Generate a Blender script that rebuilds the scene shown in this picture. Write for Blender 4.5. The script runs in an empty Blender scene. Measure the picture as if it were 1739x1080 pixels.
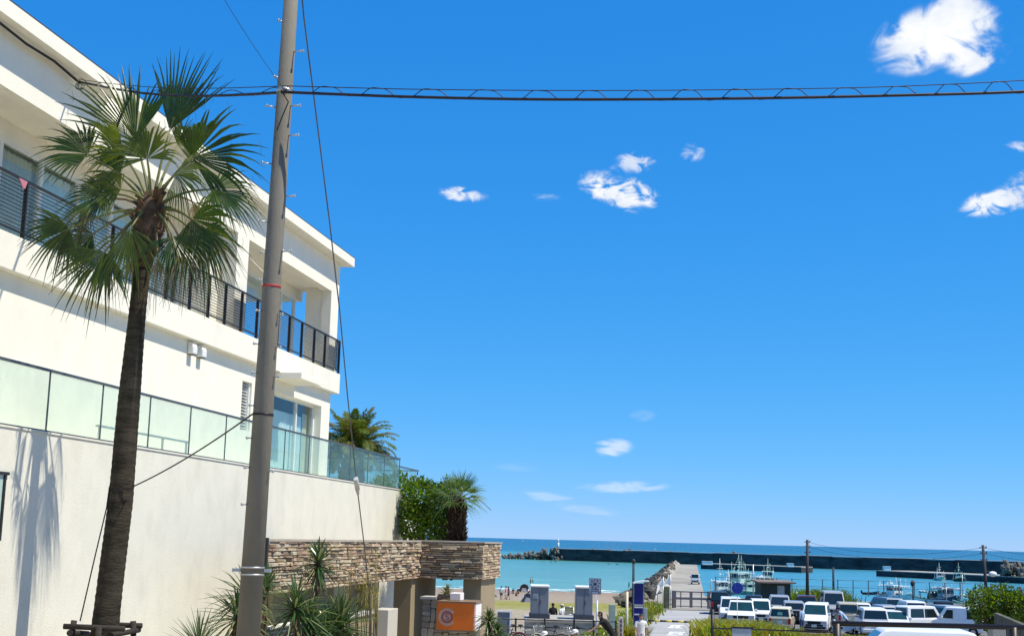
import bpy, math, random
from mathutils import Vector, Matrix, noise
rnd = random.Random(7)
R = math.radians
scene = bpy.context.scene
COL = scene.collection

# ------------------------------------------------------------------ camera
CAM_Z = 9.0
F_PX, CX, CY = 2250.0, 869.5, 540.0          # photograph is 1739 x 1080
ROT = Matrix(((0.99966549, -0.02586311, 0.0), (-0.00423399, -0.16365291, -0.98650889), (0.02551419, 0.98617890, -0.16370767)))
cam_data = bpy.data.cameras.new('camera')
cam = bpy.data.objects.new('camera', cam_data)
COL.objects.link(cam)
cam_data.sensor_fit = 'HORIZONTAL'
cam_data.sensor_width = 36.0
cam_data.lens = 36.0 * F_PX / 1739.0
cam_data.clip_start = 0.1
cam_data.clip_end = 80000
cam.matrix_world = Matrix.Translation((0, 0, CAM_Z)) @ ROT.to_4x4()
scene.camera = cam

def ray(px, py):
    return ROT @ Vector((px - CX, CY - py, -F_PX))

def at(px, py, Y):
    "point at forward distance Y seen at photograph position px, py"
    r = ray(px, py)
    return r * (Y / r.y) + Vector((0, 0, CAM_Z))

PHI = R(9.7106)
DV = Vector((math.sin(PHI), math.cos(PHI), 0))     # along the facade
NV = Vector((math.cos(PHI), -math.sin(PHI), 0))    # out of the facade

def bp(c, s, z):
    return NV * c + DV * s + Vector((0, 0, z))

# ------------------------------------------------------------------ sun and sky
SUN_EL, SUN_TH = 61.0, -4.0
_h = NV * math.cos(R(SUN_TH)) + DV * math.sin(R(SUN_TH))
SUN_DIR = Vector((_h.x * math.cos(R(SUN_EL)), _h.y * math.cos(R(SUN_EL)), math.sin(R(SUN_EL))))
sd = bpy.data.lights.new('sun', 'SUN')
sun = bpy.data.objects.new('sun', sd)
COL.objects.link(sun)
sd.energy = 5.0
sd.angle = R(0.53)
sd.color = (1.0, 0.93, 0.78)
sun.rotation_euler = SUN_DIR.to_track_quat('Z', 'Y').to_euler()
sun.location = SUN_DIR * 200

SKY_STRENGTH = 0.1
EXPOSURE = 0.35
GAIN = 2 ** EXPOSURE
world = bpy.data.worlds.new('World')
scene.world = world
world.use_nodes = True
wt = world.node_tree
wt.nodes.clear()

def wnode(t, **kw):
    n = wt.nodes.new(t)
    for k, v in kw.items():
        setattr(n, k, v)
    return n

def wmath(op, a, b=None, c=None, clamp=False):
    n = wt.nodes.new('ShaderNodeMath')
    n.operation = op
    n.use_clamp = clamp
    for i, x in enumerate((a, b, c)):
        if x is None:
            continue
        if isinstance(x, (int, float)):
            n.inputs[i].default_value = x
        else:
            wt.links.new(x, n.inputs[i])
    return n.outputs[0]

sky = wnode('ShaderNodeTexSky', sky_type='NISHITA')
sky.sun_disc = False
sky.sun_elevation = R(SUN_EL)
sky.sun_rotation = math.atan2(SUN_DIR.x, SUN_DIR.y)
sky.altitude = 0
sky.air_density = 0.7
sky.dust_density = 0.0
sky.ozone_density = 3.0
# white balance and contrast of the phone camera, the same over the whole sky
sep = wnode('ShaderNodeSeparateColor')
wt.links.new(sky.outputs[0], sep.inputs[0])
comb = wnode('ShaderNodeCombineColor')
for i, (k, p) in enumerate(((0.62, 1.38), (0.745, 0.60), (1.13, 0.34))):
    v = wmath('MULTIPLY', sep.outputs[i], 0.1)
    v = wmath('POWER', v, p)
    wt.links.new(wmath('MULTIPLY', v, k / SKY_STRENGTH / GAIN), comb.inputs[i])
tc = wnode('ShaderNodeTexCoord')
DIR = tc.outputs['Generated']

def wdot(vec):
    n = wt.nodes.new('ShaderNodeVectorMath')
    n.operation = 'DOT_PRODUCT'
    wt.links.new(DIR, n.inputs[0])
    n.inputs[1].default_value = vec
    return n.outputs['Value']

def wnoise(scale, detail, stretch=1.0, dist=0.0):
    m = wnode('ShaderNodeMapping')
    m.inputs['Scale'].default_value = (1, 1, stretch)
    wt.links.new(DIR, m.inputs['Vector'])
    n = wnode('ShaderNodeTexNoise')
    n.inputs['Scale'].default_value = scale
    n.inputs['Detail'].default_value = detail
    n.inputs['Roughness'].default_value = 0.56
    n.inputs['Distortion'].default_value = dist
    wt.links.new(m.outputs[0], n.inputs['Vector'])
    return n.outputs['Fac']

NZ_A = wnoise(30, 5, 1.3, 0.9)
NZ_B = wnoise(62, 4.5, 1.6, 0.9)
NZ_C = wnoise(26, 5, 3.6, 0.8)
# clouds: photo position, half width, half height, turn (deg), strength, noise, peak
CLOUDS = [
    (1588, 62, 100, 52, 12, 1.25, 'A', 1.0), (1650, 92, 56, 36, 5, 1.0, 'A', .95), (1548, 84, 80, 26, 16, .8, 'A', .8),
    (1630, 22, 44, 40, 0, 1.0, 'A', .95), (1052, 326, 70, 30, -16, 1.05, 'B', 1.0), (1078, 276, 42, 19, 10, .9, 'B', .75),
    (1176, 260, 22, 17, 0, .75, 'B', .6), (785, 330, 44, 13, -3, .95, 'B', .85), (924, 335, 30, 15, 0, .55, 'B', .35),
    (1695, 342, 62, 24, 12, 1.0, 'B', .95), (1735, 250, 30, 12, 0, .8, 'B', .7), (1732, 305, 46, 14, 30, .6, 'B', .5),
    (1040, 760, 38, 17, 8, 1.0, 'C', .6), (1050, 826, 84, 12, 2, 1.0, 'C', .42), (930, 842, 70, 11, -3, .8, 'C', .26), (995, 862, 70, 11, -6, .8, 'C', .24), (1090, 706, 26, 12, 0, .8, 'C', .14), (880, 792, 50, 10, 0, .7, 'C', .12),
    (1740, 90, 60, 60, 0, .3, 'B', .25),
    # the same kind of small fair-weather clouds outside the picture
    (2050, 200, 120, 46, 8, 1.0, 'A', .9), (-420, 330, 110, 40, -5, 1.0, 'A', .9), (2500, 420, 130, 40, 4, 1.0, 'A', .85),
]
total = None
for (px, py, hw, hh, turn, k, nz, peak) in CLOUDS:
    c = ray(px, py).normalized()
    r0 = c.cross(Vector((0, 0, 1))).normalized()
    u0 = r0.cross(c).normalized()
    ca, sa = math.cos(R(turn)), math.sin(R(turn))
    t1 = (r0 * ca + u0 * sa) * (F_PX / (hw * 1.22))
    t2 = (u0 * ca - r0 * sa) * (F_PX / (hh * 1.22))
    u = wdot(t1)
    v = wdot(t2)
    d2 = wmath('ADD', wmath('MULTIPLY', u, u), wmath('MULTIPLY', v, v))
    front = wmath('GREATER_THAN', wdot(c), 0.5)
    base = wmath('MULTIPLY', wmath('SUBTRACT', 1.0, d2, clamp=True), k * 1.3)
    n = {'A': NZ_A, 'B': NZ_B, 'C': NZ_C}[nz]
    nn = wmath('MULTIPLY_ADD', n, 3.4, -1.7)
    dens = wmath('MULTIPLY', base, wmath('ADD', nn, 0.42))
    dens = wmath('ADD', dens, wmath('MULTIPLY', wmath('MULTIPLY', base, base), 0.30))
    mr = wnode('ShaderNodeMapRange')
    mr.interpolation_type = 'SMOOTHERSTEP'
    mr.inputs['From Min'].default_value = 0.12
    mr.inputs['From Max'].default_value = 1.15
    mr.inputs['To Max'].default_value = peak
    wt.links.new(dens, mr.inputs['Value'])
    m = wmath('MULTIPLY', mr.outputs[0], front)
    total = m if total is None else wmath('MAXIMUM', total, m)
mix = wnode('ShaderNodeMix', data_type='RGBA')
wt.links.new(total, mix.inputs['Factor'])
wt.links.new(comb.outputs[0], mix.inputs['A'])
shade = wnode('ShaderNodeMix', data_type='RGBA')
wt.links.new(wmath('MULTIPLY_ADD', wnoise(30, 3, 1.5), 3.0, -0.9, clamp=True), shade.inputs['Factor'])
shade.inputs['A'].default_value = (7.4 / GAIN, 8.2 / GAIN, 9.4 / GAIN, 1)
shade.inputs['B'].default_value = (10.4 / GAIN, 10.5 / GAIN, 10.6 / GAIN, 1)
wt.links.new(shade.outputs['Result'], mix.inputs['B'])
bg = wnode('ShaderNodeBackground')
bg.inputs['Strength'].default_value = SKY_STRENGTH
wt.links.new(mix.outputs['Result'], bg.inputs['Color'])
wo = wnode('ShaderNodeOutputWorld')
wt.links.new(bg.outputs[0], wo.inputs['Surface'])

scene.view_settings.view_transform = 'Standard'
scene.view_settings.look = 'None'
scene.view_settings.gamma = 1.0
scene.view_settings.exposure = EXPOSURE
scene.view_settings.use_curve_mapping = False
scene.render.engine = 'CYCLES'
scene.cycles.max_bounces = 8
scene.cycles.transparent_max_bounces = 24
scene.cycles.use_denoising = True

# ------------------------------------------------------------------ materials
MATS = {}

def mat(name, col, rough=0.7, metal=0.0, var=0.12, scale=3.0, bump=0.0, bscale=40.0, spec=0.3, col2=None, detail=5.0, coord='Object', stretch=None, coat=0.0, obj_var=0.0):
    if name in MATS:
        return MATS[name]
    m = bpy.data.materials.new(name)
    m.use_nodes = True
    nt = m.node_tree
    b = nt.nodes['Principled BSDF']
    b.inputs['Roughness'].default_value = rough
    b.inputs['Metallic'].default_value = metal
    b.inputs['Specular IOR Level'].default_value = spec
    b.inputs['Coat Weight'].default_value = coat
    b.inputs['Coat Roughness'].default_value = 0.05
    t = nt.nodes.new('ShaderNodeTexCoord')
    mp = nt.nodes.new('ShaderNodeMapping')
    if stretch:
        mp.inputs['Scale'].default_value = stretch
    nt.links.new(t.outputs[coord], mp.inputs['Vector'])
    n = nt.nodes.new('ShaderNodeTexNoise')
    n.inputs['Scale'].default_value = scale
    n.inputs['Detail'].default_value = detail
    n.inputs['Roughness'].default_value = 0.6
    nt.links.new(mp.outputs[0], n.inputs['Vector'])
    cr = nt.nodes.new('ShaderNodeValToRGB')
    c2 = col2 if col2 else tuple(min(1, x * (1 + var)) for x in col)
    c1 = col if col2 else tuple(x * (1 - var) for x in col)
    cr.color_ramp.elements[0].position = 0.32
    cr.color_ramp.elements[1].position = 0.68
    cr.color_ramp.elements[0].color = (*c1, 1)
    cr.color_ramp.elements[1].color = (*c2, 1)
    nt.links.new(n.outputs['Fac'], cr.inputs['Fac'])
    out = cr.outputs['Color']
    if obj_var:
        oi = nt.nodes.new('ShaderNodeObjectInfo')
        hs = nt.nodes.new('ShaderNodeHueSaturation')
        mr = nt.nodes.new('ShaderNodeMapRange')
        mr.inputs['To Min'].default_value = 1 - obj_var
        mr.inputs['To Max'].default_value = 1 + obj_var
        nt.links.new(oi.outputs['Random'], mr.inputs['Value'])
        nt.links.new(mr.outputs[0], hs.inputs['Value'])
        nt.links.new(out, hs.inputs['Color'])
        out = hs.outputs['Color']
    nt.links.new(out, b.inputs['Base Color'])
    if bump:
        n2 = nt.nodes.new('ShaderNodeTexNoise')
        n2.inputs['Scale'].default_value = bscale
        n2.inputs['Detail'].default_value = 4
        nt.links.new(mp.outputs[0], n2.inputs['Vector'])
        bm = nt.nodes.new('ShaderNodeBump')
        bm.inputs['Strength'].default_value = bump
        bm.inputs['Distance'].default_value = 0.02
        nt.links.new(n2.outputs['Fac'], bm.inputs['Height'])
        nt.links.new(bm.outputs[0], b.inputs['Normal'])
    MATS[name] = m
    return m

def leaf_mat(name, col, col2, trans=0.35, rough=0.5, scale=6.0, spec=0.18):
    if name in MATS:
        return MATS[name]
    m = mat(name, col, rough=rough, col2=col2, scale=scale, spec=spec)
    nt = m.node_tree
    b = nt.nodes['Principled BSDF']
    out = [n for n in nt.nodes if n.type == 'OUTPUT_MATERIAL'][0]
    src = b.inputs['Base Color'].links[0].from_socket
    tl = nt.nodes.new('ShaderNodeBsdfTranslucent')
    hs = nt.nodes.new('ShaderNodeHueSaturation')
    hs.inputs['Hue'].default_value = 0.485
    hs.inputs['Saturation'].default_value = 1.15
    hs.inputs['Value'].default_value = 1.5
    nt.links.new(src, hs.inputs['Color'])
    nt.links.new(hs.outputs['Color'], tl.inputs['Color'])
    mx = nt.nodes.new('ShaderNodeMixShader')
    mx.inputs['Fac'].default_value = trans
    nt.links.new(b.outputs[0], mx.inputs[1])
    nt.links.new(tl.outputs[0], mx.inputs[2])
    nt.links.new(mx.outputs[0], out.inputs['Surface'])
    return m

def glass_mat(name, tint, refl=0.0, body=0.0, body_col=(0.5, 0.7, 0.6), rough=0.02, ior=1.45):
    if name in MATS:
        return MATS[name]
    m = bpy.data.materials.new(name)
    m.use_nodes = True
    nt = m.node_tree
    nt.nodes.clear()
    out = nt.nodes.new('ShaderNodeOutputMaterial')
    tr = nt.nodes.new('ShaderNodeBsdfTransparent')
    tr.inputs['Color'].default_value = (*tint, 1)
    gl = nt.nodes.new('ShaderNodeBsdfGlossy')
    gl.inputs['Roughness'].default_value = rough
    fr = nt.nodes.new('ShaderNodeFresnel')
    fr.inputs['IOR'].default_value = ior
    add = nt.nodes.new('ShaderNodeMath')
    add.operation = 'ADD'
    add.use_clamp = True
    add.inputs[1].default_value = refl
    nt.links.new(fr.outputs[0], add.inputs[0])
    mx = nt.nodes.new('ShaderNodeMixShader')
    ge = nt.nodes.new('ShaderNodeNewGeometry')
    inv = nt.nodes.new('ShaderNodeMath')          # only the outer face of the sheet reflects
    inv.operation = 'SUBTRACT'
    inv.inputs[0].default_value = 1.0
    nt.links.new(ge.outputs['Backfacing'], inv.inputs[1])
    mu = nt.nodes.new('ShaderNodeMath')
    mu.operation = 'MULTIPLY'
    nt.links.new(add.outputs[0], mu.inputs[0])
    nt.links.new(inv.outputs[0], mu.inputs[1])
    nt.links.new(mu.outputs[0], mx.inputs['Fac'])
    nt.links.new(tr.outputs[0], mx.inputs[1])
    nt.links.new(gl.outputs[0], mx.inputs[2])
    last = mx.outputs[0]
    if body:
        df = nt.nodes.new('ShaderNodeBsdfDiffuse')
        df.inputs['Color'].default_value = (*body_col, 1)
        tl = nt.nodes.new('ShaderNodeBsdfTranslucent')
        tl.inputs['Color'].default_value = (*body_col, 1)
        m1 = nt.nodes.new('ShaderNodeMixShader')
        nt.links.new(df.outputs[0], m1.inputs[1])
        nt.links.new(tl.outputs[0], m1.inputs[2])
        m2 = nt.nodes.new('ShaderNodeMixShader')
        # uneven milky veil, a hazy reflection put into the glass body
        tco = nt.nodes.new('ShaderNodeTexCoord')
        nz = nt.nodes.new('ShaderNodeTexNoise')
        nz.inputs['Scale'].default_value = 2.0
        nz.inputs['Detail'].default_value = 5
        nt.links.new(tco.outputs['Object'], nz.inputs['Vector'])
        mr = nt.nodes.new('ShaderNodeMapRange')
        mr.inputs['From Min'].default_value = 0.3
        mr.inputs['From Max'].default_value = 0.7
        mr.inputs['To Min'].default_value = body * 0.7
        mr.inputs['To Max'].default_value = body * 1.3
        nt.links.new(nz.outputs['Fac'], mr.inputs['Value'])
        nt.links.new(mr.outputs[0], m2.inputs['Fac'])
        nt.links.new(last, m2.inputs[1])
        nt.links.new(m1.outputs[0], m2.inputs[2])
        last = m2.outputs[0]
    nt.links.new(last, out.inputs['Surface'])
    MATS[name] = m
    return m

def stucco_mat(name, col, stain=0.10):
    "painted render with faint streaks and patches"
    m = mat(name, col, rough=0.85, var=0.035, scale=1.1, bump=0.35, bscale=55, spec=0.15)
    nt = m.node_tree
    b = nt.nodes['Principled BSDF']
    src = b.inputs['Base Color'].links[0].from_socket
    t = nt.nodes.new('ShaderNodeTexCoord')
    mp = nt.nodes.new('ShaderNodeMapping')
    mp.inputs['Scale'].default_value = (0.9, 0.9, 0.55)
    nt.links.new(t.outputs['Object'], mp.inputs['Vector'])
    n = nt.nodes.new('ShaderNodeTexNoise')
    n.inputs['Scale'].default_value = 1.7
    n.inputs['Detail'].default_value = 7
    n.inputs['Roughness'].default_value = 0.65
    nt.links.new(mp.outputs[0], n.inputs['Vector'])
    cr = nt.nodes.new('ShaderNodeMapRange')
    cr.inputs['From Min'].default_value = 0.48
    cr.inputs['From Max'].default_value = 0.75
    cr.inputs['To Max'].default_value = stain
    nt.links.new(n.outputs['Fac'], cr.inputs['Value'])
    mx = nt.nodes.new('ShaderNodeMix')
    mx.data_type = 'RGBA'
    nt.links.new(cr.outputs[0], mx.inputs['Factor'])
    nt.links.new(src, mx.inputs['A'])
    mx.inputs['B'].default_value = (0.26, 0.23, 0.18, 1)
    nt.links.new(mx.outputs['Result'], b.inputs['Base Color'])
    return m

# ------------------------------------------------------------------ mesh helpers
WM = {}     # world matrix of every thing by object name

class MB:
    def __init__(self):
        self.v, self.f, self.mi, self.sm = [], [], [], []

    def add(self, vs, fs, m=0, smooth=False):
        o = len(self.v)
        self.v.extend(Vector(x) for x in vs)
        for f in fs:
            self.f.append([i + o for i in f])
            self.mi.append(m)
            self.sm.append(smooth)
        return self

    def hexa(self, p, m=0):
        "p: 8 points, bottom ring then top ring"
        return self.add(p, [(0, 3, 2, 1), (4, 5, 6, 7), (0, 1, 5, 4), (1, 2, 6, 5), (2, 3, 7, 6), (3, 0, 4, 7)], m)

    def box(self, x0, x1, y0, y1, z0, z1, m=0):
        return self.hexa([(x0, y0, z0), (x1, y0, z0), (x1, y1, z0), (x0, y1, z0), (x0, y0, z1), (x1, y0, z1), (x1, y1, z1), (x0, y1, z1)], m)

    def bbox(self, c0, c1, s0, s1, z0, z1, m=0):
        "box in the facade frame"
        return self.hexa([bp(c0, s0, z0), bp(c1, s0, z0), bp(c1, s1, z0), bp(c0, s1, z0), bp(c0, s0, z1), bp(c1, s0, z1), bp(c1, s1, z1), bp(c0, s1, z1)], m)

    def quad(self, a, b, c, d, m=0):
        return self.add([a, b, c, d], [(0, 1, 2, 3)], m)

    def beam(self, a, b, w, h, m=0, up=Vector((0, 0, 1))):
        a, b = Vector(a), Vector(b)
        t = (b - a).normalized()
        if abs(t.dot(up)) > 0.99:
            up = Vector((0, 1, 0))
        x = t.cross(up).normalized() * (w / 2)
        y = x.cross(t).normalized() * (h / 2)
        return self.hexa([a - x - y, a + x - y, b + x - y, b - x - y, a - x + y, a + x + y, b + x + y, b - x + y], m)

    def tube(self, path, r, n=8, m=0, cap=True, smooth=True):
        path = [Vector(p) for p in path]
        rs = r if isinstance(r, (list, tuple)) else [r] * len(path)
        o = len(self.v)
        prev = None
        for i, p in enumerate(path):
            t = (path[min(i + 1, len(path) - 1)] - path[max(i - 1, 0)]).normalized()
            if prev is None:
                a = Vector((0, 0, 1)) if abs(t.z) < 0.9 else Vector((1, 0, 0))
                x = t.cross(a).normalized()
            else:
                x = (prev - t * prev.dot(t)).normalized()
            prev = x
            y = t.cross(x)
            for k in range(n):
                an = 2 * math.pi * k / n
                self.v.append(p + (x * math.cos(an) + y * math.sin(an)) * rs[i])
        for i in range(len(path) - 1):
            for k in range(n):
                k2 = (k + 1) % n
                self.f.append([o + i * n + k, o + i * n + k2, o + (i + 1) * n + k2, o + (i + 1) * n + k])
                self.mi.append(m)
                self.sm.append(smooth)
        if cap:
            self.f.append([o + k for k in range(n)][::-1])
            self.f.append([o + (len(path) - 1) * n + k for k in range(n)])
            self.mi += [m, m]
            self.sm += [False, False]
        return self

    def prism(self, poly, fn, t0, t1, m=0):
        "poly: 2d outline, fn(a, b, t) -> point; extruded t0..t1"
        n = len(poly)
        vs = [fn(a, b, t0) for a, b in poly] + [fn(a, b, t1) for a, b in poly]
        fs = [list(range(n))[::-1], list(range(n, 2 * n))]
        for i in range(n):
            j = (i + 1) % n
            fs.append((i, j, n + j, n + i))
        return self.add(vs, fs, m)

    def ball(self, c, rx, ry=None, rz=None, nu=10, nv=6, m=0, jit=0.0):
        ry = ry or rx
        rz = rz or rx
        c = Vector(c)
        vs = [c + Vector((0, 0, -rz))]
        for j in range(1, nv):
            a = -math.pi / 2 + math.pi * j / nv
            for k in range(nu):
                b = 2 * math.pi * k / nu
                q = 1 + (rnd.random() - .5) * jit
                vs.append(c + Vector((rx * math.cos(a) * math.cos(b) * q, ry * math.cos(a) * math.sin(b) * q, rz * math.sin(a) * q)))
        vs.append(c + Vector((0, 0, rz)))
        fs = []
        for k in range(nu):
            fs.append((0, 1 + (k + 1) % nu, 1 + k))
        for j in range(nv - 2):
            for k in range(nu):
                a0 = 1 + j * nu + k
                a1 = 1 + j * nu + (k + 1) % nu
                fs.append((a0, a1, a1 + nu, a0 + nu))
        e = len(vs) - 1
        for k in range(nu):
            fs.append((1 + (nv - 2) * nu + k, 1 + (nv - 2) * nu + (k + 1) % nu, e))
        return self.add(vs, fs, m, True)

    def build(self, name, mats, parent=None, loc=None, bevel=0.0, seg=2, kind=None):
        me = bpy.data.meshes.new(name)
        o = bpy.data.objects.new(name, me)
        if parent is not None:
            M = WM[parent.name].inverted()
            vs = [M @ p for p in self.v]
            WM[o.name] = WM[parent.name]
        else:
            l = Vector(loc) if loc is not None else Vector((0, 0, 0))
            vs = [p - l for p in self.v]
            o.location = l
            WM[o.name] = Matrix.Translation(l)
        me.from_pydata([tuple(p) for p in vs], [], self.f)
        if not isinstance(mats, (list, tuple)):
            mats = [mats]
        for m in mats:
            me.materials.append(m)
        me.polygons.foreach_set('material_index', self.mi)
        me.polygons.foreach_set('use_smooth', self.sm)
        me.update()
        COL.objects.link(o)
        if parent is not None:
            o.parent = parent
        if bevel:
            b = o.modifiers.new('bevel', 'BEVEL')
            b.width = bevel
            b.segments = seg
            b.limit_method = 'ANGLE'
            b.angle_limit = R(35)
        if kind:
            o['kind'] = kind
        return o

def tag(o, label, cat, group=None):
    o['label'] = label
    o['category'] = cat
    if group:
        o['group'] = group
    return o

def thing(name, label, cat, loc, rotz=0.0, group=None):
    o = bpy.data.objects.new(name, None)
    COL.objects.link(o)
    o.empty_display_size = 0.2
    o.location = loc
    o.rotation_euler = (0, 0, rotz)
    WM[o.name] = Matrix.Translation(Vector(loc)) @ Matrix.Rotation(rotz, 4, 'Z')
    return tag(o, label, cat, group)

def copy_tree(o, loc=None, rotz=None, label=None, group=None, parent=None, scale=None):
    c = o.copy()
    COL.objects.link(c)
    if parent is not None:
        c.parent = parent
    if loc is not None:
        c.location = loc
    if rotz is not None:
        c.rotation_euler = (0, 0, rotz)
    if scale:
        c.scale = scale
    if label:
        c['label'] = label
    if group:
        c['group'] = group
    for ch in list(o.children):
        copy_tree(ch, parent=c)
    return c

def lerp(a, b, t):
    return a + (b - a) * t

# ------------------------------------------------------------------ terrain
def interp(pts, x):
    if x <= pts[0][0]:
        return pts[0][1]
    for (a, b), (c, d) in zip(pts, pts[1:]):
        if x <= c:
            return b + (d - b) * (x - a) / (c - a)
    return pts[-1][1]

G_ALL = [(-60, 7.5), (0, 7.3), (20, 6.75), (30, 5.9), (36, 5.45), (40, 5.1), (48, 4.75), (50.5, 4.82), (54, 4.8), (60, 4.25), (75, 3.7), (82, 3.45), (92, 3.3), (100, 3.2)]
G_BEACH = G_ALL + [(128, 2.55), (152, 2.1), (180, 1.25), (210, 0.55), (238, 0.0), (270, -1.0), (330, -3.0), (420, -4.0)]
G_PORT = G_ALL + [(128, 3.15), (160, 2.35), (168, 2.2), (168.5, -3.0), (420, -4.0)]

def jetty_x(Y):
    return 16.4 + (0.171 if Y < 122 else 0.138) * (Y - 122)

def gz(x, y):
    if x < jetty_x(y) - 4 or (y > 122 and x < jetty_x(y) + 5.5):
        return interp(G_BEACH, y)
    return interp(G_PORT, y)

def structure(o):
    o['kind'] = 'structure'
    return o

def ground_material():
    m = bpy.data.materials.new('beach_ground')
    m.use_nodes = True
    nt = m.node_tree
    b = nt.nodes['Principled BSDF']
    b.inputs['Roughness'].default_value = 0.9
    b.inputs['Specular IOR Level'].default_value = 0.1
    t = nt.nodes.new('ShaderNodeTexCoord')
    sep = nt.nodes.new('ShaderNodeSeparateXYZ')
    nt.links.new(t.outputs['Object'], sep.inputs[0])
    n = nt.nodes.new('ShaderNodeTexNoise')
    n.inputs['Scale'].default_value = 0.11
    n.inputs['Detail'].default_value = 6
    nt.links.new(t.outputs['Object'], n.inputs['Vector'])
    n3 = nt.nodes.new('ShaderNodeTexNoise')
    n3.inputs['Scale'].default_value = 1.7
    n3.inputs['Detail'].default_value = 6
    nt.links.new(t.outputs['Object'], n3.inputs['Vector'])
    # distance down the beach, wobbled
    ad = nt.nodes.new('ShaderNodeMath')
    ad.operation = 'MULTIPLY_ADD'
    nt.links.new(n.outputs['Fac'], ad.inputs[0])
    ad.inputs[1].default_value = 22.0
    nt.links.new(sep.outputs['Y'], ad.inputs[2])
    mr = nt.nodes.new('ShaderNodeMapRange')
    mr.inputs['From Min'].default_value = 60
    mr.inputs['From Max'].default_value = 260
    nt.links.new(ad.outputs[0], mr.inputs['Value'])
    cr = nt.nodes.new('ShaderNodeValToRGB')
    el = cr.color_ramp.elements
    el[0].position = 0.0
    el[0].color = (0.40, 0.35, 0.26, 1)  # nearest ground paled to bounce warm light up the facade
    el[1].position = 1.0
    el[1].color = (0.20, 0.15, 0.11, 1)
    for p, c in [(0.20, (0.30, 0.26, 0.19)), (0.35, (0.33, 0.28, 0.20)), (0.385, (0.27, 0.25, 0.10)), (0.43, (0.23, 0.225, 0.045)), (0.49, (0.25, 0.235, 0.07)),
                 (0.52, (0.30, 0.25, 0.18)), (0.70, (0.30, 0.24, 0.18)), (0.88, (0.27, 0.21, 0.16))]:
        e = el.new(p)
        e.color = (*c, 1)
    nt.links.new(mr.outputs[0], cr.inputs['Fac'])
    hs = nt.nodes.new('ShaderNodeHueSaturation')
    m2 = nt.nodes.new('ShaderNodeMapRange')
    m2.inputs['From Min'].default_value = 0.3
    m2.inputs['From Max'].default_value = 0.7
    m2.inputs['To Min'].default_value = 0.7
    m2.inputs['To Max'].default_value = 1.25
    nt.links.new(n3.outputs['Fac'], m2.inputs['Value'])
    nt.links.new(m2.outputs[0], hs.inputs['Value'])
    nt.links.new(cr.outputs['Color'], hs.inputs['Color'])
    nt.links.new(hs.outputs['Color'], b.inputs['Base Color'])
    return m

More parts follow.
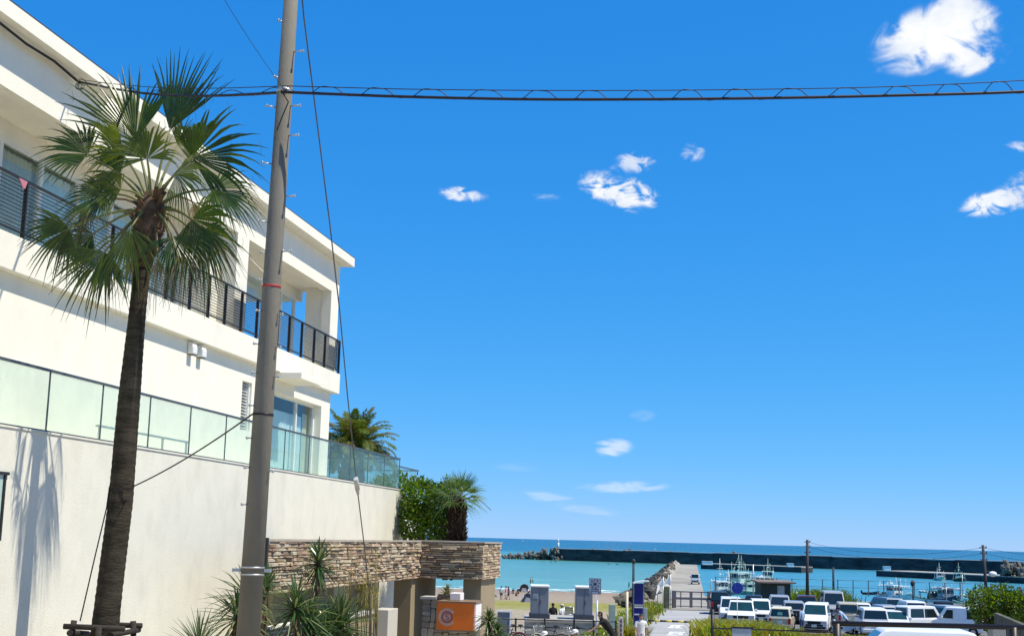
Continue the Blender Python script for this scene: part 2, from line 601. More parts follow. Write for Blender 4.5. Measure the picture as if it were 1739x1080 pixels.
def sea_material():
    m = bpy.data.materials.new('sea_water')
    m.use_nodes = True
    nt = m.node_tree
    b = nt.nodes['Principled BSDF']
    b.inputs['Roughness'].default_value = 0.22
    b.inputs['Specular IOR Level'].default_value = 0.22
    b.inputs['IOR'].default_value = 1.33
    t = nt.nodes.new('ShaderNodeTexCoord')
    sep = nt.nodes.new('ShaderNodeSeparateXYZ')
    nt.links.new(t.outputs['Object'], sep.inputs[0])
    mp = nt.nodes.new('ShaderNodeMapping')
    mp.inputs['Scale'].default_value = (0.004, 0.012, 1)
    nt.links.new(t.outputs['Object'], mp.inputs['Vector'])
    n = nt.nodes.new('ShaderNodeTexNoise')
    n.inputs['Scale'].default_value = 1.6
    n.inputs['Detail'].default_value = 7
    nt.links.new(mp.outputs[0], n.inputs['Vector'])
    # depth of the water: shallow near the beach, deep outside
    lg = nt.nodes.new('ShaderNodeMath')
    lg.operation = 'LOGARITHM'
    nt.links.new(sep.outputs['Y'], lg.inputs[0])
    lg.inputs[1].default_value = 10.0
    ad = nt.nodes.new('ShaderNodeMath')
    ad.operation = 'MULTIPLY_ADD'
    nt.links.new(n.outputs['Fac'], ad.inputs[0])
    ad.inputs[1].default_value = 0.16
    nt.links.new(lg.outputs[0], ad.inputs[2])
    mr = nt.nodes.new('ShaderNodeMapRange')
    mr.inputs['From Min'].default_value = 2.36
    mr.inputs['From Max'].default_value = 3.9
    nt.links.new(ad.outputs[0], mr.inputs['Value'])
    cr = nt.nodes.new('ShaderNodeValToRGB')
    el = cr.color_ramp.elements
    el[0].position = 0.0
    el[0].color = (0.20, 0.35, 0.285, 1)
    el[1].position = 1.0
    el[1].color = (0.003, 0.07, 0.135, 1)
    for p, c in [(0.06, (0.135, 0.305, 0.26)), (0.20, (0.10, 0.26, 0.235)), (0.36, (0.07, 0.24, 0.225)), (0.43, (0.055, 0.215, 0.215)), (0.475, (0.008, 0.105, 0.165)), (0.7, (0.005, 0.085, 0.15))]:
        e = el.new(p)
        e.color = (*c, 1)
    nt.links.new(mr.outputs[0], cr.inputs['Fac'])
    # the harbour basin east of the jetty is deeper and bluer
    jx = nt.nodes.new('ShaderNodeMath')
    jx.operation = 'MULTIPLY_ADD'
    nt.links.new(sep.outputs['Y'], jx.inputs[0])
    jx.inputs[1].default_value = -0.138
    nt.links.new(sep.outputs['X'], jx.inputs[2])
    gt = nt.nodes.new('ShaderNodeMapRange')
    gt.inputs['From Min'].default_value = -4.0
    gt.inputs['From Max'].default_value = 0.0
    nt.links.new(jx.outputs[0], gt.inputs['Value'])
    lt = nt.nodes.new('ShaderNodeMath')
    lt.operation = 'LESS_THAN'
    nt.links.new(sep.outputs['Y'], lt.inputs[0])
    lt.inputs[1].default_value = 565
    ml = nt.nodes.new('ShaderNodeMath')
    ml.operation = 'MULTIPLY'
    nt.links.new(gt.outputs[0], ml.inputs[0])
    nt.links.new(lt.outputs[0], ml.inputs[1])
    mx = nt.nodes.new('ShaderNodeMix')
    mx.data_type = 'RGBA'
    nt.links.new(ml.outputs[0], mx.inputs['Factor'])
    nt.links.new(cr.outputs['Color'], mx.inputs['A'])
    mx.inputs['B'].default_value = (0.055, 0.235, 0.31, 1)
    n4 = nt.nodes.new('ShaderNodeTexNoise')
    mp4 = nt.nodes.new('ShaderNodeMapping')
    mp4.inputs['Scale'].default_value = (0.05, 0.22, 1)
    nt.links.new(t.outputs['Object'], mp4.inputs['Vector'])
    n4.inputs['Scale'].default_value = 1.0
    n4.inputs['Detail'].default_value = 8
    nt.links.new(mp4.outputs[0], n4.inputs['Vector'])
    m4 = nt.nodes.new('ShaderNodeMapRange')
    m4.inputs['From Min'].default_value = 0.3
    m4.inputs['From Max'].default_value = 0.7
    m4.inputs['To Min'].default_value = 0.80
    m4.inputs['To Max'].default_value = 1.2
    nt.links.new(n4.outputs['Fac'], m4.inputs['Value'])
    hs = nt.nodes.new('ShaderNodeHueSaturation')
    nt.links.new(m4.outputs[0], hs.inputs['Value'])
    nt.links.new(mx.outputs['Result'], hs.inputs['Color'])
    nt.links.new(hs.outputs['Color'], b.inputs['Base Color'])
    nb = nt.nodes.new('ShaderNodeTexNoise')
    mpb = nt.nodes.new('ShaderNodeMapping')
    mpb.inputs['Scale'].default_value = (0.35, 0.9, 1)
    nt.links.new(t.outputs['Object'], mpb.inputs['Vector'])
    nb.inputs['Scale'].default_value = 1.0
    nb.inputs['Detail'].default_value = 5
    nt.links.new(mpb.outputs[0], nb.inputs['Vector'])
    bm = nt.nodes.new('ShaderNodeBump')
    bm.inputs['Strength'].default_value = 0.9
    bm.inputs['Distance'].default_value = 0.5
    nt.links.new(nb.outputs['Fac'], bm.inputs['Height'])
    nt.links.new(bm.outputs[0], b.inputs['Normal'])
    return m

SEA_M = sea_material()
GROUND_M = ground_material()
STREET_M = mat('bounce_light_street', (0.36, 0.32, 0.25), rough=0.9, var=0.12, scale=0.6, bump=0.3, bscale=30, spec=0.1)  # unseen street, paled so it bounces warm light onto the facade
ASPHALT = mat('asphalt', (0.15, 0.15, 0.145), rough=0.9, var=0.18, scale=0.6, bump=0.4, bscale=30, spec=0.15)
PAVING = mat('pale_concrete_road', (0.34, 0.34, 0.335), rough=0.9, var=0.10, scale=0.35, bump=0.2, spec=0.1)
CONC = mat('concrete', (0.33, 0.32, 0.29), rough=0.9, var=0.16, scale=0.8, bump=0.4, bscale=12, spec=0.12)
CONC_DK = mat('shaded_sea_concrete', (0.052, 0.058, 0.064), rough=0.95, var=0.45, scale=0.18, spec=0.08, stretch=(1, 1, 2.5))  # mottled concrete, shade on the sea walls put into its dark colour
CONC_LT = mat('pale_concrete', (0.46, 0.44, 0.40), rough=0.9, var=0.12, scale=0.6, bump=0.3, bscale=12, spec=0.1)
WHITE_LINE = mat('road_marking_paint', (0.72, 0.72, 0.70), rough=0.8, var=0.08, scale=6)

# ground sheet
ys = [-60, -30, -10, 0, 10, 20, 25, 30, 36, 40, 44, 48, 54, 60, 68, 75, 82, 88, 92, 100, 110, 120, 128, 140, 152, 165, 168, 168.5, 180, 195, 210, 225, 238, 255, 270, 330, 420]
xs = sorted(set([-400, -250, -150, -100, -70] + list(range(-50, 61, 4)) + [70, 90, 120, 160, 220, 300, 420]))
gm = MB()
vs, fs = [], []
for y in ys:
    jx = jetty_x(y) - 4
    for x in xs:
        vs.append((x, y, gz(x, y)))
for j in range(len(ys) - 1):
    for i in range(len(xs) - 1):
        a = j * len(xs) + i
        fs.append((a, a + 1, a + 1 + len(xs), a + len(xs)))
gm.add(vs, fs, 0, True)
structure(gm.build('ground', GROUND_M))

sm_ = MB()
sv = [(-30000, 190, 0), (30000, 190, 0), (60000, 45000, 0), (-60000, 45000, 0)]
sm_.add(sv, [(0, 1, 2, 3)])
structure(sm_.build('sea', SEA_M))

def drape(name, m, left, right, y0, y1, step, dz, par=None):
    "a strip on the ground between two x(y) edges"
    b = MB()
    vs, fs = [], []
    n = int((y1 - y0) / step)
    for i in range(n + 1):
        y = y0 + (y1 - y0) * i / n
        for k in range(5):
            x = lerp(left(y), right(y), k / 4)
            vs.append((x, y, interp(G_PORT, y) + dz))
    for i in range(n):
        for k in range(4):
            a = i * 5 + k
            fs.append((a, a + 1, a + 6, a + 5))
    b.add(vs, fs, 0, True)
    return b.build(name, m, par)

structure(drape('parking_lot', ASPHALT, lambda y: jetty_x(y) + 2.24, lambda y: 95, 84.5, 167.5, 4, 0.012))
structure(drape('harbour_road', PAVING, lambda y: jetty_x(y) - 1.7, lambda y: jetty_x(y) + 2.2, 64, 122, 3, 0.02))
structure(drape('street', STREET_M, lambda y: -60, lambda y: 80, 24, 46, 2, 0.012))

# quay wall along the parking lot and the jetty
q = MB()
q.box(21, 160, 167.2, 168.4, -2.5, 2.38)
structure(q.build('quay', CONC))

# ------------------------------------------------------------------ jetty with rock armour
jm = MB()
secs = [(118, 3.25), (128, 3.1), (150, 2.5), (170, 2.05), (230, 2.0), (300, 2.0), (380, 2.0), (438, 2.0)]
prof = [(-7.2, -3.0), (-6.2, 0.0), (-4.7, 1.4), (-3.5, 0.4), (-3.2, 0.0), (2.2, 0.0), (2.25, -6.0)]   # last column relative to deck height
vs, fs = [], []
for (y, zt) in secs:
    x0 = jetty_x(y)
    ramp = min(1, max(0, (y - 118) / 40))
    for i, (dx, dz) in enumerate(prof):
        dz = dz * ramp if i in (2, 3) else dz
        zz = zt + dz if i >= 2 else (dz if i == 0 else zt * 0.4)
        vs.append((x0 + dx, y, zz))
n = len(prof)
for j in range(len(secs) - 1):
    for i in range(n - 1):
        a = j * n + i
        fs.append((a, a + 1, a + n + 1, a + n))
fs.append([(len(secs) - 1) * n + i for i in range(n)])
fs.append([i for i in range(n)][::-1])
jm.add(vs, fs)
jetty = structure(jm.build('jetty', mat('worn_jetty_concrete', (0.20, 0.185, 0.16), col2=(0.37, 0.35, 0.31), rough=0.9, scale=0.09, bump=0.3, bscale=3, spec=0.1, detail=8)))
ROCK_M = [mat('rock_grey', (0.10, 0.095, 0.085), rough=0.95, var=0.45, scale=1.2, spec=0.1),
          mat('rock_brown', (0.15, 0.13, 0.10), rough=0.95, var=0.3, scale=1.2, spec=0.1),
          mat('rock_dark', (0.045, 0.045, 0.042), rough=0.9, var=0.3, scale=1.2, spec=0.2)]

def rock_mesh(i):
    b = MB()
    b.ball((0, 0, 0), 0.8, 0.62, 0.5, 7, 5, 0, 0.55)
    b.sm = [False] * len(b.f)
    o = b.build('rock', ROCK_M[i % 3])
    me = o.data
    bpy.data.objects.remove(o)
    return me
ROCKS = [rock_mesh(i) for i in range(9)]

def put_rock(parent, loc, sc, me=None):
    o = bpy.data.objects.new('rock', me or rnd.choice(ROCKS))
    COL.objects.link(o)
    o.parent = parent
    M = WM[parent.name].inverted()
    o.location = M @ Vector(loc)
    o.rotation_euler = (rnd.uniform(-.6, .6), rnd.uniform(-.6, .6), rnd.uniform(0, 6.3))
    o.scale = (sc * rnd.uniform(.8, 1.25), sc * rnd.uniform(.8, 1.2), sc * rnd.uniform(.7, 1.2))
    return o

y = 138.0
while y < 436:
    zt = interp(secs, y)
    nk = 5 if y < 250 else 3
    for k in range(nk):
        t = (k + rnd.random()) / nk
        dx = lerp(interp([(138, -6.3), (165, -7.8), (200, -9.6), (260, -8.6)], y), -4.3, t)
        z = lerp(0.0, zt + 1.1, t ** 0.8)
        put_rock(jetty, (jetty_x(y) + dx, y + rnd.uniform(-1, 1), max(z, gz(jetty_x(y) + dx, y) + .2)), rnd.uniform(0.85, 1.5))
    y += lerp(2.2, 7.0, (y - 138) / 300)

# surf breaking on the rocks
foam_m = mat('sea_foam', (0.80, 0.84, 0.84), rough=0.9, var=0.04, scale=2)
fm = MB()
for i in range(260):
    t = rnd.random()
    Y = lerp(186, 240, t ** 1.5)
    x = jetty_x(Y) - 7.0 - abs(rnd.gauss(0, 1.7)) * (1.0 - .3 * t)
    zc = max(0.0, rnd.gauss(0.25, 0.45)) if x > jetty_x(Y) - 9 else 0.05
    fm.ball((x, Y, zc), rnd.uniform(.12, .5), rnd.uniform(.3, .8), rnd.uniform(.06, .26), 6, 4)
for i in range(150):
    x = rnd.uniform(-14, 21)
    Y = 236 + rnd.gauss(0, 1.3) + 1.2 * math.sin(x * .5)
    if rnd.random() < .5:
        Y += 9
    fm.ball((x, Y, 0.02), rnd.uniform(.5, 1.9), rnd.uniform(.1, .3), .04, 6, 3)
fm.build('surf_foam', foam_m, kind='stuff')

# ------------------------------------------------------------------ breakwater and piers
def px_line(p0, p1, z):
    "two points on the level z seen at two photo positions"
    out = []
    for p in (p0, p1):
        r = ray(*p)
        t = (z - CAM_Z) / r.z
        out.append(r * t + Vector((0, 0, CAM_Z)))
    return out

a, b = px_line((934, 950.6), (1739, 976), 0)
dirn = (b - a).normalized()
b = a + dirn * 420
nrm = Vector((dirn.y, -dirn.x, 0))
if nrm.y > 0:
    nrm = -nrm
bk = -nrm
bw = MB()
SEGL = 12.0
ns = int((b - a).length / SEGL)
for i in range(ns):
    p0 = a + dirn * (i * SEGL + .06)
    p1 = a + dirn * ((i + 1) * SEGL - .06)
    zt = 4.85 + 0.12 * math.sin(i * 2.3)
    bw.hexa([p0 + Vector((0, 0, -3)), p1 + Vector((0, 0, -3)), p1 + bk * 9 + Vector((0, 0, -3)), p0 + bk * 9 + Vector((0, 0, -3)),
             p0 + Vector((0, 0, zt)), p1 + Vector((0, 0, zt)), p1 + bk * 9 + Vector((0, 0, zt)), p0 + bk * 9 + Vector((0, 0, zt))])
bwo = structure(bw.build('breakwater', CONC_DK))
cp = MB()
cp.hexa([a + Vector((0, 0, 4.99)) - nrm * .3, b + Vector((0, 0, 4.99)) - nrm * .3, b + bk * 8 + Vector((0, 0, 4.99)), a + bk * 8 + Vector((0, 0, 4.99)),
         a + Vector((0, 0, 5.15)) - nrm * .3, b + Vector((0, 0, 5.15)) - nrm * .3, b + bk * 8 + Vector((0, 0, 5.15)), a + bk * 8 + Vector((0, 0, 5.15))])
cp.build('coping', CONC_LT, bwo)  # pale slab, the sunlit top of the wall given by colour

# concrete tetrapods round the breakwater head
def tetra_mesh():
    b = MB()
    legs = [Vector((0, 0, 1))] + [Vector((math.cos(q) * .943, math.sin(q) * .943, -.333)) for q in (0, 2.094, 4.189)]
    for l in legs:
        b.tube([Vector((0, 0, 0)), l * 1.6], [.62, .38], 7)
    return b
tb = tetra_mesh()
tetra0 = tb.build('tetrapod', CONC_DK2 if 'CONC_DK2' in globals() else mat('tetrapod_concrete', (0.13, 0.125, 0.11), rough=0.95, var=0.3, scale=.7, spec=.1))
tag(tetra0, 'grey concrete tetrapod in the heap at the seaward end of the breakwater', 'tetrapod', 'tetrapods at the breakwater head')
first = True
for i in range(64):
    t = rnd.random()
    off = -t * 27 + 6
    p = a + dirn * off
    h = max(0.0, 4.6 * (1 - abs(t - .15) * 1.05))
    q = p + nrm * rnd.uniform(-7, 3) + Vector((0, 0, rnd.uniform(0, 1) * h))
    o = tetra0 if first else tetra0.copy()
    if not first:
        COL.objects.link(o)
    first = False
    o.location = q
    s = rnd.uniform(1.0, 1.35)
    o.scale = (s, s, s)
    o.rotation_euler = (rnd.uniform(0, 6), rnd.uniform(0, 6), rnd.uniform(0, 6))
# a row of the same blocks shows over the top of the wall
for i in range(16):
    p = a + dirn * rnd.uniform(6, 110) + bk * 11
    o = tetra0.copy()
    COL.objects.link(o)
    o['label'] = 'concrete tetrapod whose tip pokes up behind the breakwater wall'
    o['group'] = 'tetrapods behind the breakwater'
    o.location = p + Vector((0, 0, rnd.uniform(3.3, 4.4)))
    o.rotation_euler = (rnd.uniform(0, 6), rnd.uniform(0, 6), rnd.uniform(0, 6))
    o.scale = (1.2, 1.2, 1.2)

def pier(name, p0, p1, width, top, extra=None):
    a, b = px_line(p0, p1, 0)
    d = (b - a).normalized()
    n = Vector((-d.y, d.x, 0))
    if n.y < 0:
        n = -n
    m = MB()
    for (z0, z1, o) in ((-3, top - .25, 0.0), (top - .25, top, -.12)):
        pts = [a + n * o, b + n * o, b + n * width, a + n * width]
        m.hexa([p + Vector((0, 0, z0)) for p in pts] + [p + Vector((0, 0, z1)) for p in pts], 0 if z0 < 0 else 1)
    return structure(m.build(name, [CONC_DK, CONC])), a, b, n, d  # sides in the painted shade tone, top band in plain concrete
pier1, p1a, p1b, p1n, p1d = pier('inner_pier', (1190, 965.5), (1361, 972), 10, 1.95)
pier2, p2a, p2b, p2n, p2d = pier('outer_pier', (1488, 978), (1790, 993.5), 16, 1.9)

# white storage boxes on the piers
box_m = mat('white_painted_steel', (0.78, 0.79, 0.78), rough=0.5, var=0.05, scale=2)
def pier_box(px, py, Y, w, h, label):
    c = at(px, py, Y)
    t = thing('storage_box', label, 'storage box', (c.x, c.y, 1.95), 0, 'white boxes on the harbour piers')
    m = MB()
    m.box(c.x - w / 2, c.x + w / 2, c.y - 1, c.y + 1, 1.95, 1.95 + h)
    m.build('body', box_m, t, bevel=.05)
    m = MB()
    m.box(c.x - w / 2 - .08, c.x + w / 2 + .08, c.y - 1.08, c.y + 1.08, 1.95 + h + .003, 2.05 + h)
    m.build('lid', box_m, t)
pier_box(1197, 960, 446, 1.7, 1.1, 'white storage box at the landward end of the inner pier, left of its twin')
pier_box(1205.5, 960.5, 446, 1.6, 1.1, 'white storage box on the inner pier, right of its twin and left of the boats')
pier_box(1342, 964, 447, 2.0, 1.1, 'lone white storage box near the outer tip of the inner pier')
pier_box(1506, 969, 420, 2.0, 1.3, 'lone white storage box at the left tip of the outer pier')
# heap of blocks at the landward side of the outer pier
for i in range(34):
    px = rnd.uniform(1704, 1760)
    c = at(px, 967, 384 + rnd.uniform(0, 10))
    o = tetra0.copy()
    COL.objects.link(o)
    o['label'] = 'pale concrete block in the heap on the outer pier at the far right'
    o['group'] = 'blocks heaped on the outer pier'
    o.location = (c.x, c.y, 2.0 + rnd.uniform(.3, 1.0) + rnd.random() * 2.0)
    o.rotation_euler = (rnd.uniform(0, 6), rnd.uniform(0, 6), rnd.uniform(0, 6))

# white light beacon behind the breakwater head
bx = at(948, 931, 640)
t = thing('light_beacon', 'slim white light beacon rising behind the breakwater head', 'beacon', (bx.x, bx.y, 4.0))
m = MB()
m.tube([(bx.x, bx.y, 4.0), (bx.x, bx.y, 8.2)], [.55, .4], 10)
m.build('tower', box_m, t)
m = MB()
m.tube([(bx.x, bx.y, 8.2), (bx.x, bx.y, 8.35)], .75, 10)
m.tube([(bx.x, bx.y, 8.35), (bx.x, bx.y, 9.0), (bx.x, bx.y, 9.3)], [.3, .3, .05], 10)
m.build('lantern', box_m, t)
m = MB()
m.box(bx.x - 3, bx.x + 3, bx.y - 3, bx.y + 3, -2, 4.0)
m.build('footing', CONC_DK, t)

# ------------------------------------------------------------------ building
STUCCO = stucco_mat('cream_stucco', (0.79, 0.755, 0.65), 0.09)
STUCCO2 = stucco_mat('cream_stucco_wall', (0.69, 0.665, 0.57), 0.18)
FRAME_W = mat('white_window_frame', (0.72, 0.72, 0.69), rough=0.4, var=0.04)
RAIL_DK = mat('dark_brown_metal', (0.022, 0.018, 0.017), rough=0.45, var=0.15, spec=0.4)
RAIL_GR = mat('grey_metal_rail', (0.06, 0.062, 0.066), rough=0.4, var=0.1, spec=0.5)
CURTAIN = mat('pale_curtain', (0.74, 0.78, 0.74), rough=0.95, var=0.05, scale=2)
CURTAIN2 = mat('warm_sheer_curtain', (0.62, 0.56, 0.42), rough=0.95, var=0.08, scale=2)
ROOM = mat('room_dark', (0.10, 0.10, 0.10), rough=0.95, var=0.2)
PANE = glass_mat('window_glass', (0.88, 0.95, 0.96), refl=0.04)
PANE_CLR = glass_mat('clear_window_glass', (0.9, 0.96, 0.98), refl=0.05)
BAL_GLASS = glass_mat('balustrade_glass', (0.92, 0.965, 0.94), refl=0.0, body=0.085, body_col=(0.52, 0.76, 0.69), ior=1.2)
GALV = mat('galvanised_steel', (0.42, 0.43, 0.43), rough=0.4, metal=0.6, var=0.12)

ROOF_C, WALL_C, SLAB_C, TERR_C = -12.75, -13.14, -12.945, -11.70
END_S = 42.2
BACK = -24.0
S0 = 8.0                       # the building goes on out of frame to the left
base = bp(-16, 30, 6.0)
bld = thing('apartment_building', 'cream stucco three level seafront building with slatted balconies and a flat roof', 'building', base, -PHI)

m = MB()
m.bbox(BACK, ROOF_C, S0, 42.55, 17.92, 18.21)
roof = m.build('roof', STUCCO, bld)
m = MB()
m.bbox(BACK + .02, ROOF_C - .003, S0, 42.56, 18.213, 18.245)
m.build('roof_flashing', RAIL_GR, roof)

# upper storey: fascia over the loggias, piers, soffit
m = MB()
m.bbox(-13.45, WALL_C, S0, END_S, 16.88, 17.917)           # fascia beam
m.bbox(-13.45, WALL_C, 41.38, END_S, 14.215, 16.877)       # end pier
m.bbox(-13.62, WALL_C, 32.95, 33.80, 14.215, 16.877)       # middle pier
m.bbox(-14.45, -13.62, 32.35, 33.80, 14.215, 16.99)        # wall between two loggias
m.bbox(-14.02, -13.453, 41.42, END_S - .02, 14.215, 16.99) # return of the end pier
m.bbox(BACK, -14.40, S0, 36.2, 16.60, 16.99)               # header over inner windows
m.bbox(BACK, -14.40, 36.2, END_S - .03, 16.66, 16.99)
m.bbox(BACK, -13.453, S0, END_S - .01, 16.993, 17.20)      # soffit
m.bbox(BACK, BACK + .3, S0, END_S, 6.0, 17.917)            # back wall
wall_u = m.build('upper_wall', STUCCO, bld)

# floor slab with upstand
m = MB()
m.bbox(BACK, SLAB_C, S0, END_S - .06, 13.55, 14.21)
slab = m.build('balcony_slab', STUCCO, bld, bevel=.012)
# lower wall with openings
def wall(mb, c0, c1, s0, s1, z0, z1, holes):
    ss = sorted(set([s0, s1] + [h[0] for h in holes] + [h[1] for h in holes]))
    zs = sorted(set([z0, z1] + [h[2] for h in holes] + [h[3] for h in holes]))
    for a, b in zip(ss, ss[1:]):
        for c, d in zip(zs, zs[1:]):
            mid = ((a + b) / 2, (c + d) / 2)
            if any(h[0] < mid[0] < h[1] and h[2] < mid[1] < h[3] for h in holes):
                continue
            mb.bbox(c0, c1, a, b, c, d)
m = MB()
wall(m, -13.55, WALL_C, S0, 41.8, 8.2, 13.547, [(36.25, 40.9, 10.56, 13.02), (33.9, 34.62, 11.7, 13.02)])
m.bbox(BACK, -13.56, 41.4, 41.75, 8.2, 13.547)
wall_l = m.build('lower_wall', STUCCO, bld)
# canopy over the lower window
m = MB()
m.bbox(-13.15, -12.30, 36.3, 38.15, 13.36, 13.544)
m.build('canopy', STUCCO, bld, bevel=.012)

def window(sa, sb, z0, z1, c, mull, parent, fr=.06, pane_m=PANE, cur=None, cz=None, cgap=.18, room=None, head=.07):
    "sliding window: frame with mullions, one pane per light, curtains behind"
    m = MB()
    m.bbox(c - .05, c + .03, sa, sb, z1 - head, z1)
    m.bbox(c - .05, c + .03, sa, sb, z0, z0 + .06)
    edges = [sa] + list(mull) + [sb]
    for i, e in enumerate(edges):
        w = fr
        lo = max(sa, e - w / 2 if 0 < i < len(edges) - 1 else (e if i == 0 else e - w))
        hi = min(sb, lo + w)
        m.bbox(c - .06, c + .035, lo, hi, z0 + .062, z1 - head - .002)
    w = m.build('window', FRAME_W, parent)
    for i, (e0, e1) in enumerate(zip(edges, edges[1:])):
        g = MB()
        k = .008 * (i % 2)
        g.bbox(c - .022 + k, c - .014 + k, e0 + .03, e1 - .03, z0 + .05, z1 - head + .01)
        g.build('pane', pane_m, w)
    for (c0, c1, mt, drop) in (cur or []):
        g = MB()
        n = int((c1 - c0) * 34)
        pts = []
        for i in range(n + 1):
            s = lerp(c0, c1, i / n)
            pts.append((c - cgap + .035 * math.sin(s * 38 + math.sin(s * 9)) + .012 * math.sin(s * 91), s))
        vs = [bp(p[0], p[1], z0 + .03) for p in pts] + [bp(p[0], p[1], z1 - drop) for p in pts]
        fs = [(i, i + 1, n + 2 + i, n + 1 + i) for i in range(n)]
        g.add(vs, fs, 0, True)
        g.build('curtain', mt, w)
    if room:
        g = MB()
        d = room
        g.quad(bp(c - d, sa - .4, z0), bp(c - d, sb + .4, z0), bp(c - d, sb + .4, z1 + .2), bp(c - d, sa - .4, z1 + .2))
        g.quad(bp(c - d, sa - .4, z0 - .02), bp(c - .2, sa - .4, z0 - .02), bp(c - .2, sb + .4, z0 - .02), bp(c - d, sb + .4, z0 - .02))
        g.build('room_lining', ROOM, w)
    return w

# lower terrace window
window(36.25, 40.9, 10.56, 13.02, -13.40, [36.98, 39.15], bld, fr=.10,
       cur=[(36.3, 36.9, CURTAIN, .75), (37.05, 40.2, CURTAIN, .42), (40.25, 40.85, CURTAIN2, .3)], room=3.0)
# louvred vent beside it
m = MB()
m.bbox(-13.42, -13.2, 33.9, 33.96, 11.7, 13.02)
m.bbox(-13.42, -13.2, 34.56, 34.62, 11.7, 13.02)
m.bbox(-13.42, -13.40, 33.96, 34.56, 11.7, 13.02)
lv = m.build('louvre_vent', FRAME_W, bld)
for i in range(15):
    z = 11.76 + i * .083
    g = MB()
    g.hexa([bp(-13.36, 33.96, z + .05), bp(-13.24, 33.96, z), bp(-13.24, 34.56, z), bp(-13.36, 34.56, z + .05),
            bp(-13.36, 33.96, z + .06), bp(-13.24, 33.96, z + .012), bp(-13.24, 34.56, z + .012), bp(-13.36, 34.56, z + .06)])
    g.build('slat', FRAME_W, lv)
# two hooded vents under the slab
for s in (30.25, 30.83):
    g = MB()
    pts = []
    prof = [(0, .30), (.07, .30), (.14, .25), (.17, .16), (.17, .0), (0, .0)]
    g.prism(prof, lambda a, b, t: bp(WALL_C + .002 + a, t, 13.21 + b), s - .13, s + .13)
    h = g.build('vent_hood', FRAME_W, bld, bevel=.03)
    g = MB()
    g.bbox(WALL_C + .02, WALL_C + .15, s - .11, s + .11, 13.195, 13.208)
    g.build('grille', RAIL_DK, h)

# upper windows behind the loggias
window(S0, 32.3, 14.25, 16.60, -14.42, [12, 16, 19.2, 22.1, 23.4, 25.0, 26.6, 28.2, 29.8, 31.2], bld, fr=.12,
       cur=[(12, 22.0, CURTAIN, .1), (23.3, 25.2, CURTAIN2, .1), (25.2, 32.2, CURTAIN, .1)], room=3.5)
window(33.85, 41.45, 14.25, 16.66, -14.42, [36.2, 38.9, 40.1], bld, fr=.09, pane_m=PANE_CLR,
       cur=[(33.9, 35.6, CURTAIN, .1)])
g = MB()
g.bbox(BACK, -14.5, 33.6, 33.8, 14.2, 16.99)
g.build('partition', STUCCO, bld)

# slatted balcony railing
RC = SLAB_C - .05
m = MB()
m.bbox(RC - .03, RC + .03, S0, END_S - .1, 15.28, 15.32)
m.bbox(RC - .02, RC + .02, S0, END_S - .1, 14.30, 14.33)
rail = m.build('balcony_railing', RAIL_DK, bld)
posts = [S0 + .03]
posts = [8.1, 10.2, 12.3, 14.4, 16.1, 18.0, 19.95, 22.07, 24.2, 25.6, 27.0, 28.4, 29.75, 30.9, 32.0, 33.15, 34.32, 36.0, 37.02, 38.17, 39.39, 40.5, 42.06]
for p in posts:
    g = MB()
    g.bbox(RC - .035, RC + .036, p - .025, p + .025, 14.214, 15.272)
    g.build('post', RAIL_DK, rail)
for a_, b_ in zip(posts, posts[1:]):
    if b_ < 19:
        continue
    for k in range(13):
        z = 14.37 + k * .0715
        g = MB()
        g.hexa([bp(RC - .028, a_ + .031, z), bp(RC + .012, a_ + .031, z - .012), bp(RC + .012, b_ - .031, z - .012), bp(RC - .028, b_ - .031, z),
                bp(RC - .028, a_ + .031, z + .016), bp(RC + .012, a_ + .031, z + .004), bp(RC + .012, b_ - .031, z + .004), bp(RC - .028, b_ - .031, z + .016)])
        g.build('slat', RAIL_DK, rail)
# return of the railing at the end of the slab
for k in range(13):
    z = 14.37 + k * .0715
    g = MB()
    g.bbox(-14.0, RC - .04, 42.05, 42.075, z - .01, z + .03)
    g.build('slat', RAIL_DK, rail)
g = MB()
g.bbox(-14.0, RC - .032, 42.03, 42.09, 15.276, 15.321)
g.build('end_rail', RAIL_DK, rail)
# pinkish towel end on the rail
g = MB()
c0 = [bp(RC + .036, 21.72, 15.285), bp(RC + .036, 22.02, 15.285), bp(RC + .05, 21.93, 15.13), bp(RC + .045, 21.86, 15.12)]
c1 = [p + NV * .008 for p in c0]
g.hexa([c0[3], c0[2], c1[2], c1[3], c0[0], c0[1], c1[1], c1[0]])
tag(g.build('towel', mat('dusty_pink_cloth', (0.42, 0.16, 0.20), rough=.95), loc=bp(RC, 21.8, 15.05)), 'dusty pink cloth corner hung over the balcony rail at the far left', 'cloth')

# ------------------------------------------------------------------ terrace in front of the lower storey
m = MB()
m.bbox(-12.0, TERR_C, 9, 46.62, 5.2, 10.565)
m.bbox(-13.145, -12.003, 9, 46.6, 10.2, 10.54)
m.bbox(-24, -12.003, 46.3, 46.6, 5.2, 10.54)
terr = m.build('terrace_wall', STUCCO2, bld)
m = MB()
m.bbox(-12.02, TERR_C + .02, 9, 46.64, 10.568, 10.60)
m.build('coping', STUCCO2, terr)
# dark window edge at the very left of the wall
m = MB()
m.bbox(TERR_C + .002, TERR_C + .04, 17.4, 20.06, 9.80, 9.85)
m.bbox(TERR_C + .002, TERR_C + .03, 19.94, 19.99, 8.75, 9.798)
m.bbox(TERR_C + .002, TERR_C + .012, 17.5, 19.938, 8.75, 9.778, 1)
m.build('small_window', [RAIL_DK, PANE], bld)

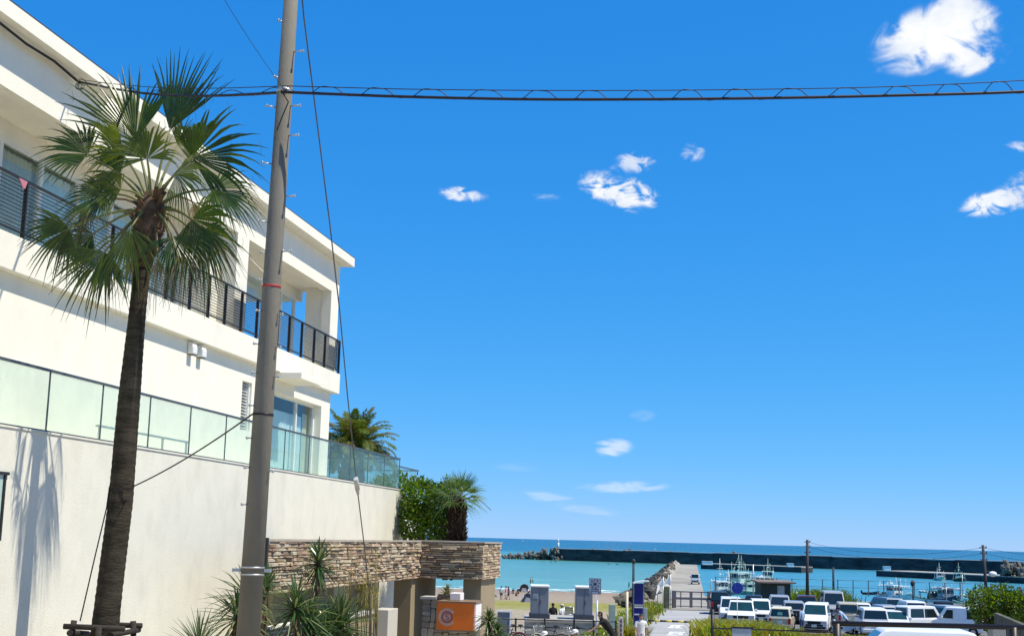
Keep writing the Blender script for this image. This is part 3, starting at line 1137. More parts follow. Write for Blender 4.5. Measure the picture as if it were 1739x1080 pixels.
m = MB()
m.bbox(TERR_C - .10, TERR_C - .04, 9, 45.95, 11.645, 11.69)
m.bbox(TERR_C - .11, TERR_C - .03, 9, 45.95, 10.602, 10.63)
glz = m.build('glass_balustrade', RAIL_GR, bld)
joints = [9, 11.1, 13.2, 15.2, 17.2, 19.25, 21.28, 23.27, 25.35, 27.41, 29.49, 31.6, 33.65, 35.7, 37.7, 39.75, 41.8, 43.85, 45.93]
for a_, b_ in zip(joints, joints[1:]):
    g = MB()
    g.bbox(TERR_C - .076, TERR_C - .064, a_ + .012, b_ - .012, 10.632, 11.643)
    g.build('glass_panel', BAL_GLASS, glz)
    g = MB()
    g.bbox(TERR_C - .082, TERR_C - .058, b_ - .0115, b_ + .0115, 10.632, 11.643)
    g.build('joint', RAIL_GR, glz)
# end return
g = MB()
g.bbox(-15.5, TERR_C - .11, 45.88, 45.94, 11.646, 11.688)
g.build('end_rail', RAIL_GR, glz)
for k in range(2):
    g = MB()
    g.bbox(-15.5 + k * 1.85, -15.5 + k * 1.85 + 1.8, 45.9, 45.912, 10.64, 11.643)
    g.build('glass_panel', BAL_GLASS, glz)
# low bench rail standing on the terrace behind the glass
m = MB()
m.bbox(-12.6, -12.52, 24.7, 29.2, 10.98, 11.02)
for s in (24.8, 26.3, 27.8, 29.1):
    m.bbox(-12.58, -12.54, s - .02, s + .02, 10.545, 10.98)
tag(m.build('low_rail', GALV, loc=bp(-12.56, 27, 10.54)), 'low grey metal rail standing behind the terrace glass', 'rail')

# rear terrace block beyond, with its own glass
m = MB()
m.bbox(-22, -12.9, 46.66, 53.7, 5.0, 10.25)
rt = thing('rear_terrace', 'farther terrace with glass edge running to a point behind the green bush', 'terrace', bp(-16, 50, 4.6), -PHI)
m.build('base', STUCCO2, rt)
m = MB()
m.bbox(-12.98, -12.92, 46.8, 53.68, 11.62, 11.665)
m.bbox(-22, -12.985, 53.62, 53.68, 11.62, 11.665)
rg = m.build('handrail', RAIL_GR, rt)
for k in range(3):
    g = MB()
    g.bbox(-12.956, -12.944, 46.85 + k * 2.27, 46.85 + k * 2.27 + 2.23, 10.26, 11.618)
    g.build('glass_panel', BAL_GLASS, rt)
for k in range(4):
    g = MB()
    g.bbox(-22 + k * 2.25, -22 + k * 2.25 + 2.2, 53.645, 53.657, 10.26, 11.618)
    g.build('glass_panel', BAL_GLASS, rt)

# ------------------------------------------------------------------ stone gate
STONE_COLS = [(0.42, 0.31, 0.20), (0.50, 0.40, 0.27), (0.29, 0.21, 0.14), (0.52, 0.44, 0.32), (0.37, 0.27, 0.19), (0.26, 0.20, 0.14), (0.42, 0.29, 0.21), (0.52, 0.44, 0.325)]
STONE_M = [mat('ledge_stone_%s' % w, c, rough=.9, var=.22, scale=7, bump=.6, bscale=25, spec=.15) for w, c in zip(['tan', 'sand', 'brown', 'cream', 'russet', 'umber', 'rose', 'ivory'], STONE_COLS)]
MORTAR = mat('dark_mortar', (0.03, 0.024, 0.018), rough=.95, var=.2)
TAN = stucco_mat('tan_render', (0.31, 0.245, 0.155), 0.14)
gate = thing('stone_gate', 'ledge stone clad beam on tan pillars at the building entrance', 'gate', bp(-9.5, 38, 4.9), -PHI)
BZ0, BZ1 = 7.72, 8.86
BC0, BC1 = -9.60, -7.61
BS1 = 40.45
m = MB()
m.bbox(-9.9, BC0 - .05, 26.75, BS1 + .4, BZ0, BZ1 - .06)
m.bbox(-9.899, BC1 - .05, BS1 + .05, 43.5, BZ0 + .003, BZ1 - .055)
core = m.build('beam_core', MORTAR, gate)
m = MB()
m.bbox(-9.93, BC0 + .03, 26.7, BS1, BZ1 - .05, BZ1 - .005)
m.bbox(-9.93, BC1 + .03, BS1 + .0, 43.55, BZ1 - .047, BZ1)
m.build('coping', mat('beam_coping', (.36, .31, .25), rough=.9, var=.15), gate)
m = MB()
m.bbox(-9.95, BC0 + .035, 26.62, 26.70, BZ0 - .02, BZ1 + .02)
m.build('end_trim', RAIL_DK, gate)

def stone_mesh(i, mt):
    "unit ledge stone: x along, y proud (0..1), z up; chamfered uneven face"
    b = MB()
    j = lambda k: rnd.uniform(-k, k)
    back = [(-.5, 0, -.5), (.5, 0, -.5), (.5, 0, .5), (-.5, 0, .5)]
    mid = [(-.5 + j(.03), .62 + j(.1), -.46 + j(.06)), (.5 + j(.03), .62 + j(.1), -.46 + j(.06)), (.5 + j(.03), .62 + j(.1), .46 + j(.06)), (-.5 + j(.03), .62 + j(.1), .46 + j(.06))]
    fr = [(-.42 + j(.05), 1 + j(.15), -.3 + j(.1)), (.42 + j(.05), 1 + j(.15), -.3 + j(.1)), (.42 + j(.05), 1 + j(.15), .3 + j(.1)), (-.42 + j(.05), 1 + j(.15), .3 + j(.1))]
    vs = back + mid + fr
    fs = [(8, 9, 10, 11)]
    for r in (0, 4):
        for k in range(4):
            k2 = (k + 1) % 4
            fs.append((r + k, r + k2, r + 4 + k2, r + 4 + k))
    b.add(vs, fs)
    o = b.build('stone', mt)
    me = o.data
    bpy.data.objects.remove(o)
    return me
STONES = [stone_mesh(i, STONE_M[i % 8]) for i in range(24)]

def ledge_rows(length, height):
    out = []
    z = 0.0
    while z < height - .02:
        h = rnd.choice([.05, .06, .07, .08, .095])
        h = min(h, height - z)
        if height - z - h < .03:
            h = height - z
        x = -rnd.uniform(0, .2)
        while x < length:
            w = rnd.choice([.16, .22, .28, .34, .42, .5, .6])
            x0, x1 = max(0, x), min(length, x + w)
            if x1 - x0 > .04:
                out.append(((x0 + x1) / 2, z + h / 2, x1 - x0 - .008, h - .008))
            x += w
        z += h
    return out

stone_items = []   # (position, axis x, axis out, w, h, proud, view size)
for (x, z, w, h) in ledge_rows(BS1 - 26.75, BZ1 - .06 - BZ0):
    s = 26.75 + x
    stone_items.append((bp(BC0 - .05, s, BZ0 + z), DV, NV, w, h, rnd.uniform(.025, .11), w * h * 0.45 * (34 / s) ** 2))
for (x, z, w, h) in ledge_rows(BC1 - BC0, BZ1 - .06 - BZ0):
    stone_items.append((bp(BC0 - .0 + x, BS1 + .05, BZ0 + z), NV, -DV, w, h, rnd.uniform(.025, .11), w * h * (34 / 40.) ** 2))
for (x, z, w, h) in ledge_rows(43.5 - BS1 - .05, BZ1 - .06 - BZ0):
    stone_items.append((bp(BC1 - .05, BS1 + .05 + x, BZ0 + z), DV, NV, w, h, rnd.uniform(.03, .075), w * h * .2 * (34 / 42.) ** 2))
stone_items.sort(key=lambda q: -q[6])
GI = WM[gate.name].inverted()
rest = MB()
for i, (p, ax, ay, w, h, pr, _) in enumerate(stone_items):
    me = rnd.choice(STONES)
    M = Matrix((( ax.x * w, ay.x * pr, 0, p.x), (ax.y * w, ay.y * pr, 0, p.y), (0, 0, h, p.z), (0, 0, 0, 1)))
    if i < 298:
        o = bpy.data.objects.new('stone', me)
        COL.objects.link(o)
        o.parent = gate
        o.matrix_local = GI @ M
    else:
        k = STONE_M.index(me.materials[0])
        o0 = len(rest.v)
        rest.v.extend(M @ v.co for v in me.vertices)
        for pl in me.polygons:
            rest.f.append([o0 + q for q in pl.vertices])
            rest.mi.append(k)
            rest.sm.append(False)
rest.build('far_stones', STONE_M, gate, kind='stuff')

# walls and pillars under the beam
m = MB()
m.bbox(-10.25, -9.72, 39.9, 43.3, 4.7, 7.715)
m.build('wall', TAN, gate)
m = MB()
m.bbox(-8.28, -7.72, 40.75, 43.2, 4.7, 7.718)
m.build('pillar', TAN, gate)
m = MB()
m.bbox(-10.2, -9.75, 35.6, 36.3, 4.7, 7.715)
m.build('pillar', TAN, gate)
m = MB()
m.bbox(-10.9, -10.4, 29.5, 34.2, 5.0, 7.70)
m.build('recessed_wall', TAN, gate)
m = MB()
m.bbox(-11.65, -9.905, 33.0, 43.4, 8.2, 8.75)
m.build('added_shade_slab', TAN, gate)  # unseen slab added to keep sun off the space behind the beam
# pale rendered posts and slatted screen in front
m = MB()
m.bbox(-9.28, -8.83, 33.9, 34.9, 4.9, 7.1)
tag(m.build('rendered_post', stucco_mat('stained_pale_render', (.50, .46, .38), .35), bevel=.015, loc=bp(-9.5, 34.4, 4.9)), 'short pale rendered post right of the spiky plants below the stone beam', 'post')
m = MB()
m.bbox(-9.5, -9.2, 31.0, 33.85, 4.9, 7.0)
m.bbox(-9.52, -9.15, 31.0, 33.88, 7.003, 7.07, 1)
tag(m.build('planter_wall', [TAN, CONC_LT], loc=bp(-9.75, 32.5, 4.9)), 'low dark tan wall with stone cap behind the green yucca', 'wall')
sc = thing('slatted_screen', 'white screen with dark horizontal slats behind the lamp pole plants', 'screen', bp(-9.4, 27.0, 5.2), -PHI)
m = MB()
m.bbox(-9.5, -9.35, 26.0, 29.4, 5.2, 7.1)
m.build('panel', STUCCO2, sc)
for k in range(12):
    m = MB()
    m.bbox(-9.345, -9.31, 26.1, 29.3, 5.9 + k * .1, 5.945 + k * .1)
    m.build('slat', RAIL_DK, sc)

# crazy paved pedestal with sign box
ped = thing('stone_pedestal', 'crazy paved pedestal with pale cap left of the orange sign', 'pedestal', bp(-9.2, 39.0, 5.0), -PHI)
m = MB()
m.bbox(-9.16, -7.5, 39.1, 39.7, 4.9, 7.16)
m.build('core', mat('grey_joint', (.13, .12, .10), rough=.95), ped)
m = MB()
m.bbox(-9.21, -8.72, 38.98, 39.75, 7.163, 7.235)
m.build('cap', CONC_LT, ped)
cells = []
def split(x0, x1, z0, z1, d):
    if d == 0 or ((x1 - x0) < .28 and (z1 - z0) < .3):
        cells.append((x0, x1, z0, z1))
        return
    if (x1 - x0) > (z1 - z0):
        k = lerp(x0, x1, rnd.uniform(.35, .65))
        split(x0, k, z0, z1, d - 1)
        split(k, x1, z0, z1, d - 1)
    else:
        k = lerp(z0, z1, rnd.uniform(.35, .65))
        split(x0, x1, z0, k, d - 1)
        split(x0, x1, k, z1, d - 1)
split(-9.16, -7.5, 5.0, 7.16, 6)
slabm = [mat('flag_grey', (.34, .33, .30), rough=.9, var=.15, scale=5), mat('flag_buff', (.40, .36, .29), rough=.9, var=.15, scale=5), mat('flag_dark', (.25, .235, .21), rough=.9, var=.15, scale=5)]
for (x0, x1, z0, z1) in cells:
    g = MB()
    e = .009
    jj = lambda: rnd.uniform(-.03, .03)
    q = [(x0 + e, z0 + e), (x1 - e, z0 + e), (x1 - e, z1 - e), (x0 + e, z1 - e)]
    cut = []
    for i in range(4):
        a0, a1 = q[i], q[(i + 1) % 4]
        f0, f1 = rnd.uniform(.06, .25), rnd.uniform(.75, .94)
        cut += [(lerp(a0[0], a1[0], f0), lerp(a0[1], a1[1], f0)), (lerp(a0[0], a1[0], f1), lerp(a0[1], a1[1], f1))]
    g.prism(cut, lambda a, b, t: bp(a, t, b), 39.07 + rnd.uniform(-.012, .012), 39.099)
    g.build('stone', rnd.choice(slabm), ped)

ORANGE = mat('orange_sign_panel', (0.78, 0.165, 0.014), rough=.35, var=.06, scale=2, spec=.4)
SIGN_FR = mat('brown_sign_frame', (.24, .15, .09), rough=.5, var=.1)
SIGN_WH = mat('white_sign_side', (.80, .76, .72), rough=.5, var=.04)
EMB1 = mat('sign_emblem_pale', (.55, .33, .25), rough=.5, var=.05)
EMB2 = mat('sign_emblem_mauve', (.22, .085, .11), rough=.5, var=.05)
sg = thing('sign_box', 'orange sign box with a pale round letter emblem by the gate', 'sign', bp(-8.4, 38.4, 6.15), -PHI)
SC0, SC1, SS, SZ0, SZ1 = -8.45, -7.36, 38.1, 6.37, 7.12
m = MB()
m.bbox(SC0, SC1, SS + .03, 39.0, SZ0, SZ1)
m.build('body', SIGN_WH, sg)
m = MB()
m.bbox(SC0 - .03, SC1 - .04, SS + .004, SS + .03, SZ0 + .0, SZ1)
m.build('panel', ORANGE, sg)
m = MB()
m.bbox(SC0 - .06, SC1 + .02, SS - .01, 39.02, SZ1 + .002, SZ1 + .05)
m.bbox(SC0 - .06, SC1 + .02, SS - .01, 39.02, SZ0 - .04, SZ0 - .002)
m.bbox(SC0 - .06, SC0 - .031, SS - .01, SS + .05, SZ0, SZ1)
m.build('frame', SIGN_FR, sg)
ec, ez = SC0 + .265, (SZ0 + SZ1) / 2 - .02
def arc_strip(cx_, cz_, r0, r1, a0, a1, y, n=28):
    g = MB()
    vs, fs = [], []
    for i in range(n + 1):
        a_ = R(lerp(a0, a1, i / n))
        for r in (r0, r1):
            for t in (0, .004):
                vs.append(bp(cx_ + r * math.cos(a_), y - t, cz_ + r * math.sin(a_)))
    for i in range(n):
        o = i * 4
        fs += [(o + 1, o + 3, o + 7, o + 5), (o, o + 1, o + 5, o + 4), (o + 2, o + 6, o + 7, o + 3)]
    g.add(vs, fs)
    return g
arc_strip(ec, ez, .175, .255, 32, 328, SS + .003).build('emblem', EMB1, sg)
arc_strip(ec, ez, .0, .16, 0, 360, SS + .002).build('emblem', EMB1, sg)
arc_strip(ec, ez, .12, .165, 0, 360, SS - .003).build('emblem', EMB2, sg)
# the S inside the ring
g = arc_strip(ec + .005, ez + .045, .028, .055, 20, 270, SS - .003, 14)
g2 = arc_strip(ec + .005, ez - .04, .028, .055, -160, 90, SS - .003, 14)
g.add(g2.v, g2.f)
g.build('emblem', EMB2, sg)
m = MB()
for k, (x, w) in enumerate([(.0, .05), (.06, .03), (.10, .05), (.16, .04), (.21, .03), (.25, .05), (.31, .04)]):
    m.bbox(ec + .30 + x * 1.1, ec + .30 + x * 1.1 + w, SS + .001, SS + .003, ez + .0, ez + .012)
m.build('lettering', mat('sign_letter', (.50, .20, .08), rough=.5), sg)
# planter on top of the sign wall, with a white block
m = MB()
m.bbox(-8.70, -8.25, 39.05, 39.6, 7.165, 7.31)
tag(m.build('planter_box', mat('dark_planter', (.16, .13, .10), rough=.9), loc=bp(-8.75, 39.3, 7.13)), 'brown planter box on the wall above the orange sign', 'planter')
m = MB()
m.bbox(-8.21, -7.89, 38.5, 39.0, 7.173, 7.39)
tag(m.build('white_block', SIGN_WH, bevel=.02, loc=bp(-8.3, 39, 7.085)), 'small white block resting on top of the orange sign box', 'block')

# ------------------------------------------------------------------ plants
FROND_G = leaf_mat('fan_leaf_green', (0.014, 0.036, 0.006), (0.042, 0.085, 0.010), trans=.30, spec=.45, rough=.33, scale=3)
FROND_Y = leaf_mat('fan_leaf_olive', (0.042, 0.075, 0.009), (0.12, 0.155, 0.022), trans=.36, spec=.4, rough=.36, scale=3)
FROND_B = leaf_mat('fan_leaf_dry', (0.14, 0.105, 0.055), (0.27, 0.21, 0.12), trans=.2, rough=.75, scale=4)
STEM_G = mat('leaf_stalk', (0.16, 0.17, 0.06), rough=.5, var=.25, scale=4)
STEM_B = mat('leaf_stalk_dry', (0.20, 0.15, 0.09), rough=.7, var=.25, scale=4)
BARK = mat('palm_bark', (0.045, 0.038, 0.028), rough=.95, var=.45, scale=3, bump=.9, bscale=14, spec=.1, stretch=(1, 1, 4))
FIBRE = mat('palm_boot_fibre', (0.10, 0.065, 0.042), rough=.95, var=.4, scale=9, bump=.8, bscale=30, spec=.1)

def fan(mb, hub, tip, side, nseg=34, spread=105, fuse=.48, droop=.25, curl=.1, m=0, wind=0.0, lenvar=.06, cup=.0):
    "palmate blade: pleated inner part, free drooping tips"
    hub, tip = Vector(hub), Vector(tip)
    ax = tip - hub
    L = ax.length
    ax.normalize()
    side = (side - ax * side.dot(ax)).normalized()
    up = ax.cross(side).normalized()
    dth = 2 * R(spread) / nseg
    for i in range(nseg):
        if rnd.random() < .09:
            continue
        th = -R(spread) + (i + .5) * dth
        l = L * (.66 + .34 * math.cos(th * .8)) * rnd.uniform(1 - lenvar * 2, 1)
        dirv = ax * math.cos(th) + side * math.sin(th)
        tan = side * math.cos(th) - ax * math.sin(th)
        st = [0.03, .2, fuse, fuse + (1 - fuse) * .33, fuse + (1 - fuse) * .68, 1.0]
        jig = rnd.gauss(0, .10)
        dr = droop * rnd.uniform(.5, 1.7)
        vs = []
        for q in st:
            r = l * q
            if q <= fuse:
                w = r * math.tan(dth / 2) * 1.02
            else:
                w = l * fuse * math.tan(dth / 2) * (1 - ((q - fuse) / (1 - fuse)) ** 1.3) * .8 + .002
            e = max(0, q - fuse * .8)
            p = hub + dirv * r + up * (curl * r * r / L)
            p += Vector((0, 0, -1)) * (dr * L * e * e * 2.9)
            p -= up * (cup * math.sin(th) ** 2 * r)
            p += tan * (jig * L * e * e)
            p += Vector((wind * L * e * e, 0, 0))
            fold = up * (w * .55)
            vs += [p - tan * w + fold, p, p + tan * w + fold]
        fs = []
        for k in range(len(st) - 1):
            a = k * 3
            fs += [(a, a + 1, a + 4, a + 3), (a + 1, a + 2, a + 5, a + 4)]
        mm = m if rnd.random() > .12 else m + 1
        mb.add(vs, fs, mm)

def stalk(mb, a, b, sag, r0, r1, m=0):
    a, b = Vector(a), Vector(b)
    pts = []
    for i in range(7):
        t = i / 6
        pts.append(a.lerp(b, t) + Vector((0, 0, sag * math.sin(math.pi * t) * (1 - .3 * t))))
    mb.tube(pts, [lerp(r0, r1, i / 6) for i in range(7)], 5, m)

def trunk_mesh(path, radii, rings=.06, n=18):
    "ringed palm trunk"
    mb = MB()
    path = [Vector(p) for p in path]
    pts, rs = [], []
    for i in range(len(path) - 1):
        k = max(2, int((path[i + 1] - path[i]).length / rings))
        for j in range(k):
            t = j / k
            pts.append(path[i].lerp(path[i + 1], t))
            rs.append(lerp(radii[i], radii[i + 1], t) * (1 + (.018 if len(pts) % 2 else -.012) + rnd.uniform(-.012, .012)))
    pts.append(path[-1])
    rs.append(radii[-1])
    mb.tube(pts, rs, n)
    return mb

PY = 22.2
pb = at(178, 1062, PY)
pbase = Vector((pb.x - .03, PY, gz(pb.x, PY) - .05))
palm = thing('fan_palm', 'tall fan palm with ragged drooping crown and dark bare trunk left of the lamp pole', 'palm tree', pbase)
crown = at(257, 352, PY)
tr = trunk_mesh([pbase, at(186, 1000, PY), at(205, 850, PY), at(219, 680, PY), at(232, 545, PY), at(243, 440, PY)], [.235, .21, .20, .183, .145, .135])
trunk = tr.build('trunk', BARK, palm)
m = MB()
m.tube([at(241, 455, PY), at(246, 420, PY), at(253, 385, PY), at(257, 350, PY), at(258, 325, PY)], [.16, .20, .27, .24, .10], 14)
# old leaf bases sticking out
for i in range(70):
    t = rnd.random()
    c = at(lerp(243, 258, t), lerp(440, 335, t), PY)
    an = rnd.uniform(0, 6.28)
    d = Vector((math.cos(an), math.sin(an), rnd.uniform(.5, 1.2))).normalized()
    r = lerp(.15, .22, t)
    p = c + Vector((math.cos(an), math.sin(an), 0)) * r
    m.beam(p, p + d * rnd.uniform(.1, .26), .07, .025, 0)
m.build('boots', FIBRE, trunk)

# hub px, tip px, depth of hub and tip relative to the trunk, tilt of the blade, droop, kind
FR = [
    ((230, 240), (180, 98), .35, .35, 10, .10, 'g', 46), ((288, 222), (338, 84), .1, .05, -8, .02, 'g', 30), ((150, 262), (60, 222), .2, .15, 20, .22, 'g', 88),
    ((326, 268), (442, 204), -.1, -.2, 45, .26, 'g', 85), ((362, 322), (452, 350), .1, .2, -30, .30, 'g', 88), ((250, 270), (232, 178), -.7, -.95, 5, .30, 'y', 95),
    ((176, 330), (88, 372), -.3, -.5, 30, .26, 'g', 85), ((118, 388), (36, 424), .1, .15, -40, .22, 'g', 75), ((178, 428), (120, 522), -.25, -.35, 15, .25, 'g', 70),
    ((222, 388), (205, 480), -.55, -.7, 5, .2, 'y', 60), ((293, 402), (310, 474), -.5, -.7, -10, .25, 'g', 75), ((326, 372), (408, 440), -.3, -.4, 25, .34, 'g', 85),
    ((302, 248), (352, 215), .55, .8, 40, .2, 'y', 80), ((205, 295), (142, 258), .7, 1.0, -25, .2, 'g', 85), ((300, 296), (352, 330), -.55, -.9, 20, .32, 'y', 70),
    ((205, 322), (150, 300), -.6, -.9, -10, .3, 'y', 75), 
    ((158, 398), (96, 452), .6, .8, 20, .3, 'g', 80),
    ((336, 402), (398, 452), .5, .7, -15, .38, 'g', 80), ((208, 262), (140, 196), .0, -.1, -50, .2, 'y', 60),
    ((268, 440), (268, 528), -.35, -.35, 30, .12, 'b', 38), ((312, 420), (322, 515), -.1, -.1, -20, .12, 'b', 36), ((352, 398), (388, 492), -.1, .0, 20, .2, 'b', 40),
    ((225, 440), (214, 505), .3, .3, 10, .12, 'b', 40), ((188, 432), (160, 520), .2, .2, 0, .15, 'b', 40), ((150, 352), (112, 415), .5, .6, 10, .3, 'b', 60),
    ((330, 345), (372, 400), .6, .7, -20, .3, 'b', 60), ((296, 430), (290, 510), .3, .3, 60, .1, 'b', 36),
]
VIEW = Vector((0, -1, .12)).normalized()
for (h, tp, d0, d1, tilt, dr, kd, spr) in FR:
    hub = at(h[0], h[1], PY + d0)
    tip = at(tp[0], tp[1], PY + d1)
    tip = hub + (tip - hub) * (1.06 if kd != 'b' else .95)
    ax = (tip - hub).normalized()
    side = ax.cross(VIEW).normalized()
    side = (Matrix.Rotation(R(tilt), 3, ax) @ side)
    mats = {'g': [FROND_G, FROND_Y, STEM_G], 'y': [FROND_Y, FROND_G, STEM_G], 'b': [FROND_B, FROND_Y, STEM_B]}[kd]
    f = MB()
    fan(f, hub, tip, side, nseg=(int(14 + spr * .24)) if kd != 'b' else 18, spread=spr + 6, fuse=.52 if kd != 'b' else .25, droop=dr * .92, curl=.06, m=0, lenvar=.10, cup=.30 if spr > 50 else .1)
    stalk(f, crown + (hub - crown) * .12, hub, .10 if kd != 'b' else .18, .030, .016, 2)
    stalk(f, hub - ax * .02, hub + ax * .25, 0, .014, .003, 2)
    # hanging threads at the leaf tips
    for k in range(9):
        th = R(rnd.uniform(-spr, spr))
        p = hub + (ax * math.cos(th) + side * math.sin(th)) * (tip - hub).length * rnd.uniform(.5, .85)
        q = p + Vector((rnd.uniform(-.08, .08), rnd.uniform(-.08, .08), -rnd.uniform(.08, .28)))
        f.tube([p, p.lerp(q, .5) + Vector((.015, 0, 0)), q], .0028, 3, 1)
    o = f.build('frond', mats, palm)
    if kd == 'b':
        o['label'] = 'dry brown hanging frond'

# ---- timber stake frame round the trunk
TIMBER = mat('dark_stained_timber', (0.030, 0.024, 0.020), rough=.8, var=.3, scale=6, bump=.4, bscale=20, stretch=(1, 1, 6))
sf = thing('tree_stake_frame', 'dark timber stake frame tied round the foot of the tall palm', 'tree support', (pbase.x, PY, gz(pbase.x, PY)))
def pole_px(a, b, ya, yb, r, name='rail'):
    g = MB()
    g.tube([at(a[0], a[1], ya), at(b[0], b[1], yb)], r, 8)
    g.build(name, TIMBER, sf)
pole_px((108, 1063), (212, 1067), PY - .45, PY - .40, .045)
pole_px((178, 1060), (241, 1062), PY + .45, PY + .42, .045)
pole_px((118, 1074), (150, 1076), PY - .5, PY + .4, .05)
pole_px((185, 1079), (236, 1069), PY - .4, PY + .45, .045)
for (x, yt, Y, lean) in ((126, 1053, PY - .42, -.06), (226, 1054, PY + .36, .05), (168, 1064, PY - .5, 0)):
    p = at(x, yt, Y)
    g = MB()
    g.tube([p, Vector((p.x + lean * 2, Y, gz(p.x, Y) - .1))], .05, 8)
    g.build('stake', TIMBER, sf)

# ---- feather palm on the terrace
PINN_G = leaf_mat('pinnate_leaf', (0.055, 0.11, 0.016), (0.13, 0.19, 0.035), trans=.4, rough=.5, scale=2)
PINN_B = leaf_mat('pinnate_leaf_brown', (0.10, 0.105, 0.03), (0.21, 0.18, 0.06), trans=.3, rough=.6, scale=2)
PINN_T = leaf_mat('pinnate_leaf_grey', (0.06, 0.125, 0.035), (0.15, 0.23, 0.08), trans=.42, spec=.3, rough=.5, scale=2)

def feather(name, base, dirv, L, arch, nl, ll, mats, parent, thick=.03):
    "pinnate frond"
    mb = MB()
    dirv = Vector(dirv).normalized()
    hor = Vector((dirv.x, dirv.y, 0))
    pts = []
    p = Vector(base)
    d = dirv.copy()
    n = 14
    for i in range(n + 1):
        pts.append(p.copy())
        p = p + d * (L / n)
        d = (d + Vector((0, 0, -1)) * (arch / n) * (0.4 + 1.6 * i / n)).normalized()
    mb.tube(pts, [lerp(thick, .006, i / n) for i in range(n + 1)], 5, 2)
    for i in range(nl):
        t = .12 + .88 * i / nl
        k = min(n - 1, int(t * n))
        fr_ = t * n - k
        c = pts[k].lerp(pts[k + 1], fr_)
        tg = (pts[k + 1] - pts[k]).normalized()
        sd = tg.cross(Vector((0, 0, 1)))
        if sd.length < .05:
            sd = Vector((1, 0, 0))
        sd.normalize()
        upv = sd.cross(tg)
        l = ll * (math.sin(math.pi * min(1, .12 + t * .86)) ** .7) * rnd.uniform(.85, 1.1)
        for s in (-1, 1):
            dd = (sd * s * rnd.uniform(.75, 1) + tg * .75 + upv * rnd.uniform(-.1, .4)).normalized()
            w = .017 + .008 * rnd.random()
            a = c
            b = c + dd * l * .5 + Vector((0, 0, -.03 * l))
            e = c + dd * l + Vector((0, 0, -.28 * l))
            wv = dd.cross(upv).normalized() * w
            mb.add([a - wv * .5, a + wv * .5, b + wv, b - wv, e], [(0, 1, 2, 3), (3, 2, 4)], 0 if rnd.random() > .25 else 1)
    return mb.build(name, mats, parent)

P2 = at(598, 772, 50)
p2 = thing('feather_palm', 'stout palm with arching feathery fronds behind the terrace glass', 'palm tree', (P2.x, P2.y, 8.6))
m = MB()
m.tube([(P2.x, 50, 8.6), (P2.x, 50, 10.2), (P2.x + .02, 50, 11.3), (P2.x, 50, P2.z)], [.44, .43, .48, .26], 16)
for i in range(260):
    z = rnd.uniform(8.8, P2.z - .1)
    an = rnd.uniform(0, 6.28)
    d = Vector((math.cos(an), math.sin(an), 0))
    p = Vector((P2.x, 50, z)) + d * (.43 if z < 11.5 else .36)
    m.beam(p, p + d * .08 + Vector((0, 0, .13)), .13, .04, 0)
m.build('trunk', FIBRE, p2)
for i in range(56):
    an = 2.399 * i + rnd.uniform(-.2, .2)
    el = lerp(1.4, .30, (i / 56) ** .8)
    d = Vector((math.cos(an) * math.cos(el), math.sin(an) * math.cos(el), math.sin(el)))
    L = lerp(1.95, 2.15, min(1, i / 26)) * rnd.uniform(.9, 1.08)
    feather('frond', Vector((P2.x, 50, P2.z - .1)) + d * .1, d, L, lerp(1.1, 2.3, i / 56) + rnd.uniform(-.2, .35), 52, .48,
            [PINN_G, PINN_B, STEM_G] if i % 3 else [PINN_B, PINN_G, STEM_G], p2)

# ---- stubby palm standing on the gate planter
P3 = at(779, 852, 45)
p3 = thing('short_palm', 'short thick trunked palm with blue green fan crown above the stone beam', 'palm tree', (P3.x, 45, 7.6))
m = MB()
m.tube([(P3.x - .05, 45, 7.6), (P3.x - .04, 45, 8.9), (P3.x, 45, 9.8), (P3.x, 45, P3.z + .1)], [.25, .26, .28, .18], 14)
for i in range(230):
    z = rnd.uniform(8.7, P3.z)
    an = rnd.uniform(0, 6.28)
    d = Vector((math.cos(an), math.sin(an), 0))
    p = Vector((P3.x - .03, 45, z)) + d * .245
    m.tube([p, p + d * rnd.uniform(.05, .15) + Vector((0, 0, .14))], [.05, .008], 5)
m.build('trunk', mat('dark_boot_fibre', (.040, .026, .018), rough=.95, var=.5, scale=9, bump=.8, bscale=30, spec=.1), p3)
for i in range(34):
    an = 2.399 * i + rnd.uniform(-.2, .2)
    el = lerp(1.4, -.15, (i / 34) ** .9)
    d = Vector((math.cos(an) * math.cos(el), math.sin(an) * math.cos(el), math.sin(el)))
    st = Vector((P3.x, 45, P3.z + .05))
    hub = st + d * rnd.uniform(.38, .55) + Vector((0, 0, -.10 * (i / 34)))
    tip = hub + (d + Vector((0, 0, -.35 * (i / 34)))).normalized() * rnd.uniform(.60, .74)
    f = MB()
    sd = d.cross(Vector((0, 0, 1))).normalized()
    fan(f, hub, tip, Matrix.Rotation(rnd.uniform(-.5, .5), 3, d) @ sd, nseg=17, spread=80, fuse=.3, droop=.05 + .12 * i / 34, curl=.02, cup=.12)
    f.tube([st, st.lerp(hub, .5) + Vector((0, 0, .03)), hub], .012, 5, 2)
    f.build('frond', [PINN_T, PINN_G, STEM_G], p3)
for i, (px, py) in enumerate([(834, 866)]):
    q = at(px, py, 44.8)
    st = Vector((P3.x, 45, P3.z))
    f = MB()
    f.tube([st, st.lerp(q, .5) + Vector((0, 0, .35)), q], .012, 4)
    f.build('dry_stalk', STEM_B, p3)

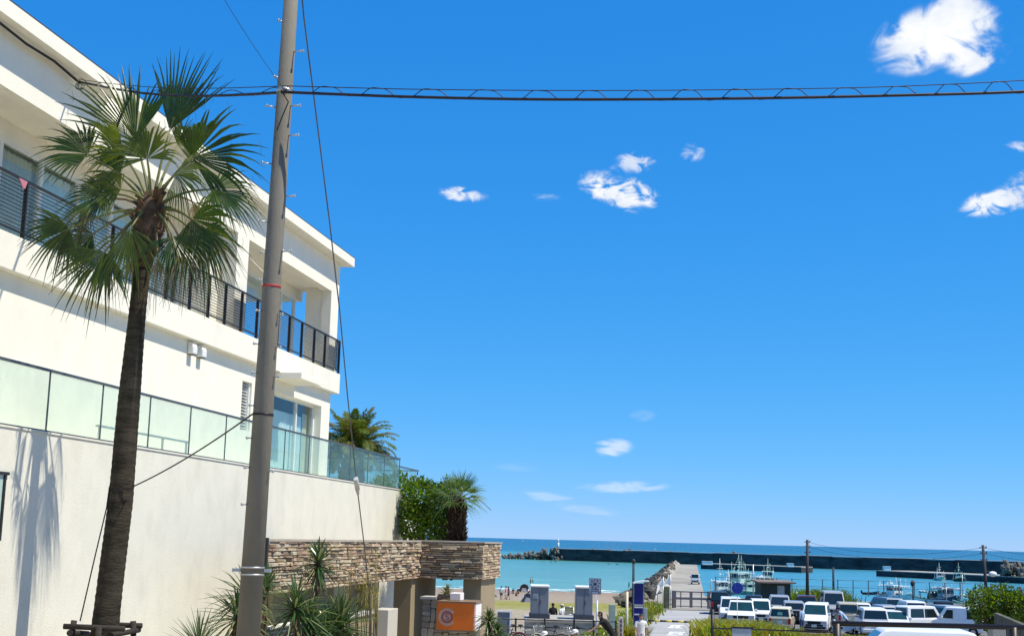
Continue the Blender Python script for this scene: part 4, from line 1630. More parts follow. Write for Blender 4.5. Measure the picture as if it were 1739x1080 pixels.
# ---- leafy bushes
LEAF_D = leaf_mat('bush_leaf_deep', (0.024, 0.062, 0.012), (0.055, 0.115, 0.020), trans=.3, rough=.4, scale=1.2)
LEAF_M = leaf_mat('bush_leaf_fresh', (0.085, 0.19, 0.018), (0.17, 0.30, 0.035), trans=.42, spec=.4, rough=.35, scale=1.2)
LEAF_O = leaf_mat('bush_leaf_olive', (0.075, 0.095, 0.018), (0.15, 0.16, 0.03), trans=.35, rough=.5, scale=1.2)
LEAF_Y = leaf_mat('weed_leaf_yellow', (0.17, 0.17, 0.018), (0.32, 0.28, 0.04), trans=.35, rough=.6, scale=.8)
TWIG = mat('brown_twig', (.09, .065, .045), rough=.9, var=.3, scale=6)

def leaf_cloud(mb, blobs, n, size, weights, shell=.55, elong=2.0):
    tot = sum(b[3] * b[4] * b[5] for b in blobs)
    for (cx_, cy_, cz_, rx, ry, rz) in blobs:
        k = int(n * rx * ry * rz / tot)
        for _ in range(k):
            u = rnd.random()
            r = (shell + (1 - shell) * u) if rnd.random() < .75 else rnd.random() ** .5
            a, z = rnd.uniform(0, 6.283), rnd.uniform(-1, 1)
            q = math.sqrt(1 - z * z)
            nv = Vector((q * math.cos(a), q * math.sin(a), z))
            wob = 1 + .26 * noise.noise(Vector((nv.x * 2.2 + cx_, nv.y * 2.2 + cy_, nv.z * 2.2 + cz_))) + rnd.uniform(-.08, .10)
            p = Vector((cx_ + nv.x * rx * r * wob, cy_ + nv.y * ry * r * wob, cz_ + nv.z * rz * r * wob))
            d = (nv + Vector((rnd.uniform(-1, 1), rnd.uniform(-1, 1), rnd.uniform(-.6, .9)))).normalized()
            s = d.cross(Vector((rnd.uniform(-1, 1), rnd.uniform(-1, 1), rnd.uniform(-1, 1)))).normalized()
            l = size * rnd.uniform(.6, 1.25)
            w = l / elong * .5
            f = s.cross(d) * (l * .12)
            x = rnd.random()
            mm = 0
            for i, wt_ in enumerate(weights):
                if x < wt_:
                    mm = i
                    break
                x -= wt_
            mb.add([p, p + d * l * .45 + s * w + f, p + d * l, p + d * l * .45 - s * w + f], [(0, 1, 2), (0, 2, 3)], mm)

def bush(name, label, cat, foot, blobs, n, size, mats, weights, group=None, elong=2.0, stems=7):
    t = thing(name, label, cat, foot, 0, group)
    m = MB()
    for i in range(stems):
        b = rnd.choice(blobs)
        e = Vector((b[0] + rnd.uniform(-.5, .5) * b[3], b[1] + rnd.uniform(-.5, .5) * b[4], b[2] + rnd.uniform(-.2, .5) * b[5]))
        f = Vector(foot) + Vector((rnd.uniform(-.15, .15), rnd.uniform(-.15, .15), -.05))
        m.tube([f, f.lerp(e, .5) + Vector((rnd.uniform(-.1, .1), rnd.uniform(-.1, .1), .05)), e], [.04, .028, .008], 5)
    m.build('branches', TWIG, t)
    m = MB()
    leaf_cloud(m, blobs, n, size, weights, elong=elong)
    m.build('foliage', mats, t, kind='stuff')
    return t

def blob(px, py, Y, rx, ry, rz):
    p = at(px, py, Y)
    return (p.x, p.y, p.z, rx, ry, rz)

bush('green_bush', 'bright green broad leaf bush beside the end of the cream terrace wall', 'bush', (-2.75, 46.2, 7.6),
     [blob(712, 848, 47.2, .62, .8, .78), blob(705, 885, 47, .55, .8, .8), blob(742, 858, 46.6, .45, .6, .7), blob(735, 895, 46.4, .55, .6, .6), blob(672, 822, 48.3, .5, .5, .42), blob(648, 826, 49, .4, .4, .4)],
     5200, .17, [LEAF_M, LEAF_O, LEAF_D], [.55, .25, .2], elong=2.2)
bush('dark_bush', 'darker bush squeezed between the bright bush and the short palm', 'bush', (-1.95, 45.6, 7.6),
     [blob(752, 850, 46.0, .42, .5, .75), blob(755, 895, 45.8, .38, .5, .5)], 1700, .15, [LEAF_D, LEAF_M], [.75, .25], elong=2.4)

# big shrub at the right edge
bush('round_shrub', 'large dense green shrub on the right above the sloping concrete wall', 'shrub', (at(1690, 1075, 60).x, 60, gz(20, 60)),
     [blob(1668, 1022, 60, .75, .7, .72), blob(1700, 1018, 60.3, .8, .8, .68), blob(1730, 1030, 60, .85, .8, .75), blob(1690, 1045, 60.5, .8, .6, .5), blob(1765, 1030, 60, .8, .7, .8), blob(1672, 1048, 60.6, .55, .5, .5), blob(1705, 1058, 60.9, .9, .5, .5), blob(1740, 1060, 61, .8, .5, .5)],
     10500, .14, [LEAF_O, LEAF_M, LEAF_D], [.4, .35, .25], elong=1.8, stems=14)

# sword leaved plants
def sword(mb, base, d, L, w, droop, m=0):
    d = Vector(d).normalized()
    sd = d.cross(Vector((0, 0, 1)))
    if sd.length < .05:
        sd = Vector((1, 0, 0))
    sd.normalize()
    pts = []
    p = Vector(base)
    for q, ww in ((0, .7), (.3, 1), (.6, .85), (.85, .45), (1, .04)):
        c = p + d * (L * q) + Vector((0, 0, -1)) * (droop * L * q * q)
        pts.append((c, ww * w))
    vs, fs = [], []
    upv = sd.cross(d)
    for c, ww in pts:
        vs += [c - sd * ww + upv * ww * .5, c, c + sd * ww + upv * ww * .5]
    for k in range(len(pts) - 1):
        a = k * 3
        fs += [(a, a + 1, a + 4, a + 3), (a + 1, a + 2, a + 5, a + 4)]
    mb.add(vs, fs, m)

YUC = leaf_mat('sword_leaf', (0.030, 0.070, 0.022), (0.065, 0.115, 0.035), trans=.18, spec=.5, rough=.3, scale=2)
YUC_L = leaf_mat('sword_leaf_pale', (0.13, 0.16, 0.06), (0.22, 0.25, 0.11), trans=.25, rough=.4, scale=2)
YUC_B = leaf_mat('sword_leaf_dry', (0.12, 0.09, 0.05), (0.22, 0.17, 0.10), trans=.15, rough=.8, scale=2)

def rosette(name, label, head, foot, L, n, w, droop, mats=None, low=-.5, heads=None, cat='plant', dry=20):
    t = thing(name, label, cat, foot)
    mats = mats or [YUC, YUC_L, YUC_B]
    for hd in (heads or [head]):
        hd = Vector(hd)
        g = MB()
        f = Vector(foot)
        g.tube([f + Vector((0, 0, -.1)), f.lerp(hd, .5) + Vector((rnd.uniform(-.06, .06), 0, 0)), hd], [.075, .06, .05], 7)
        g.build('stem', FIBRE, t)
        g = MB()
        for i in range(n):
            an = 2.399 * i + rnd.uniform(-.25, .25)
            e = lerp(1.45, low, (i / n) ** .85) + rnd.uniform(-.1, .1)
            d = Vector((math.cos(an) * math.cos(e), math.sin(an) * math.cos(e), math.sin(e)))
            sword(g, hd + d * .04 + Vector((0, 0, -.12 * i / n)), d, L * rnd.uniform(.8, 1.1), w * rnd.uniform(.8, 1.15), droop * rnd.uniform(.5, 1.5), 0 if rnd.random() > .22 else 1)
        for i in range(dry):
            an = rnd.uniform(0, 6.28)
            d = Vector((math.cos(an) * .5, math.sin(an) * .5, -.8))
            sword(g, hd + Vector((0, 0, -.15 - .2 * rnd.random())), d, L * .7, w * .8, .1, 2)
        g.build('leaf_rosette', mats, t, kind='stuff')
    return t

def foot_of(px, py, Y):
    p = at(px, py, Y)
    return (p.x, Y, gz(p.x, Y))

rosette('yucca', 'broad dark green yucca in the middle below the stone beam', at(572, 1058, 27.5), foot_of(575, 1100, 27.5), .95, 105, .026, .25, heads=[at(578, 1060, 27.5), at(556, 1075, 27.2)])
rosette('yucca', 'dark spiky yucca with silvery drooping leaves just right of the lamp pole', at(500, 1030, 26), foot_of(500, 1100, 26), .85, 90, .024, .32, heads=[at(502, 1030, 26), at(525, 1060, 26.4)])
rosette('yucca', 'grey green yucca leaning left from behind the lamp pole', at(408, 1040, 22), foot_of(410, 1100, 22), .70, 74, .020, .28, heads=[at(402, 1042, 22), at(418, 1010, 22.3)])
rosette('yucca', 'few thin upright blades of a yucca at the bottom left of the lamp pole', at(338, 1092, 21), foot_of(338, 1110, 21), .6, 40, .014, .1, low=.5, dry=4)
rosette('yucca', 'small spiky yucca close to the lamp pole on its right side', at(452, 1000, 23.5), foot_of(452, 1100, 23.5), .5, 60, .018, .15, low=0)
rosette('cordyline', 'tall cordyline with upright leaf tuft in front of the ledge stones', at(541, 952, 27.2), foot_of(530, 1100, 27.2), .55, 80, .024, .18, low=-.9, dry=34)
rosette('green_cordyline', 'green strap leaf plant growing at the right foot of the orange sign', at(832, 1062, 37.5), foot_of(832, 1110, 37.5), .62, 90, .022, .55, heads=[at(830, 1052, 37.5), at(845, 1075, 37.3)], low=-.1, dry=12)
# planter top plants
t = rosette('planter_grass', 'dry golden strap plant in the planter above the orange sign', bp(-8.47, 39.3, 7.36), bp(-8.47, 39.3, 7.31), .36, 60, .018, .35, mats=[YUC_L, YUC_B, YUC_B], low=.2, dry=0)

# bamboo canes
cane = mat('dry_bamboo_cane', (.20, .16, .075), rough=.6, var=.3, scale=5)
bt = thing('bamboo_clump', 'thin dry yellow bamboo canes standing before the stone beam', 'bamboo', foot_of(615, 1100, 28.5))
m = MB()
lf = MB()
for i in range(26):
    px = rnd.uniform(583, 642)
    Y = 28.5 + rnd.uniform(-.4, .5)
    top = rnd.uniform(925, 1010)
    p0 = at(px + rnd.uniform(-3, 3), 1095, Y)
    p1 = at(px + rnd.uniform(-4, 4), top, Y)
    m.tube([p0, p0.lerp(p1, .5) + Vector((rnd.uniform(-.03, .03), 0, 0)), p1], [.012, .010, .004], 5)
    for k in range(22):
        q = p0.lerp(p1, rnd.uniform(.35, 1))
        a_ = rnd.uniform(0, 6.28)
        sword(lf, q, (math.cos(a_), math.sin(a_), rnd.uniform(.1, 1.2)), rnd.uniform(.12, .26), .007, .3, 0 if rnd.random() > .4 else 1)
m.build('canes', cane, bt, kind='stuff')
lf.build('leaves', [LEAF_Y, LEAF_O], bt, kind='stuff')

# yellow green weeds and grass along the parking lot
def weed_patch(name, label, pts, n, h0, h1, mats, spreadx, spready):
    g = MB()
    for i in range(n):
        c = rnd.choice(pts)
        x = c[0] + rnd.gauss(0, spreadx)
        y = c[1] + rnd.gauss(0, spready)
        z = gz(x, y) - .02
        h = rnd.uniform(h0, h1) * c[2]
        a_ = rnd.uniform(0, 6.28)
        d = Vector((math.cos(a_) * .45, math.sin(a_) * .45, 1))
        w = .018 + .02 * rnd.random()
        sword(g, (x, y, z), d, h, w * 1.6, .35, rnd.randrange(len(mats)))
    o = g.build(name, mats, kind='stuff')
    o['label'] = label
    return o
pts = []
for px in range(1206, 1325, 5):
    for k in range(3):
        Y = 70 + 4 * k + rnd.uniform(-2, 2)
        p = at(px, 1060, Y)
        pts.append((p.x, Y, 1.8 if px < 1290 else 1.45))
weed_patch('hedge_weeds', 'yellow green weeds along the front of the parking lot', pts, 9000, .5, 1.2, [LEAF_Y, LEAF_O, LEAF_Y, LEAF_M], .35, 1.2)
pts = []
for px in range(1330, 1500, 6):
    for k in range(3):
        Y = 78 + 3 * k
        p = at(px, 1070, Y)
        pts.append((p.x, Y, .55))
weed_patch('verge_grass', 'short yellow green grass verge behind the black railing', pts, 6000, .3, .7, [LEAF_Y, LEAF_O], .5, 1.5)
pts = []
for px in list(range(1600, 1700, 8)):
    p = at(px, 1075, 58)
    pts.append((p.x, 58, .6))
weed_patch('corner_grass', 'grass under the shrub at the right', pts, 1600, .3, .8, [LEAF_O, LEAF_Y, LEAF_M], .5, .8)
pts = []
for i in range(26):
    t = i / 25
    Y = lerp(70, 128, t)
    pts.append((jetty_x(Y) - 2.6 - 1.2 * rnd.random(), Y, lerp(.9, 1.3, t)))
weed_patch('path_weeds', 'wild green weeds along the left edge of the harbour road', pts, 4200, .4, 1.1, [LEAF_O, LEAF_M, LEAF_Y], .45, 1.5)
pts = []
for i in range(30):
    p = at(rnd.uniform(1345, 1438), 1005, 160)
    pts.append((p.x, 160 + rnd.uniform(-4, 4), rnd.uniform(.8, 1.6)))
weed_patch('quay_scrub', 'green scrub growing along the harbour fence', pts, 3200, .8, 2.2, [LEAF_M, LEAF_O, LEAF_D], .9, 1.0)
pts = []
for i in range(20):
    px = rnd.uniform(1057, 1080)
    p = at(px, 1060, 58)
    pts.append((p.x, 58 + rnd.uniform(-.6, .6), 1.0))
weed_patch('reed_clump', 'upright green reeds left of the blue sign pylon', pts, 700, .9, 1.9, [LEAF_O, LEAF_Y], .12, .4)
pts = []
for i in range(30):
    px = rnd.uniform(868, 1045)
    p = at(px, 1075, 62)
    pts.append((p.x, 62 + rnd.uniform(-1.5, 2), rnd.uniform(.5, 1)))
weed_patch('fence_weeds', 'patchy weeds behind the black fence', pts, 1500, .3, .8, [LEAF_O, LEAF_Y, YUC_B], .5, .8)

# ------------------------------------------------------------------ lamp pole and cables
POLE_M = mat('spun_concrete_pole', (0.17, 0.157, 0.13), rough=.8, var=.16, scale=2.2, bump=.25, bscale=30, spec=.15, stretch=(1, 1, .4))
CABLE_M = mat('black_cable', (0.015, 0.012, 0.018), rough=.5, var=.2)
WIRE_M = mat('steel_wire', (0.10, 0.10, 0.11), rough=.4, metal=.6, var=.2)
LY = 17.5
lp0, lp1 = at(420, 1100, LY), at(498, -60, LY)
pz0 = gz(lp0.x, LY)
dirp = (lp1 - lp0).normalized()
foot = lp0 + dirp * ((pz0 - lp0.z) / dirp.z)
lp = thing('utility_pole', 'tall round concrete utility pole with step bolts left of centre', 'utility pole', (foot.x, foot.y, pz0))
def pole_r(py):
    return lerp(.090, .153, (py + 60) / 1160)
m = MB()
top = lp0 + dirp * 10.6
m.tube([foot - dirp * .3, foot + dirp * 5, top], [.158, pole_r(560), .088], 28)
m.build('shaft', POLE_M, lp)
def on_pole(py):
    "axis point of the pole at photo row py"
    q0, q1 = (420, 1100), (498, -60)
    t = (py - q0[1]) / (q1[1] - q0[1])
    return at(lerp(q0[0], q1[0], t), py, LY)
VR = Vector((1, 0, 0))
for (py, side) in ((182, 1), (232, 1), (282, -1), (335, 1), (380, -1), (428, 1), (432, -1), (478, -1), (530, -1), (534, 1), (590, 1), (586, -1), (635, -1), (640, 1), (690, -1), (745, -1), (795, -1), (800, 1), (857, -1), (186, -1), (90, 1), (135, -1), (40, -1)):
    c = on_pole(py)
    r = pole_r(py)
    d = Vector((.93 * side, -.37, 0)) if side > 0 else Vector((-.8, -.6, 0))
    g = MB()
    L = .15 if py < 440 and side > 0 or py in (282, 380, 186) else .07
    g.tube([c + d * (r - .02), c + d * (r + L)], .011, 7)
    g.tube([c + d * (r + L - .004), c + d * (r + L + .014)], .020, 7)
    g.build('step_bolt', GALV, lp)
def band(py, h, m_, name, extra=.006):
    c = on_pole(py)
    g = MB()
    r = pole_r(py) + extra
    g.tube([c - dirp * h / 2, c + dirp * h / 2], [r, r], 28)
    return g.build(name, m_, lp)
band(963, .022, GALV, 'band', .008)
band(975, .022, GALV, 'band', .008)
g = MB()
c = on_pole(968)
g.box(c.x - .26, c.x - .15, c.y - .03, c.y + .03, c.z - .02, c.z + .02)
g.box(c.x + .15, c.x + .24, c.y - .03, c.y + .03, c.z - .02, c.z + .02)
g.build('band_bolt', GALV, lp)
band(487, .028, mat('red_tape', (.40, .03, .03), rough=.6), 'red_band', .007)
band(155, .05, GALV, 'cable_bracket', .01)

# cable bundle: thick cable, thin messenger and the hanger wire winding between them
CY_ = 17.28
main_px = [(6200, -380), (3400, -10), (2400, 95), (1900, 142), (1739, 156), (1500, 163), (1300, 167), (1100, 169), (900, 169), (700, 165), (560, 160), (487, 157)]
mess_px = [(6200, -398), (3400, -28), (2400, 77), (1900, 124), (1739, 137), (1500, 148), (1300, 152), (1100, 154), (900, 154), (700, 152), (560, 148.5), (487, 146.5)]
anch = Vector(bp(-13.0, 23.6, 17.80))
def curve_pts(px):
    pts = [at(x, y, CY_) for x, y in px]
    out = []
    for i in range(len(pts) - 1):
        p0 = pts[max(0, i - 1)]
        p1, p2 = pts[i], pts[i + 1]
        p3 = pts[min(len(pts) - 1, i + 2)]
        for k in range(12):
            t = k / 12
            out.append(.5 * ((2 * p1) + (p2 - p0) * t + (2 * p0 - 5 * p1 + 4 * p2 - p3) * t * t + (3 * p1 - p0 - 3 * p2 + p3) * t ** 3))
    out.append(pts[-1])
    return out
mp_, sp_ = curve_pts(main_px), curve_pts(mess_px)
cab = thing('cable_bundle', 'black overhead cable with looped hanger wire crossing the whole picture', 'cable', (mp_[-1].x, mp_[-1].y, 0))
g = MB()
left = [mp_[-1] + (anch - mp_[-1]) * (i / 10) + Vector((0, 0, -.16 * math.sin(math.pi * i / 10))) for i in range(1, 11)]
wall_run = [bp(-12.97, 23.6 - i, 17.80 + (.045 if i % 2 else .0)) for i in range(1, 14)]
g.tube(mp_ + left + wall_run, .021, 8)
g.build('main_cable', CABLE_M, cab)
g = MB()
lefts = [sp_[-1] + (anch + Vector((0, 0, .04)) - sp_[-1]) * (i / 10) + Vector((0, 0, -.10 * math.sin(math.pi * i / 10))) for i in range(1, 11)]
g.tube(sp_ + lefts + [w + Vector((0, 0, .03)) for w in wall_run], .0065, 6)
g.build('messenger_wire', CABLE_M, cab)
g = MB()
hp = []
acc = 0.0
for i in range(len(mp_) - 1):
    seg = (mp_[i + 1] - mp_[i]).length
    for k in range(6):
        t = k / 6
        s = acc + seg * t
        a_, b_ = mp_[i].lerp(mp_[i + 1], t), sp_[i].lerp(sp_[i + 1], t)
        ph = 2 * math.pi * s / .70 + .5 * math.sin(s * 1.3)
        w = .46 + .64 * math.sin(ph) + .09 * math.sin(3 * ph)
        hp.append(a_.lerp(b_, w) + Vector((0, .03 * math.cos(2 * math.pi * s / .70), 0)))
    acc += seg
for i in range(70):
    t = i / 70
    a_ = mp_[-1].lerp(anch, t)
    w = .03 + .05 * math.sin(t * 40)
    hp.append(a_ + Vector((0, 0, -.16 * math.sin(math.pi * t) + w)))
g.tube(hp, .0065, 5)
g.build('hanger_wire', CABLE_M, cab)
g = MB()
for lp_ in range(3):
    ring = [anch + Vector((.05, -.05, -.12)) + Vector((.06 * math.cos(q * .5) + .03 * lp_, 0, .07 * math.sin(q * .5))) for q in range(13)]
    g.tube(ring, .008, 5)
# loose lead hanging from the bracket on the pole
c = on_pole(190)
g.tube([on_pole(160) + Vector((-.02, -.17, 0)), on_pole(180) + Vector((.09, -.16, 0)), on_pole(205) + Vector((.02, -.165, 0)), on_pole(228) + Vector((-.04, -.16, 0))], .009, 5)
g.build('slack_loop', CABLE_M, cab)

def wire(name, label, pts, r, m_, cat='wire', extra=None):
    g = MB()
    g.tube(pts, r, 6)
    if extra:
        extra(g)
    o = g.build(name, m_ if isinstance(m_, list) else [m_], loc=pts[-1])
    return tag(o, label, cat)

def sag_line(a, b, s, n=16):
    return [a.lerp(b, i / n) + Vector((0, 0, -s * 4 * (i / n) * (1 - i / n))) for i in range(n + 1)]
# guy wire with its white grip sleeve
gtop = at(506, -80, 17.5)
gend_px = at(628, 1010, 26)
gend = Vector((gend_px.x, 26, gz(gend_px.x, 26)))
gpts = [at(511, -30, 17.6), at(516, 30, 17.8), at(560, 380, 20.2), at(577, 530, 21.4), at(590, 670, 22.7), at(605, 815, 24.1), at(617, 913, 25.2), at(628, 1010, 26), gend + Vector((.1, 0, 0))]
gw = thing('guy_wire', 'dark guy wire slanting down to the right of the utility pole', 'guy wire', gend)
g = MB()
g.tube(gpts, .011, 6)
g.build('wire', WIRE_M, gw)
g = MB()
g.tube([at(604, 812, 24.0), at(607, 830, 24.25)], [.045, .045], 10)
g.tube([at(607, 830, 24.25), at(608, 840, 24.35)], [.045, .02], 10)
g.build('grip_sleeve', [mat('grey_plastic', (.45, .45, .44), rough=.5)], gw)
wire('service_wire', 'hairline wire running up and left from the pole above the palm', sag_line(at(478, 146, 17.4), at(340, -70, 14), .05), .0035, CABLE_M)
wire('palm_tie_wire', 'black tie wire from the utility pole down to the palm trunk', sag_line(on_pole(705) + Vector((-.12, -.12, 0)), at(228, 825, PY - .19), .06)
     + [at(222, 830, PY - .21), at(200, 829, PY - .2), at(186, 826, PY - .05)], .011, CABLE_M, 'wire')
band(704, .03, CABLE_M, 'wire_band', .008)
wire('palm_stay_wire', 'black stay wire from the palm trunk to the stake frame', [at(186, 826, PY - .1), at(181, 862, PY - .15), at(160, 950, PY - .3), at(136, 1054, PY - .4)], .011, CABLE_M)
wire('ivory_cord', 'pale cord tying a palm leaf to the red band on the pole', [on_pole(487) + Vector((-.10, -.15, 0)), at(455, 470, 18.5), at(432, 447, 20.0), at(425, 440, 21.2)], .010, [mat('pale_cord', (.55, .50, .38), rough=.8)], 'cord')

# ------------------------------------------------------------------ distant utility poles and wires
DKPOLE = mat('dark_far_pole', (0.055, 0.045, 0.045), rough=.8, var=.2)
def far_pole(p_top, p_bot, Y, r, label, lamp=False):
    a_, b_ = at(*p_bot, Y), at(*p_top, Y)
    zf = gz(a_.x, Y)
    d = (b_ - a_).normalized()
    f = a_ + d * ((zf - a_.z) / d.z)
    t = thing('harbour_pole', label, 'utility pole', (f.x, f.y, zf))
    g = MB()
    g.tube([f - d * .2, b_], [r, r * .72], 10)
    g.build('shaft', DKPOLE, t)
    g = MB()
    for k in (.25, .75, 1.4):
        q = b_ - d * k
        g.tube([q + Vector((-.35, 0, 0)), q + Vector((.35, 0, 0))], .04, 5)
        g.tube([q + Vector((.3, 0, 0)), q + Vector((.3, 0, .16))], .05, 5)
    g.build('cross_arm', DKPOLE, t)
    if lamp:
        q = b_ - d * 2.4
        g = MB()
        g.ball((q.x + .75, q.y, q.z - .3), .42, .3, .26)
        g.build('lamp_head', box_m, t)
        g = MB()
        g.tube([q, q + Vector((.5, 0, -.1)), q + Vector((.75, 0, -.2))], .05, 5)
        g.build('lamp_arm', DKPOLE, t)
    return b_, f
t1_, f1_ = far_pole((1371, 916), (1371, 1000), 150, .20, 'dark utility pole standing in the parking lot beyond the white van')
t2_, f2_ = far_pole((1669, 925), (1674, 992), 128, .17, 'leaning grey utility pole with a lamp behind the round shrub', True)
right_far = at(1900, 948, 120)
for k, dz in ((0, -.25), (1, -.8)):
    wire('harbour_wire', 'thin wire slung between the two harbour poles, %s of the pair' % ('upper' if k == 0 else 'lower'), sag_line(t1_ + Vector((0, 0, dz)), t2_ + Vector((0, 0, dz)), .95), .015, CABLE_M)
    wire('harbour_wire', 'thin wire leaving the leaning pole towards the right edge, %s of the pair' % ('upper' if k == 0 else 'lower'), sag_line(t2_ + Vector((0, 0, dz)), right_far + Vector((0, 0, dz)), .3), .015, CABLE_M)
# slim masts on the quay
def mast(px, top, Y, r, m_, label, bottom=None, name='mast_pole', head=0):
    a_ = at(px, top, Y)
    z = gz(a_.x, Y) if bottom is None else bottom
    g = MB()
    g.tube([(a_.x, Y, z - .1), (a_.x, Y, a_.z)], [r, r * .8], 8)
    if head:
        g.ball((a_.x, Y, a_.z), head, head, head * 1.3, 8, 6)
    return tag(g.build(name, m_, loc=(a_.x, Y, z)), label, 'pole')
mast(1279, 958, 160, .09, GALV, 'slim pale mast on the quay left of the shed')
mast(1415, 963, 166, .16, DKPOLE, 'short dark tapering mast behind the grey high roof van')
mast(1550, 990, 166, .10, DKPOLE, 'dark knobbed mooring pole right of the white fishing boat', head=.3)
mast(1607, 998, 166, .05, GALV, 'needle thin mast between the harbour boats and the shrub')
mast(1634, 975, 166, .05, GALV, 'hairline mast left of the round shrub')
mast(1732, 996, 150, .22, DKPOLE, 'dark bollard post at the far right above the shrub')
mast(1076, 953, 95, .10, mat('dark_green_post', (.03, .04, .035), rough=.6), 'slim dark lamp post beside the blue sign pylon', name='lamp_post', head=.14)
mast(1065, 1004, 72, .085, mat('cream_post', (.66, .58, .40), rough=.7, var=.06), 'cream round post among the green reeds', name='cream_post')
mast(1252, 1010, 72, .022, mat('pale_pole_paint', (.66, .66, .66), rough=.5), 'thin pale pole carrying the round blue road sign', name='sign_pole')

# round blue road sign
BLUE = mat('road_sign_blue', (.008, .035, .30), rough=.35, var=.1, scale=3)
c = at(1252, 998, 72)
rs = thing('round_road_sign', 'round blue road sign above the white vehicles', 'road sign', (c.x, 71.94, gz(c.x, 72) + .0))
g = MB()
g.tube([(c.x, 71.96, c.z), (c.x, 71.94, c.z)], .30, 26, 0)
g.build('plate', BLUE, rs)
g = MB()
g.tube([(c.x, 71.972, c.z), (c.x, 71.962, c.z)], .31, 26, 0)
g.build('rim', box_m, rs)
g = MB()
g.box(c.x - .13, c.x - .09, 71.932, 71.938, c.z + .02, c.z + .2)
g.box(c.x - .13, c.x - .01, 71.932, 71.938, c.z - .02, c.z + .015)
g.build('symbol', mat('sign_pale_blue', (.06, .09, .38), rough=.5), rs)
g = MB()
g.box(c.x - .04, c.x + .04, 71.975, 72.03, c.z - .15, c.z + .15)
g.build('clamp', GALV, rs)

# ------------------------------------------------------------------ gate, barrier, road paint
GATE_M = mat('grey_gate_paint', (0.15, 0.135, 0.15), rough=.5, var=.1)
Yg = 122.0
gx = lambda px: at(px, 1028, Yg).x
gzz = 3.22
gt = thing('harbour_gate', 'grey steel gate with three rails across the jetty road', 'gate', ((gx(1144) + gx(1204)) / 2, Yg, gzz))
for px, w in ((1144.5, .36), (1204, .30)):
    g = MB()
    g.box(gx(px) - w / 2, gx(px) + w / 2, Yg - .18, Yg + .18, gzz - .1, gzz + 1.50)
    g.build('post', GATE_M, gt, bevel=.02)
for z, h in ((.10, .07), (.72, .16), (1.36, .10)):
    g = MB()
    g.box(gx(1144.5) + .19, gx(1204) - .16, Yg - .05, Yg + .05, gzz + z, gzz + z + h)
    g.build('rail', GATE_M, gt)
for px in (1156, 1173.5, 1191):
    g = MB()
    w = .13 if px == 1173.5 else .04
    g.box(gx(px) - w, gx(px) + w, Yg - .065, Yg + .065, gzz + .03, gzz + 1.44)
    g.build('stile', GATE_M, gt)
# side fence running left of the gate
def rail_fence(name, label, pts, heights, h, postr, railr, m_, cat='fence', group=None):
    t = thing(name, label, cat, pts[0], 0, group)
    for p in pts:
        g = MB()
        g.beam(Vector(p) + Vector((0, 0, -.1)), Vector(p) + Vector((0, 0, h)), postr * 2, postr * 2, up=Vector((0, 1, 0)))
        g.build('post', m_, t)
    for z in heights:
        for a_, b_ in zip(pts, pts[1:]):
            g = MB()
            e = (Vector(b_) - Vector(a_)).normalized() * postr
            g.tube([Vector(a_) + Vector((0, 0, z)) + e * 0, Vector(b_) + Vector((0, 0, z)) - e * 0], railr, 6)
            g.build('rail', m_, t)
    return t
pts = [(at(px, 1020, 121).x, 121, 3.2) for px in (1127, 1135, 1142)]
rail_fence('gate_side_fence', 'short brown rail fence joining the left gate post', pts, (.35, .75), .85, .05, .04, mat('brown_rail', (.12, .10, .07), rough=.7))
pts = [(at(px, 1010, 165.5).x, 165.5, 3.2) for px in range(1215, 1720, 26)]
rail_fence('harbour_fence', 'grey post and rail fence along the harbour edge behind the cars', pts, (.9, 1.75), 1.8, .05, .03, mat('grey_fence_paint', (.12, .15, .17), rough=.6))

bar = thing('barrier_pole', 'yellow and black striped barrier pole across the road end', 'barrier', (at(1215, 1060, 84).x, 84, gz(12, 84)))
pa, pb2 = at(1090, 1052.5, 84), at(1222, 1057.5, 84)
BLK = mat('black_paint', (.015, .015, .015), rough=.5)
YEL = mat('yellow_paint', (.55, .42, .06), rough=.5)
for i in range(13):
    g = MB()
    g.tube([pa.lerp(pb2, i / 13), pa.lerp(pb2, (i + 1) / 13)], .06, 8)
    g.build('stripe', BLK if i % 2 else YEL, bar)
g = MB()
q = at(1210, 1044, 84)
g.tube([(q.x, 84, gz(q.x, 84) - .1), (q.x, 84, q.z + .35)], .12, 8)
g.build('stand', BLK, bar)

# painted characters on the road (foreshortened strokes)
def road_mark(label, py, strokes, wpx):
    g = MB()
    Y = None
    for (x0, x1, y0, y1) in strokes:
        c0 = at(1150, py, 80)
        zz = interp(G_PORT, yroad(py))
        for _ in range(1):
            Yc = yroad(py)
        ox = at(1148, py, Yc).x
        a_ = Yc + y0
        b_ = Yc + y1
        sl = .171
        za, zb = interp(G_PORT, a_) + .03, interp(G_PORT, b_) + .03
        g.add([(ox + x0 + sl * y0, a_, za), (ox + x1 + sl * y0, a_, za), (ox + x1 + sl * y1, b_, zb), (ox + x0 + sl * y1, b_, zb)], [(0, 1, 2, 3)])
    o = g.build('road_marking', WHITE_LINE)
    o['kind'] = 'structure'
    o['label'] = label
def yroad(py):
    lo, hi = 66.0, 122.0
    for _ in range(40):
        mid = (lo + hi) / 2
        z = interp(G_PORT, mid)
        p = at(1150, py, mid)
        if p.z > z:
            lo = mid
        else:
            hi = mid
    return lo
road_mark('white painted character on the road, the farther one', 1064, [(-.46, .44, 1.1, 2.0), (-.40, -.16, -1.7, .9), (.02, .26, -1.7, .9), (-.48, .48, -2.4, -1.7), (-.16, .02, .0, .6)], 22)
